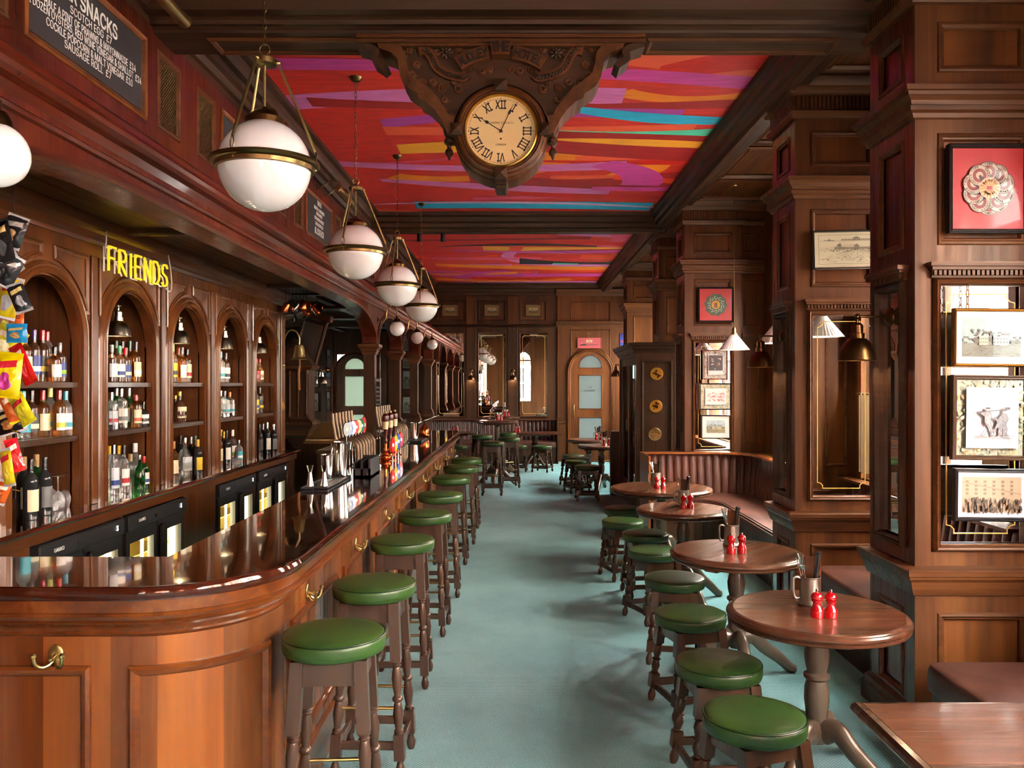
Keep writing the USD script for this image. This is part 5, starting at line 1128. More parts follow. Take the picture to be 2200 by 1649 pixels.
# ================================================================ tables
def round_table(x, y, r, lab, H=.70, rz=0, high=False):
    t = thing('high_table' if high else 'round_table', lab, 'table', (x, y, 0), rz)
    # planked top with a moulded edge
    a = np.linspace(0, 2 * PI, 65)[:-1]; disc = Polygon(np.column_stack([(r - .03) * np.cos(a), (r - .03) * np.sin(a)])); n = 6
    for i in range(n):
        y0 = -r + 2 * r * i / n
        pl = disc.intersection(sbox(-r, y0, r, y0 + 2 * r / n - .0006))
        part(t, 'plank', mv(ext(pl, H - .03, H - .0003 * (i % 2)), 0, 0, 0), 'tbl_x' if i % 3 else 'tbl2_x', smooth=False)
    part(t, 'edge', lathel([(r - .034, H - .05), (r - .012, H - .05), (r - .006, H - .046), (r - .004, H - .038), (r - .010, H - .034), (r - .004, H - .031), (r, H - .024), (r - .001, H - .016), (r - .007, H - .009), (r - .013, H - .008), (r - .017, H - .003), (r - .028, H + .0006), (r - .033, H - .001)], 64), 'tbl2_y')
    part(t, 'bearer', [box(-r * .8, -.045, H - .075, r * .8, .045, H - .03, .008)], 'gold_x', smooth=False)
    k = .041 if not high else .038
    zb = .21
    part(t, 'pedestal', lathe([(k * .9, zb - .06), (k * 1.2, zb - .04), (k * 1.25, zb), (k * .95, zb + .015), (k * .9, zb + .03), (k * 1.05, zb + .05), (k * 1.25, zb + .12), (k * 1.2, zb + .17), (k * 1.0, zb + .2), (k * 1.3, zb + .212), (k * 1.3, zb + .225), (k * .95, zb + .235), (k * 1.15, zb + .27), (k * 1.25, zb + .31), (k * .95, H - .13), (k * .85, H - .11), (k * 1.25, H - .1), (k * 1.3, H - .085), (k, H - .078), (k * 1.5, H - .065), (0, H - .06)], 28), 'ped_z', smooth=40)
    for q in range(4):
        ang = PI / 4 + q * PI / 2; L = r * .92
        P = catmull([(.03, zb - .01), (.09, zb + .005), (.16, zb - .06), (L * .72, .085), (L * .9, .03), (L, .022)], 6)
        w = np.interp(np.linspace(0, 1, len(P)), [0, .5, .9, 1], [.036, .030, .027, .02]); hh = np.interp(np.linspace(0, 1, len(P)), [0, .3, .8, 1], [.055, .04, .028, .02])
        R = []
        for i, (d, z) in enumerate(P):
            tt = P[min(i + 1, len(P) - 1)] - P[max(i - 1, 0)]; tt /= np.linalg.norm(tt); nn = np.array([-tt[1], tt[0]])
            oc = [(math.cos(u) * w[i], math.sin(u) * hh[i]) for u in np.linspace(0, 2 * PI, 13)[:-1]]
            R.append([((d + nn[0] * b) * math.cos(ang) - a_ * math.sin(ang), (d + nn[0] * b) * math.sin(ang) + a_ * math.cos(ang), max(.0, z + nn[1] * b)) for a_, b in oc])
        part(t, 'foot', loft(R), 'ped_x', smooth=60)
    return t
TB = [(1.25, 3.46, .37, 'round wooden pub table in front of the pillar with the roundel print'), (1.24, 4.70, .375, 'round wooden pub table before the pillar with the palace engraving'),
      (1.26, 6.32, .36, 'round wooden pub table at the mouth of the curved booth'), (1.31, 7.6, .47, 'wide round wooden pub table inside the curved booth'),
      (1.28, 12.8, .37, 'round wooden pub table just past the porch'), (1.2, 14.2, .37, 'round wooden pub table between the porch and the back door')]
for i, (x, y, r, lb) in enumerate(TB): round_table(x, y, r, lb, rz=[0, .84, 1.09, 1.145, .5, .3][i])
round_table(-.36, 13.6, .35, 'high round table with tall stools, closer to the bar counter', 1.05, .6, True)
round_table(-.33, 15.3, .35, 'high round table with tall stools, closer to the back bench', 1.05, .2, True)
def rect_table(x0, y0, x1, y1, lab, H=.70, n=5, ped=True):
    t = thing('rectangular_table', lab, 'table')
    for i in range(n):
        a = y0 + .028 + (y1 - y0 - .056) * i / n; b = a + (y1 - y0 - .056) / n - .0008
        part(t, 'plank', box(x0 + .028, a, H - .03, x1 - .028, b, H, .0012), ['tbl_x', 'tbl2_x', 'tbl_x', 'tbl2_x', 'tbl_x'][i % 5], smooth=False)
    part(t, 'edge', rframe(x0, y0, x1, y1, [(0, H - .024), (.003, H - .012), (.012, H - .003), (.028, H - .001), (.03, H - .034), (.006, H - .034)]), 'tbl2_x', smooth=False)
    cx, cy = (x0 + x1) / 2, (y0 + y1) / 2
    part(t, 'bearer', box(cx - .3 * (x1 - x0), cy - .05, H - .075, cx + .3 * (x1 - x0), cy + .05, H - .034, .006), 'legd_x', smooth=False)
    part(t, 'pedestal', lathe([(.06, .2), (.065, .24), (.05, .26), (.07, .34), (.05, .44), (.07, .46), (.05, .48), (.06, .56), (.05, H - .11), (.08, H - .075), (0, H - .07)], 20, (cx, cy, 0)), 'leg_z', smooth=40)
    for q in range(4):
        an = PI / 4 + q * PI / 2; c, s = math.cos(an), math.sin(an)
        part(t, 'foot', tube([(cx + d * c, cy + d * s, z) for d, z in ((.02, .23), (.08, .23), (.16, .15), (.26, .05), (.33, .026))], [.035, .035, .03, .026, .02], 10), 'leg_x')
rect_table(.995, 1.25, 2.35, 2.48, 'square planked table in the corner nearest the street, pale sheen on top', n=6)
rect_table(-.20, 15.95, .82, 16.6, 'rectangular table at the back bench with one pair of red mills', .70, 4)
rect_table(-1.50, 15.95, -.88, 16.6, 'rectangular table at the back bench beyond the counter end', .70, 4)
# ================================================================ table-top kit: mills, tankards, cutlery
m0 = None
def mill(x, y, z, lab):
    global m0
    if m0 is None:
        m0 = thing('pepper_mill', lab, 'mill', (x, y, z))
        part(m0, 'body', lathe([(0, 0), (.025, 0), (.0262, .003), (.0262, .022), (.025, .026), (.0262, .028), (.025, .032), (.019, .042), (.0155, .054), (.0165, .062), (.0215, .066), (.0215, .070), (.017, .072), (0, .072)], 28), 'millred')
        part(m0, 'head', lathe([(.017, .072), (.0225, .075), (.0235, .082), (.022, .090), (.015, .098), (.007, .101), (0, .101)], 28), 'millred')
        part(m0, 'knob', lathe([(.004, .101), (.006, .105), (.0065, .109), (.004, .113), (0, .114)], 14), 'chrome')
    else: copy(m0, lab, (x, y, z))
def cutlery(name, lab, x, y, z, ang, tilt, L=.20):
    Mt = trimesh.transformations.translation_matrix((x, y, z)) @ trimesh.transformations.rotation_matrix(ang, [0, 0, 1]) @ trimesh.transformations.rotation_matrix(tilt, [0, 1, 0])
    t = thing(name, lab, name, mat4=Mt)
    if name == 'fork':
        part(t, 'handle', tube([(0, 0, 0), (0, 0, L * .6), (0, 0, L * .72)], [.004, .0028, .003], 8), 'steel')
        part(t, 'head', [box(-.0015, -.012, L * .70, .0015, .012, L * .78, .001)], 'steel', smooth=False)
        for k in range(4): part(t, 'tine', cyl((0, -.0105 + k * .007, L * .77), (0, -.0105 + k * .007, L * 1.03), .0016, .001, 6), 'steel')
    elif name == 'knife':
        part(t, 'handle', tube([(0, 0, L * .45), (0, 0, L * .5), (0, 0, L * .9), (0, 0, L * 1.05), (0, 0, L * 1.07)], [.006, .009, .011, .012, .006], 12), 'black')
        part(t, 'bolster', tube([(0, 0, L * .40), (0, 0, L * .47)], [.006, .0085], 10), 'steel'); part(t, 'blade', box(-.001, -.009, 0, .001, .009, L * .42), 'steel', smooth=False)
    else:
        part(t, 'board', box(-.002, -.035, 0, .002, .035, L * .85, .001), 'mah2_z', smooth=False)
tk = None
NAM = {0: 'the first round table', 1: 'the second round table', 2: 'the third round table', 3: 'the wide booth table', 4: 'the table past the porch', 5: 'the table near the back door', 6: 'the high table by the counter', 7: 'the high table by the back bench', 8: 'the back bench table', 9: 'the table beyond the counter end'}
def kit(i, x, y, z, mx, my, hand=PI, menu=True):
    """Tankard of cutlery at (x, y), mills at the two points."""
    global tk
    lab = f'pewter tankard holding cutlery on {NAM[i]}'
    if tk is None:
        tk = thing('tankard', lab, 'tankard', (x, y, z), hand - PI)
        part(tk, 'body', lathe([(0, 0), (.050, 0), (.052, .006), (.047, .014), (.045, .02), (.041, .115), (.043, .118), (.043, .122), (.040, .122), (.038, .02), (0, .015)], 32), 'pewter')
        part(tk, 'handle', tube(catmull([(-.041, 0, .108), (-.055, 0, .118), (-.072, 0, .112), (-.074, 0, .08), (-.072, 0, .045), (-.062, 0, .028), (-.045, 0, .03)], 6), .0065, 8), 'pewter')
    else: copy(tk, lab, (x, y, z), hand - PI)
    R = random.Random(i)
    if i < 6:
        for k in range(3): cutlery('fork', f'{ORD[k]} steel fork in the tankard on {NAM[i]}', x - .012 + .004 * k, y - .018 + .018 * k, z + .016, R.uniform(2.2, 3.6), .16 + .05 * k)
        for k in range(2): cutlery('knife', f'{ORD[k]} dark handled knife in the tankard on {NAM[i]}', x + .010, y - .012 + .024 * k, z + .016, R.uniform(-.5, .5), .10 + .06 * k)
        if menu: cutlery('menu', f'small brown menu board in the tankard on {NAM[i]}', x + .012, y + .008, z + .016, PI / 2 - .4, .0 if i else .08, .22)
    for k, (a, b) in enumerate(zip(mx, my)): mill(a, b, z, f'red {"pepper" if k == 0 else "salt"} mill, {["darker side, first", "second"][k]} of the pair on {NAM[i]}'.replace('darker side, ', ''))
ZT_ = .7006
kit(0, 1.255, 3.55, ZT_, (1.215, 1.27), (3.36, 3.355)); kit(1, 1.255, 4.86, ZT_, (1.19, 1.255), (4.62, 4.64))
kit(2, 1.29, 6.45, ZT_, (1.255, 1.31), (6.28, 6.30)); kit(3, 1.285, 7.72, ZT_, (1.255, 1.31), (7.5, 7.49))
kit(4, 1.33, 12.9, ZT_, (1.31, 1.39), (12.72, 12.72)); kit(5, 1.36, 14.2, ZT_, (1.32, 1.40), (14.05, 14.05))
kit(6, -.33, 13.75, 1.0506, (-.36, -.29), (13.5, 13.5)); kit(7, -.24, 15.4, 1.0506, (-.27, -.20), (15.2, 15.2))
kit(8, -.02, 16.3, .7006, (-.07, .0), (16.2, 16.2)); kit(9, -1.24, 16.3, .7006, (-1.29, -1.22), (16.2, 16.2))
# ================================================================ globe pendants
def chain(z0, z1, pitch=.034, r=.0022, w=.0075):
    out = []; n = int((z1 - z0) / pitch)
    a = np.linspace(0, 2 * PI, 11)[:-1]
    for k in range(n):
        z = z0 + (k + .5) * (z1 - z0) / n
        P = np.column_stack([w * np.cos(a), 0 * a, z + pitch * .68 * np.sin(a)])
        if k % 2: P = P[:, [1, 0, 2]]
        out.append(tube(P, r, 5, loop=True))
    return join(out)
GR, GZ = .193, 2.575
def globe_parts(t):
    """Origin at the globe's centre."""
    a = np.linspace(-PI / 2, 1.25, 26)
    part(t, 'globe', lathe([(GR * math.cos(q), GR * math.sin(q)) for q in a], 48), 'emit_globe', smooth=True)
    part(t, 'ring', lathel([(GR - .002, -.022), (GR + .012, -.020), (GR + .014, -.004), (GR + .030, .000), (GR + .036, .008), (GR + .034, .018), (GR + .022, .020), (GR + .012, .016), (GR - .006, .018), (GR - .006, -.02)], 56), 'brassd')
    part(t, 'gallery', lathe([(.07, .172), (.082, .174), (.083, .198), (.072, .204), (.064, .212), (.04, .232), (.022, .24), (.012, .25), (0, .25)], 32), 'bronze')
    part(t, 'crown', lathe([(0, .425), (.03, .425), (.048, .43), (.05, .452), (.03, .46), (.012, .475), (0, .48)], 28), 'brassd')
    for k in range(3):
        q = -1.9 + k * 2 * PI / 3; c, s = math.cos(q), math.sin(q)
        p0, p1 = np.array([.055 * c, .055 * s, .442]), np.array([(GR + .018) * c, (GR + .018) * s, .07])
        part(t, 'rod', [cyl(p0, p1, .0065, n=10), ball(p0, .010, 8)], 'brass')
        part(t, 'link', [tube(np.column_stack([(GR + .02) * c + .009 * np.cos(b) * -s, (GR + .02) * s + .009 * np.cos(b) * c, .043 + .024 * np.sin(b)]), .0028, 5, loop=True) for b in [np.linspace(0, 2 * PI, 13)[:-1]]], 'brassd')
        part(t, 'stud', ball(((GR + .016) * c, (GR + .016) * s, -.008), .006, 8), 'brass')
    part(t, 'stem', cyl((0, 0, .24), (0, 0, .43), .006), 'brass')
    part(t, 'shackle', tube([(.022 * math.cos(q), 0, .495 + .022 * math.sin(q)) for q in np.linspace(0, 2 * PI, 17)[:-1]], .003, 6, loop=True), 'brass')
    part(t, 'chain', chain(.515, 1.19), 'brassd', smooth=False)
    part(t, 'ceiling_rose', lathe([(0, 1.19), (.014, 1.19), (.03, 1.198), (.042, 1.215), (.046, 1.225), (0, 1.225)], 24), 'brassd')
g0 = None
for i, (x, y) in enumerate([(-1.08, 3.5), (-1.145, 5.78), (-1.147, 7.76), (-1.16, 9.80)]):
    lab = f'big opal globe pendant with brass ring, {ORD[i]} in the row over the bar'
    if g0 is None: g0 = thing('globe_pendant', lab, 'pendant lamp', (x, y, GZ)); globe_parts(g0)
    else: copy(g0, lab, (x, y, GZ), .12 * i)
# ---- small bracket globes on the arcade
b0 = None
def bracket_parts(t):
    """Origin at the wall plate; the arm reaches out to +x."""
    part(t, 'wall_plate', tube([(0, 0, 0), (.008, 0, 0), (.014, 0, 0), (.02, 0, 0)], [.03, .03, .02, .012], 16), 'brassd')
    part(t, 'arm', tube(catmull([(.0, 0, 0), (.07, 0, .0), (.10, 0, .03), (.11, 0, .10), (.135, 0, .155), (.18, 0, .165), (.225, 0, .14), (.235, 0, .08), (.235, 0, .045)], 6), .0075, 8), 'brass')
    part(t, 'gallery', lathe([(.014, .05), (.018, .046), (.018, .02), (.032, .014), (.044, -.01), (.046, -.03), (.04, -.034), (0, -.03)], 24, (.235, 0, 0)), 'bronze')
    a = np.linspace(-PI / 2, 1.15, 20)
    part(t, 'globe', mv(lathe([(.09 * math.cos(q), .09 * math.sin(q)) for q in a], 36), .235, 0, -.105), 'emit_globe2', smooth=True)
for i, (y, z) in enumerate([(2.30, 2.395), (9.9, 2.42), (11.85, 2.42), (13.9, 2.42)]):
    lab = ['small opal bracket globe at the street end of the canopy', 'small opal bracket globe on the first arcade column', 'small opal bracket globe on the second arcade column', 'small opal bracket globe on the third arcade column'][i]
    if b0 is None: b0 = thing('bracket_globe', lab, 'wall lamp', (XF + .001, y, z)); bracket_parts(b0)
    else: copy(b0, lab, (XF + .001, y, z))
# ---- white ribbed glass cone pendants
def cone_pendant(x, y, zb, lab):
    t = thing('cone_pendant', lab, 'pendant lamp', (x, y, zb))
    n = 72; a = np.arange(n) * 2 * PI / n; rr = 1 + .012 * (-1) ** np.arange(n)
    R = [np.column_stack([r * rr * np.cos(a), r * rr * np.sin(a), np.full(n, z)]) for r, z in ((.155, 0), (.152, .006), (.03, .16), (.026, .155), (.146, .004), (.155, 0))]
    part(t, 'shade', loft(R, caps=False), 'emit_cone', smooth=False)
    part(t, 'bulb', ball((0, 0, .10), .022, 8), 'emit_bulb')
    part(t, 'holder', lathe([(.034, .15), (.034, .17), (.022, .175), (.02, .215), (.012, .23), (.006, .24), (0, .24)], 20), 'brass')
    part(t, 'cord', cyl((0, 0, .23), (0, 0, 3.69 - zb), .0025, n=6), 'brassd'); part(t, 'ceiling_rose', lathe([(0, 3.685 - zb), (.04, 3.685 - zb), (.046, 3.69 - zb), (.046, 3.704 - zb), (0, 3.704 - zb)], 20), 'brass')
cone_pendant(2.22, 8.5, 2.0, 'white ribbed glass cone pendant over the deep end of the booth')
cone_pendant(2.22, 7.1, 2.0, 'white ribbed glass cone pendant over the booth, half hidden by the sconce pillar')
cone_pendant(2.26, 4.93, 2.0, 'white ribbed glass cone pendant in the gap between two pillars, seen in the mirror')
for i, x in enumerate((900, 951)):
    t = thing('spotlight', ['small black cylinder spotlight under the second ceiling beam, bar side', 'small black cylinder spotlight under the second ceiling beam, middle side'][i], 'spotlight', ((x - 1115) * 10.5 / 1770, 10.54, 3.58))
    part(t, 'body', cyl((0, 0, -.11), (0, 0, -.012), .03, n=18), 'black'); part(t, 'stem', cyl((0, 0, -.015), (0, 0, .0), .012, n=10), 'black')
# ================================================================ the clock
CX, CY, CZ = -.094, 4.27, EYE + (825 - 282) * 4.27 / 1770
s = 4.27 / 1770
ck = thing('bracket_clock', 'carved wooden bracket clock with roman dial hanging from the ceiling beam', 'clock', mat4=plane((CX, CY, CZ), '-y'))
def px2(x, y): return ((x - 1076) * s, (282 - y) * s)
prof = [(.078 - 0, 0)]
part(ck, 'case', lathe([(.244, -.24), (.248, -.05), (.240, -.04), (.244, -.02), (.238, .0), (.228, .006), (.227, .018), (.222, .028), (.212, .032), (.206, .024), (.201, .028), (.195, .016), (.188, .016), (.186, -.01), (0, -.01)], 72), 'mah_z')
part(ck, 'bezel', lathel([(.190, .012), (.190, .022), (.184, .026), (.179, .018), (.178, .004), (.19, .004)], 72), 'gilt')
part(ck, 'dial', lathe([(.179, -.004), (.179, .002), (0, .002)], 72), 'c_d8bc84')
def ring_marks():
    out = []
    for k in range(60):
        q = k * PI / 30; r0 = .166; r1 = .171
        m = box(-.0006 - .0012 * (k % 5 == 0), r0 - .002 * (k % 5 == 0), .002, .0006 + .0012 * (k % 5 == 0), r1, .0028)
        out.append(rot(m, -q))
    a = pmould([(.1655 * math.cos(q), .1655 * math.sin(q)) for q in np.linspace(0, 2 * PI, 73)[:-1]], [(-.0004, .002), (-.0004, .0026), (.0004, .0026), (.0004, .002)])
    return join(out + [a])
part(ck, 'minute_track', ring_marks(), 'inked', smooth=False)
for i, r_ in enumerate(['XII', 'I', 'II', 'III', 'IIII', 'V', 'VI', 'VII', 'VIII', 'IX', 'X', 'XI']):
    m = mv(text(r_, .043, .001, True, .62), 0, .115, .002)
    part(ck, 'numeral', rot(m, -i * PI / 6), 'inked', smooth=False)
part(ck, 'lettering', mv(text('CAMERER CUSS & Co', .0095, .0006, False), 0, .038, .002), 'inked', smooth=False)
part(ck, 'lettering', mv(text('LONDON', .009, .0006, True), 0, -.075, .002), 'inked', smooth=False)
part(ck, 'winding_hole', lathe([(.005, .001), (.005, .003), (0, .003)], 14, (0, -.04, 0)), 'inked')
def hand(L, ang, w, name):
    part(ck, name, rot(ext(unary_union([Polygon([(-.0022, -.012), (.0022, -.012), (.0018, L * .6), (-.0018, L * .6)]), Polygon([(-w, L * .66), (0, L * .58), (w, L * .66), (.0012, L * .80), (.0008, L), (-.0008, L), (-.0012, L * .80)])]), .005, .0065), -ang), 'inked', smooth=False)
hand(.155, 2 * PI * 4.2 / 60, .007, 'minute_hand'); hand(.125, 2 * PI * (10 + 4.2 / 60) / 12, .009, 'hour_hand')
part(ck, 'boss', lathe([(.008, .004), (.008, .008), (0, .009)], 16), 'inked')
for q, c in ((0, 'top'), (PI / 2, ''), (PI, ''), (-PI / 2, '')):
    blk = [loft([[(-.032, .197, .0), (.032, .197, .0), (.032, .258, .0), (-.032, .258, .0)], [(-.032, .197, .042), (.032, .197, .042), (.032, .258, .042), (-.032, .258, .042)], [(-.004, .224, .058), (.004, .224, .058), (.004, .232, .058), (-.004, .232, .058)]])]
    part(ck, 'key_block', [rot(b_, q) for b_ in blk], 'dark_z', smooth=False)
part(ck, 'bottom_block', [box(-.035, -.268, -.24, .035, -.235, -.02, .006), box(-.03, -.285, -.22, .03, -.262, -.06, .006)], 'dark_z', smooth=False)
# bracket outline (one half from the photo, mirrored)
L_ = [px2(*p) for p in [(812, 98), (815, 108), (842, 118), (856, 132), (858, 150), (862, 170), (872, 188), (888, 200), (898, 205), (900, 215), (915, 222), (935, 240), (950, 262), (958, 280), (962, 290)]]
hw = lambda P: Polygon([(x, y) for x, y in P] + [(-x, y) for x, y in P[::-1]])
outl = hw(L_)
ring_c = Point(0, 0).buffer(.247, 40)
inner = hw([px2(*p) for p in [(862, 104), (872, 118), (874, 138), (880, 160), (898, 176), (922, 192), (942, 214), (960, 240), (964, 252)]])
part(ck, 'side_scroll', ext(outl.difference(inner).difference(ring_c), -.20, .03), 'mah_z', smooth=20)
part(ck, 'carved_ground', ext(inner.difference(ring_c), -.20, -.01), 'dark_x', smooth=False)
part(ck, 'shelf', [box(px2(766, 0)[0], px2(0, 97)[1], -.10, -px2(766, 0)[0], px2(0, 88)[1], .035, .004), box(px2(768, 0)[0], px2(0, 88)[1], -.11, -px2(768, 0)[0], px2(0, 80)[1], .05, .004)], 'mah_x', smooth=False)
part(ck, 'hanger_block', box(-.5, .45, -.34, .5, .541, -.13), 'dark_x', smooth=False)
for sg in (-1, 1):
    P = catmull([px2(*p) for p in [(770, 97), (790, 103), (808, 112), (806, 128), (822, 140), (828, 146)]], 5); P = [(abs(x) * sg, y) for x, y in P]
    part(ck, 'scroll_end', ext(LineString(P).buffer(.018, cap_style=2), -.12, .02), 'dark_z', smooth=30)
    fx = sg * .272
    part(ck, 'finial', [mv(rot(lathe([(.018, .10), (.028, .085), (.030, .03), (.024, .01), (.018, 0), (.026, -.012), (.026, -.03), (.012, -.042), (.01, -.055), (.02, -.068), (.022, -.085), (.01, -.10), (.005, -.115), (0, -.12)], 20), -PI / 2, 'x'), fx, -.02, -.05)], 'dark_z')
    part(ck, 'finial_block', box(fx - .028, .045, -.09, fx + .028, .10, .0, .004), 'dark_z', smooth=False)
    # acanthus ribbon, scrolls and rosette
    rb = catmull([px2(*p) for p in [(900, 112), (915, 110), (928, 125), (938, 145), (955, 158), (975, 165), (995, 168), (1004, 160)]], 6)
    rb = [(abs(x) * sg, y) for x, y in rb]
    part(ck, 'ribbon', ext(LineString(rb).buffer(.024, cap_style=2), -.012, .012), 'mah2_z', smooth=30)
    leaf_ = []
    for k in range(4, len(rb) - 4, 2):
        tx = np.array(rb[k + 1]) - np.array(rb[k - 1]); an = math.atan2(tx[1], tx[0])
        for w_ in (-.5, .5): leaf_.append(mv(rot(mv(sc(ball((0, 0, 0), 1, 8), .016, .0055, .006), .008, 0, 0), an + w_), rb[k][0], rb[k][1], .012))
    part(ck, 'laurel', leaf_, 'dark_z', smooth=40)
    for (a, b, r0, dr) in [(868, 120, .024, 1), (885, 160, .022, -1), (895, 140, .02, 1), (905, 178, .022, 1), (930, 176, .02, -1), (950, 190, .026, 1), (985, 190, .024, -1), (1010, 150, .022, 1), (1035, 152, .024, -1), (1052, 150, .02, 1), (880, 108, .016, 1), (940, 112, .018, -1), (985, 108, .018, 1), (955, 214, .018, -1), (975, 176, .018, 1), (1022, 130, .016, -1)]:
        c = px2(a, b); q = np.linspace(0, 4.2 * PI, 26); rr = r0 * (1 - q / (4.6 * PI))
        part(ck, 'carved_scroll', tube(np.column_stack([abs(c[0]) * sg + rr * np.cos(q * dr), c[1] + rr * np.sin(q * dr), -.008 + .006 * (q / q.max())]), np.linspace(.0065, .0045, 26), 6), 'mah_z', smooth=50)
    c = px2(958, 113); part(ck, 'rosette', [mv(rot(mv(sc(ball((0, 0, 0), 1, 8), .017, .008, .006), .02, 0, 0), k * PI / 4), abs(c[0]) * sg, c[1], .0) for k in range(8)] + [ball((abs(c[0]) * sg, c[1], .004), (.012, .012, .010), 10)], 'dark_z', smooth=50)
def banner(word, a0, a1, r, zf, h, name='banner'):
    """A curved name ribbon with raised letters, centred on the dial axis."""
    q = np.linspace(a0, a1, 14)
    P = Polygon([((r) * math.sin(t), (r) * math.cos(t)) for t in q] + [((r + h) * math.sin(t), (r + h) * math.cos(t)) for t in q[::-1]])
    part(ck, name, ext(P, -.01, zf), 'mah2_x', smooth=30)
    n = len(word)
    for k, ch in enumerate(word):
        t = a0 + (a1 - a0) * (k + .5) / n * .9 + (a1 - a0) * .05
        part(ck, 'carved_letter', rot(mv(text(ch, h * .62, .006, True, .8), 0, r + h * .2, zf), -t), 'c_1c100a', smooth=False)
banner('AUDLEY', -.58, -.15, .368, .03, .072); banner('THE', -.12, .12, .376, .056, .082); banner('HOTEL', .15, .58, .368, .03, .072)
# ================================================================ framed prints
class Print:
    def __init__(self): self.V, self.F, self.C, self.o, self.z = [], [], [], 0, 0.0
    def raw(self, m, c):
        v = np.array(m[0], float); v[:, 2] = self.z; self.z += .00006
        self.V.append(v); self.F.append(np.asarray(m[1]) + self.o); self.o += len(v); self.C.append(np.tile([lin(*c)], (len(v), 1)))
    def poly(self, p, c):
        p = Polygon(p).buffer(0) if not hasattr(p, 'area') else p
        if p.is_empty: return
        m = flat(p)
        if len(m[0]): self.raw(m, c)
    def rect(self, x0, y0, x1, y1, c): self.poly(sbox(x0, y0, x1, y1), c)
    def line(self, P, w, c): self.poly(LineString(P).buffer(w / 2, cap_style=2, quad_segs=2), c)
    def text(self, s, h, x, y, c, ang=0, bold=True, xs=.9):
        m = glyph(s, bold); m = sc(m, h * xs, h, 1)
        self.raw(mv(rot(m, ang), x, y, 0), c)
    def strokes(self, R, n, x0, y0, x1, y1, L, w, cols, slope=.0):
        for _ in range(n):
            x, y, l = R.uniform(x0, x1), R.uniform(y0, y1), R.uniform(.4, 1) * L; a = slope + R.gauss(0, .25)
            p = LineString([(x, y), (x + l * math.cos(a), y + l * math.sin(a))]).intersection(sbox(x0, y0, x1, y1))
            if p.length > 1e-4: self.poly(p.buffer(w / 2, cap_style=2, quad_segs=1), R.choice(cols))
    def blobs(self, R, n, x0, y0, x1, y1, r, cols, clip=None):
        for _ in range(n):
            p = affinity.rotate(affinity.scale(Point(R.uniform(x0, x1), R.uniform(y0, y1)).buffer(R.uniform(.4, 1) * r, 3), R.uniform(.6, 1.6), R.uniform(.4, 1)), R.uniform(0, 180))
            p = p.intersection(clip if clip is not None else sbox(x0, y0, x1, y1)); self.poly(p, R.choice(cols))
_gl = {}
def glyph(s, bold):
    if (s, bold) not in _gl: _gl[(s, bold)] = text(s, 1.0, .001, bold)
    return _gl[(s, bold)]
def picture(lab, M4, w, h, frame, fw, draw, th=.028, backing=True, name='picture'):
    t = thing(name, lab, 'picture', mat4=M4)
    part(t, 'frame', rframe(-w / 2, -h / 2, w / 2, h / 2, [(0, 0), (0, th), (fw * .25, th + .003), (fw * .5, th - .003), (fw * .75, th), (fw, th - .010), (fw, 0)]), frame, smooth=False)
    if backing: part(t, 'backing', box(-w / 2 + .004, -h / 2 + .004, 0, w / 2 - .004, h / 2 - .004, th - .014), 'framew', smooth=False)
    P = Print(); P.rect(-w / 2 + fw * .9, -h / 2 + fw * .9, w / 2 - fw * .9, h / 2 - fw * .9, (236, 232, 222)); draw(P, w - 2 * fw, h - 2 * fw)
    V, F, C = np.vstack(P.V), np.vstack(P.F), np.vstack(P.C); V[:, 2] += th - .0135
    part(t, 'print', (V, F), 'print', col=C)
    return t
def view(seed, sky, ground, ink, tree, margin=.12, bcol=(214, 206, 170)):
    def d(P, w, h):
        R = random.Random(seed); m = margin * min(w, h); x0, y0, x1, y1 = -w / 2 + m, -h / 2 + m * 1.1, w / 2 - m, h / 2 - m
        P.rect(x0, y0, x1, y1, sky); H = y1 - y0; W = x1 - x0; g = y0 + H * .36
        P.blobs(R, 9, x0, y1 - H * .3, x1, y1, H * .14, [tuple(min(255, c + 14) for c in sky)])
        P.rect(x0, y0, x1, g, ground)
        P.blobs(R, 60, x0, g - H * .02, x1, g + H * .16, H * .05, tree)
        P.blobs(R, 26, x0 + W * .15, g, x0 + W * .5, g + H * .34, H * .05, tree)
        for a, b, hh in ((.28, .44, .22), (.52, .78, .26)):
            P.rect(x0 + W * a, g - H * .06, x0 + W * b, g + H * hh * .8, bcol)
            for i in range(5):
                for j in range(2): P.rect(x0 + W * (a + (b - a) * (i + .3) / 5), g + H * (-.01 + j * .09), x0 + W * (a + (b - a) * (i + .65) / 5), g + H * (.04 + j * .09), ink)
        P.blobs(R, 20, x0 + W * .5, g + H * .16, x0 + W * .8, g + H * .28, H * .03, [ink])
        P.strokes(R, 170, x0, y0, x1, g, W * .10, H * .006, [ink, tuple(int(c * .8) for c in ground), tuple(min(255, c + 18) for c in ground)], .05)
    return d
def marbled(seed, inner, cols, inset, paper):
    def d(P, w, h):
        R = random.Random(seed)
        P.rect(-w / 2, -h / 2, w / 2, h / 2, cols[0]); P.blobs(R, 260, -w / 2, -h / 2, w / 2, h / 2, min(w, h) * .04, cols)
        for _ in range(90):
            x, y = R.uniform(-w / 2, w / 2), R.uniform(-h / 2, h / 2); q = np.linspace(0, R.uniform(2, 5), 9); r = R.uniform(.01, .035) * min(w, h)
            p = LineString(np.column_stack([x + r * np.cos(q), y + r * .7 * np.sin(q)])).buffer(min(w, h) * .003, quad_segs=1).intersection(sbox(-w / 2, -h / 2, w / 2, h / 2)); P.poly(p, R.choice([(60, 66, 50), (150, 100, 40), (70, 90, 80)]))
        a, b = w / 2 - inset * w, h / 2 - inset * w
        P.rect(-a, -b, a, b, (226, 226, 222)); P.rect(-a + .006, -b + .006, a - .006, b - .006, paper)
        inner(P, 2 * a - .012, 2 * b - .012, R)
    return d
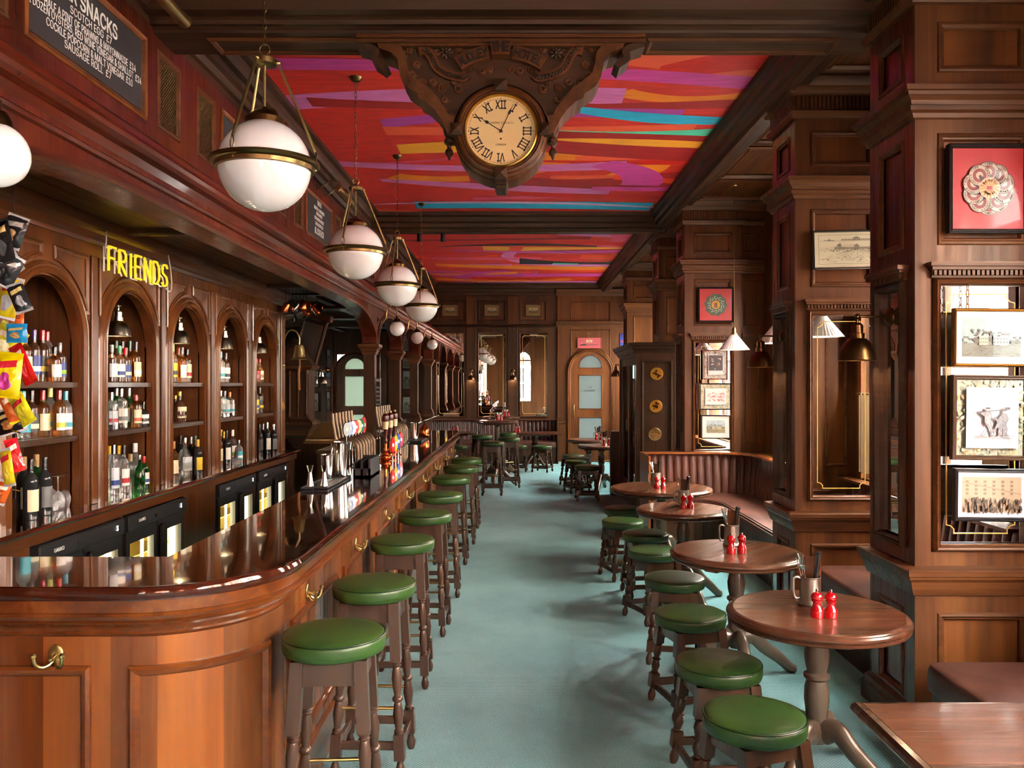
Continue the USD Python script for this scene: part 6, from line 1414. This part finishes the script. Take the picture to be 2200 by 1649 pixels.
def two_men(P, w, h, R):
    ink, g1, g2 = (62, 66, 72), (168, 170, 174), (140, 142, 148)
    q = lambda pts: [(x * w, y * h) for x, y in pts]
    P.strokes(R, 120, -w * .45, -h * .02, w * .45, h * .14, w * .07, h * .002, [(188, 192, 196), (172, 176, 182)]); P.strokes(R, 110, -w * .4, -h * .36, w * .4, -h * .30, w * .14, h * .002, [(140, 144, 150)])
    # a man walking with a pole on his shoulder
    A = [(-.20, .10), (-.12, .115), (-.06, .09), (-.05, -.01), (-.07, -.09), (-.03, -.19), (.0, -.29), (.05, -.31), (-.04, -.315), (-.08, -.19), (-.13, -.10), (-.17, -.18), (-.24, -.27), (-.28, -.28), (-.24, -.305), (-.17, -.27), (-.11, -.19), (-.19, -.08), (-.19, .02), (-.26, .06), (-.28, .10), (-.24, .09)]
    # a man stooping with a long apron
    B = [(.10, .02), (.18, .08), (.25, .06), (.28, -.02), (.24, -.10), (.26, -.18), (.25, -.28), (.29, -.30), (.20, -.305), (.20, -.19), (.17, -.10), (.16, -.20), (.17, -.29), (.10, -.30), (.12, -.20), (.06, -.16), (.0, -.26), (-.02, -.25), (.06, -.08), (.02, -.02), (.0, .0), (.04, .02), (.08, -.02)]
    for poly, g in ((A, g1), (B, g2)):
        P.poly(q(poly), g); P.line(q(poly + poly[:1]), w * .007, ink)
        pg = Polygon(q(poly)).buffer(0); x0, y0, x1, y1 = pg.bounds
        for _ in range(46):
            x, y = R.uniform(x0, x1), R.uniform(y0, y1); P.poly(LineString([(x, y), (x + .012 * w, y - .03 * h)]).buffer(w * .003, quad_segs=1).intersection(pg), ink)
    for x, y in ((-.13, .145), (.20, .115)):
        P.poly(Point(x * w, y * h).buffer(w * .032, 8), (196, 196, 198)); P.poly(affinity.scale(Point(x * w, (y + .02) * h).buffer(w * .035, 8), 1.5, .5), ink)
    P.line(q([(-.36, .10), (-.1, .115), (.26, .15)]), w * .013, ink); P.rect(w * .20, h * .145, w * .31, h * .185, ink)
    for z in (-.40, -.425): P.strokes(R, 26, -w * .34, h * z, w * .34, h * z + .004, w * .03, h * .004, [(150, 150, 150)])
def crowd(P, w, h):
    R = random.Random(8); m = .10 * h; x0, y0, x1, y1 = -w / 2 + m, -h / 2 + m, w / 2 - m, h / 2 - m
    P.rect(-w / 2, -h / 2, w / 2, h / 2, (214, 224, 238)); P.rect(x0, y0, x1, y1, (196, 172, 142)); W, H = x1 - x0, y1 - y0
    for i in range(6):
        for j in range(4): P.rect(x0 + W * (.06 + i * .15), y0 + H * (.5 + j * .11), x0 + W * (.11 + i * .15), y0 + H * (.57 + j * .11), (150, 128, 100))
    P.line([(x0, y0 + H * .86), (x1, y0 + H * .52)], H * .03, (170, 148, 118))
    for _ in range(150):
        x, y = R.uniform(x0 + .008, x1 - .008), y0 + H * R.uniform(.03, .36); c = R.choice([(92, 76, 58), (120, 100, 78), (168, 146, 116), (70, 60, 50)])
        P.poly(affinity.scale(Point(x, y).buffer(.006, 3), .8, 1.6), c); P.poly(Point(x, y + .011).buffer(.003, 3), c)
def engraving(P, w, h):
    R = random.Random(3); m = .05 * w; x0, y0, x1, y1 = -w / 2 + m, -h / 2 + m * .8, w / 2 - m, h / 2 - m * .6; W, H = x1 - x0, y1 - y0
    P.rect(-w / 2, -h / 2, w / 2, h / 2, (222, 212, 178)); ink = (84, 80, 62)
    for e in ([(x0, y0), (x1, y0)], [(x1, y0), (x1, y1)], [(x1, y1), (x0, y1)], [(x0, y1), (x0, y0)]): P.line(e, .0016, ink)
    def pal(cx, cy, ww, hh):
        P.rect(cx - ww / 2, cy, cx + ww / 2, cy + hh * .5, (176, 168, 136)); P.rect(cx - ww * .12, cy, cx + ww * .12, cy + hh * .75, (150, 142, 112)); P.poly([(cx - ww * .13, cy + hh * .75), (cx + ww * .13, cy + hh * .75), (cx, cy + hh)], ink); P.line([(cx, cy + hh * .9), (cx, cy + hh * 1.3)], .0016, ink)
        for i in range(14): P.rect(cx - ww / 2 + ww * (i + .3) / 14, cy + hh * .12, cx - ww / 2 + ww * (i + .6) / 14, cy + hh * .36, ink)
    pal(0, y0 + H * .80, W * .40, H * .13); pal(-W * .36, y0 + H * .79, W * .14, H * .06); pal(W * .36, y0 + H * .79, W * .14, H * .06); P.line([(x0, y0 + H * .79), (x1, y0 + H * .79)], .0012, ink)
    pal(0, y0 + H * .50, W * .30, H * .16); pal(-W * .22, y0 + H * .49, W * .14, H * .2); pal(W * .22, y0 + H * .49, W * .14, H * .2)
    P.blobs(R, 110, x0, y0 + H * .40, x1, y0 + H * .52, H * .02, [ink, (140, 132, 100), (112, 106, 80)])
    for k in range(-3, 4): P.line([(k * W * .02, y0 + H * .48), (k * W * .09, y0 + H * .30)], .0016, ink)
    P.strokes(R, 60, x0, y0 + H * .05, x1, y0 + H * .28, W * .09, .0012, [ink, (150, 142, 110)])
    for k in range(6): P.blobs(R, 3, x0 + W * (.05 + .15 * k), y0 + H * .1, x0 + W * (.16 + .15 * k), y0 + H * .2, H * .025, [ink])
def roundels(P, w, h):
    P.rect(-w / 2, -h / 2, w / 2, h / 2, (214, 14, 30)); R = .142 * w; RR = .225 * w
    order = [7, 8, 9, 0, 6, 1, 5, 2, 4, 3]; word = 'CAMDEN TOWN · BREWERY · '
    for k in order:
        q = k * PI / 5 + .35; cx, cy = RR * math.cos(q), RR * math.sin(q)
        def circ(r, c): P.poly(Point(cx, cy).buffer(r, 16), c)
        circ(R * 1.06, (40, 34, 34)); circ(R, (232, 220, 196)); circ(R * .68, (138, 32, 36)); circ(R * .36, (226, 204, 180))
        P.poly(affinity.rotate(Polygon([(cx, cy + R * .12), (cx + R * .68, cy + R * .2), (cx + R * .6, cy - R * .3), (cx, cy - R * .12)]), math.degrees(q) + 180, origin=(cx, cy)), (34, 30, 30))
        for j, ch in enumerate(word):
            if ch in ' ·': continue
            a = q + 2.2 - j * 2 * PI / len(word); P.text(ch, R * .19, cx + R * .76 * math.cos(a), cy + R * .76 * math.sin(a), (44, 36, 34), a - PI / 2)
    P.poly(Point(0, 0).buffer(.148 * w, 24), (236, 224, 196)); P.poly(Point(0, 0).buffer(.134 * w, 24), (240, 226, 180))
    for k in range(16):
        a0, a1 = k * PI / 8, k * PI / 8 + PI / 16; P.poly([(0, 0)] + [(.134 * w * math.cos(a), .134 * w * math.sin(a)) for a in (a0, (a0 + a1) / 2, a1)], (226, 150, 30))
    P.rect(-.04 * w, -.024 * w, .04 * w, .024 * w, (196, 44, 36))
    for s_, r, top, c in (('WATNEYS', .092 * w, True, (206, 60, 30)), ('BROWN ALE', .088 * w, False, (50, 40, 30))):
        n = len(s_)
        for j, ch in enumerate(s_):
            if ch == ' ': continue
            a = PI / 2 - (j - (n - 1) / 2) * .30 if top else -PI / 2 + (j - (n - 1) / 2) * .24
            P.text(ch, .026 * w, r * math.cos(a), r * math.sin(a) - (0 if top else .01 * w), c, a - PI / 2 if top else a + PI / 2)
def green_star(P, w, h):
    P.rect(-w / 2, -h / 2, w / 2, h / 2, (206, 26, 28))
    for k in range(10):
        q = k * PI / 5; P.poly(affinity.translate(affinity.rotate(sbox(-.09 * w, -.09 * w, .09 * w, .09 * w), math.degrees(q) + 20), .25 * w * math.cos(q), .25 * w * math.sin(q)), (30 + 14 * (k % 2), 84 + 18 * (k % 2), 50))
    P.poly(Point(0, 0).buffer(.26 * w, 20), (38, 96, 58))
    for k in range(10):
        q = k * PI / 5 + .3; c = (.22 * w * math.cos(q), .22 * w * math.sin(q)); a = np.linspace(0, 5, 10)
        P.line(np.column_stack([c[0] + .045 * w * np.cos(a + q), c[1] + .045 * w * np.sin(a + q)]), .016 * w, (232, 222, 196))
    P.poly(Point(0, 0).buffer(.135 * w, 20), (226, 168, 30)); P.poly(Point(0, .01 * w).buffer(.05 * w, 8), (120, 84, 26)); P.poly(affinity.scale(Point(0, -.06 * w).buffer(.05 * w, 8), 1.3, .7), (120, 84, 26))
def vase(P, w, h, R):
    P.rect(-w / 2, -h * .3, w / 2, h / 2, (40, 38, 48)); P.rect(-w / 2 + .008, -h * .3 + .008, w / 2 - .008, h / 2 - .008, (52, 46, 52)); P.blobs(R, 40, -w * .36, -h * .24, w * .36, h * .34, w * .10, [(30, 52, 80), (120, 90, 70), (196, 168, 140), (60, 40, 40), (210, 200, 190)])
def letters(P, w, h, R):
    P.strokes(R, 40, -w / 2 + .01, -h * .2, w / 2 - .01, h * .3, w * .12, h * .02, [(206, 120, 120), (216, 150, 150)])
    for j, yy in enumerate((.12, -.08, -.30)):
        P.blobs(R, 26, -w * .42, h * yy, w * .42, h * (yy + .14), w * .03, [(206, 90, 88), (190, 70, 70)])
px = lambda a, b, d: ((a - 1115) * d / 1770, EYE + (825 - b) * d / 1770)
def at(xc, yc, d, roll=0.0):
    x, z = px(xc, yc, d); return plane((x, d, z), '-y') @ trimesh.transformations.rotation_matrix(roll, [0, 0, 1])
s = 3.80 / 1770
picture('framed red print of a ring of round beer mats on the tall pillar', at(2117, 408, 3.83), 172 * s, 192 * s, 'framek', .02, roundels, .035)
GM = [(176, 186, 160), (196, 178, 110), (140, 158, 140), (206, 196, 160), (166, 130, 70), (120, 140, 110)]
def hang(t, x0, x1, y, z0, z1):
    for i, x in enumerate((x0, x1)): part(t, 'chain', mv(chain(z0, z1, .03, .0018, .0065), x, y, 0), 'tin', smooth=False)
d = 3.79
t = picture('gilt framed watercolour of white houses, top of three on the pillar mirror', at(2126, 726, d, -.01), 165 * s, 124 * s, 'frameg', .014, view(11, (150, 186, 186), (120, 134, 116), (40, 46, 36), [(52, 66, 44), (72, 86, 50), (40, 52, 40)]), .028)
t = picture('framed sketch of two stooping men in marbled border, middle on the pillar mirror', at(2122, 897, d, -.012), 163 * s, 181 * s, 'framew', .022, marbled(5, two_men, GM, .11, (214, 216, 218)), .03)
t = picture('black framed sepia street crowd with white mount, lowest of three on the pillar mirror', at(2126, 1062, d, -.012), 162 * s, 112 * s, 'framek', .018, crowd, .03)
t = thing('picture_chain', 'pair of picture chains with hooks above the watercolour of white houses', 'chain')
for xp_ in (2026, 2080):
    x = (xp_ - 1115) * 3.83 / 1770; part(t, 'links', mv(chain(1.99 if xp_ > 2050 else 1.95, 2.12, .03, .0018, .0065), x, 3.835, 0), 'bronze', smooth=False)
s = 5.47 / 1770
picture('grey framed engraving of a palace with ships in front', at(1838, 537, 5.50, .02), 190 * s, 84 * s, 'tin', .014, engraving, .03)
s = 9.17 / 1770
picture('framed red print with a green star of bottle labels', at(1537, 655, 9.17), 76 * s, 75 * s, 'framek', .018, green_star, .03)
d = 9.16
picture('small framed dark portrait in a marbled border, top of three beside the booth', at(1536, 784, d), 52 * s, 63 * s, 'gold_z', .012, marbled(21, vase, [(206, 206, 196), (150, 150, 140), (110, 112, 110), (190, 180, 150)], .16, (232, 230, 226)), .03)
picture('small framed pink lettered print in a marbled border, middle of three beside the booth', at(1536, 852, d), 67 * s, 57 * s, 'framek', .012, marbled(22, letters, [(206, 206, 180), (196, 186, 130), (160, 160, 130)], .14, (236, 220, 218)), .03)
picture('small framed landscape with a hill, lowest of three beside the booth', at(1537, 917, d), 62 * s, 50 * s, 'framek', .010, view(31, (170, 190, 196), (170, 160, 120), (60, 60, 46), [(150, 136, 80), (120, 120, 80), (90, 96, 66)], .2), .03)
d = YB - .012; s = d / 1770
for i, xc in enumerate((967, 1057, 1146)):
    picture(f'small sepia landscape in gilt mount, {ORD[i]} of three above the wall mirrors', at(xc, 667, d), 36 * s, 28 * s, 'framek', .02, lambda P, w, h, i=i: (P.rect(-w / 2, -h / 2, w / 2, h / 2, (150, 118, 62)), view(40 + i, (196, 184, 140), (110, 92, 56), (60, 48, 30), [(84, 66, 38), (110, 88, 50)], .26)(P, w, h)), .03)
def pink(P, w, h):
    P.rect(-w / 2, -h / 2, w / 2, h / 2, (206, 96, 104)); P.rect(-w * .14, h * .06, w * .12, h * .32, (226, 206, 170)); P.rect(-w * .08, h * .1, w * .06, h * .28, (206, 170, 120))
    P.poly([(-w * .40, -h * .18), (-w * .22, -h * .10), (-w * .1, -h * .2), (w * .36, -h * .16), (w * .36, -h * .2), (-w * .4, -h * .28)], (50, 30, 34)); P.poly(Point(-w * .34, 0).buffer(h * .07, 6), (232, 150, 150))
t = picture('pink still life panel over the arched back door', at(1266.5, 737, YB - .062), 52 * s, 22.5 * s, 'pink', .01, pink, .03)
part(t, 'picture_light', [tube([(-.02, .112, .03), (-.02, .16, .04), (-.02, .2, .01)], .006, 6), cyl((-.07, .205, .03), (.03, .205, .03), .012, n=10)], 'brass')
picture('narrow blue poster on the back wall behind the last pillar', at(1336, 731, YB - .06), .10, .28, 'framek', .008, lambda P, w, h: (P.rect(-w / 2, -h / 2, w / 2, h / 2, (40, 70, 190)), P.poly(Point(0, -h * .1).buffer(w * .3, 8), (206, 60, 40))), .02)
d = 19.42; s = d / 1770
for i, (xc, yc, w, h) in enumerate([(678, 765, 14, 36), (678, 814, 14, 36), (678, 864, 14, 40), (706, 770, 9, 40), (706, 815, 12, 33), (706, 862, 9, 42), (870, 690, 18, 30), (870, 738, 18, 34), (874, 780, 18, 24), (874, 816, 18, 40), (874, 870, 18, 36)]):
    picture(f'small framed print on the far wall behind the arcade, {ORD[i % 12]} of the cluster', at(xc, yc, d), w * s, h * s, 'framek', .015, view(60 + i, (186, 190, 176) if i != 4 else (90, 150, 200), (150, 146, 120), (60, 56, 44), [(96, 92, 70), (120, 116, 90)], .08, (196, 186, 150)), .03)
# ================================================================ carved cabinet, bell and jugs beyond the back bar
t = thing('carved_cabinet', 'dark carved wall cabinet with a pediment, columns and a stepped bracket', 'cabinet')
cx, cy = -2.80, 10.35
part(t, 'case', box(cx - .22, cy, 1.20, cx + .16, cy + .30, 1.86, .006), 'dark_z', smooth=False)
part(t, 'pediment', tr(ext(Polygon([(-.26, 0), (.22, 0), (-.02, .34)]), 0, .36), plane((cx, cy + .32, 1.88), '-y')), 'dark_x', smooth=False)
part(t, 'cornice', sqlathe(cx - .22, cy, cx + .16, cy + .30, [(0, 1.82), (.02, 1.83), (.05, 1.86), (.055, 1.88), (0, 1.89)]), 'mah_x', smooth=False)
for k in range(4): part(t, 'column', lathe([(.02, 1.24), (.024, 1.27), (.014, 1.29), (.016, 1.52), (.013, 1.76), (.022, 1.78), (.022, 1.82), (0, 1.82)], 12, (cx - .18 + k * .105, cy - .02, 0)), 'mah2_z')
part(t, 'base', sqlathe(cx - .22, cy, cx + .16, cy + .30, [(-.14, .86), (-.10, .92), (-.08, .96), (-.02, 1.0), (.0, 1.06), (.04, 1.10), (.06, 1.14), (.06, 1.17), (.02, 1.20), (0, 1.21)]), 'dark_x', smooth=False)
t = thing('leaning_plaque', 'grey carved plaque with scrolls leaning forward above the dark cabinet', 'plaque', mat4=plane((-2.66, 10.55, 2.22), '-y') @ trimesh.transformations.rotation_matrix(-.26, [0, 0, 1]))
part(t, 'panel', box(-.13, -.30, 0, .13, .22, .03, .006), 'tin', smooth=False); part(t, 'frame', rframe(-.16, -.33, .16, .25, [(0, 0), (0, .05), (.02, .055), (.04, .03), (.04, 0)]), 'dark_z', smooth=False)
part(t, 'scroll', [tube(np.column_stack([sg * .12 + .045 * (1 - q / 14) * np.cos(q), .25 + .045 * (1 - q / 14) * np.sin(q), np.full(30, .045)]), .012, 6) for sg in (-1, 1) for q in [np.linspace(0, 12, 30)]], 'tin', smooth=40)
part(t, 'top', box(-.20, .27, -.04, .20, .36, .10, .01), 'mah_x', smooth=False)
t = thing('bar_bell', 'brass ship bell on a curved bracket at the end of the back bar', 'bell', (-2.50, 9.38, 2.10))
part(t, 'bell', lathe([(0, 0), (.03, 0), (.045, -.01), (.055, -.05), (.06, -.11), (.072, -.15), (.092, -.165), (.094, -.172), (.085, -.172), (.06, -.14), (.05, -.06), (0, -.02)], 32), 'brass')
part(t, 'bracket', tube(catmull([(-.17, 0, -.06), (-.17, 0, .06), (-.12, 0, .15), (-.05, 0, .16), (0, 0, .09), (0, 0, .0)], 6), .009, 8), 'brass')
part(t, 'rope', tube(catmull([(0, 0, -.14), (.005, 0, -.24), (-.008, 0, -.34), (.0, .0, -.52)], 5), [.008] * 6 + [.014] * 10, 8), 'rope')
t = thing('bell_medallion', 'small round brass medallion on the pilaster under the bell', 'medallion', mat4=plane((-2.655, 9.27, 1.40), '+x'))
part(t, 'disc', lathe([(.05, 0), (.052, .006), (.04, .010), (0, .008)], 24), 'gilt'); part(t, 'relief', [ball((.02 * math.cos(k), .02 * math.sin(k), .008), (.012, .008, .005), 8) for k in range(6)], 'gilt')
t = thing('knob_plate', 'round brass door stop plate above the medallion', 'plate', mat4=plane((-2.655, 9.27, 1.86), '+x')); part(t, 'plate', lathe([(.028, 0), (.028, .008), (.012, .02), (0, .022)], 20), 'brass')
for i, (xc, yc, c, tl) in enumerate([(614, 662, 'copper', .4), (626, 655, 'tin', -.3), (640, 672, 'tin', 1.0), (652, 656, 'copper', .2), (656, 668, 'copper', -.7), (676, 664, 'copper', -.6), (622, 678, 'tin', 1.4), (634, 660, 'steel', .6)]):
    dd = 9.0; x, z = px(xc, yc, dd)
    t = thing('hanging_jug', f'small {"copper" if c == "copper" else "pewter"} jug hanging under the canopy, {ORD[i]} of the bunch', 'jug', mat4=trimesh.transformations.translation_matrix((x, dd + .05 * (i % 3), z)) @ trimesh.transformations.rotation_matrix(tl, [0, 1, 0]))
    part(t, 'body', lathe([(0, -.05), (.04, -.05), (.046, -.03), (.04, .02), (.036, .05), (.042, .055), (.034, .05), (.036, .0), (0, -.04)], 20), c)
    part(t, 'handle', tube(catmull([(.038, 0, .045), (.07, 0, .04), (.075, 0, .0), (.042, 0, -.03)], 5), .005, 6), c)
    part(t, 'hook', tr(tube([(0, 0, 0), (0, 0, 2.68 - z - .05 * 0)], .0025, 5), trimesh.transformations.rotation_matrix(-tl, [0, 1, 0])), 'bronze')

bell_parts(thing('wall_sconce', 'small nickel bell lamp by the prints in the room behind the arcade', 'wall lamp', (-2.92, 12.2, 1.86)), 'nickel', (0, .3, .0), 1.0, 'bronze')
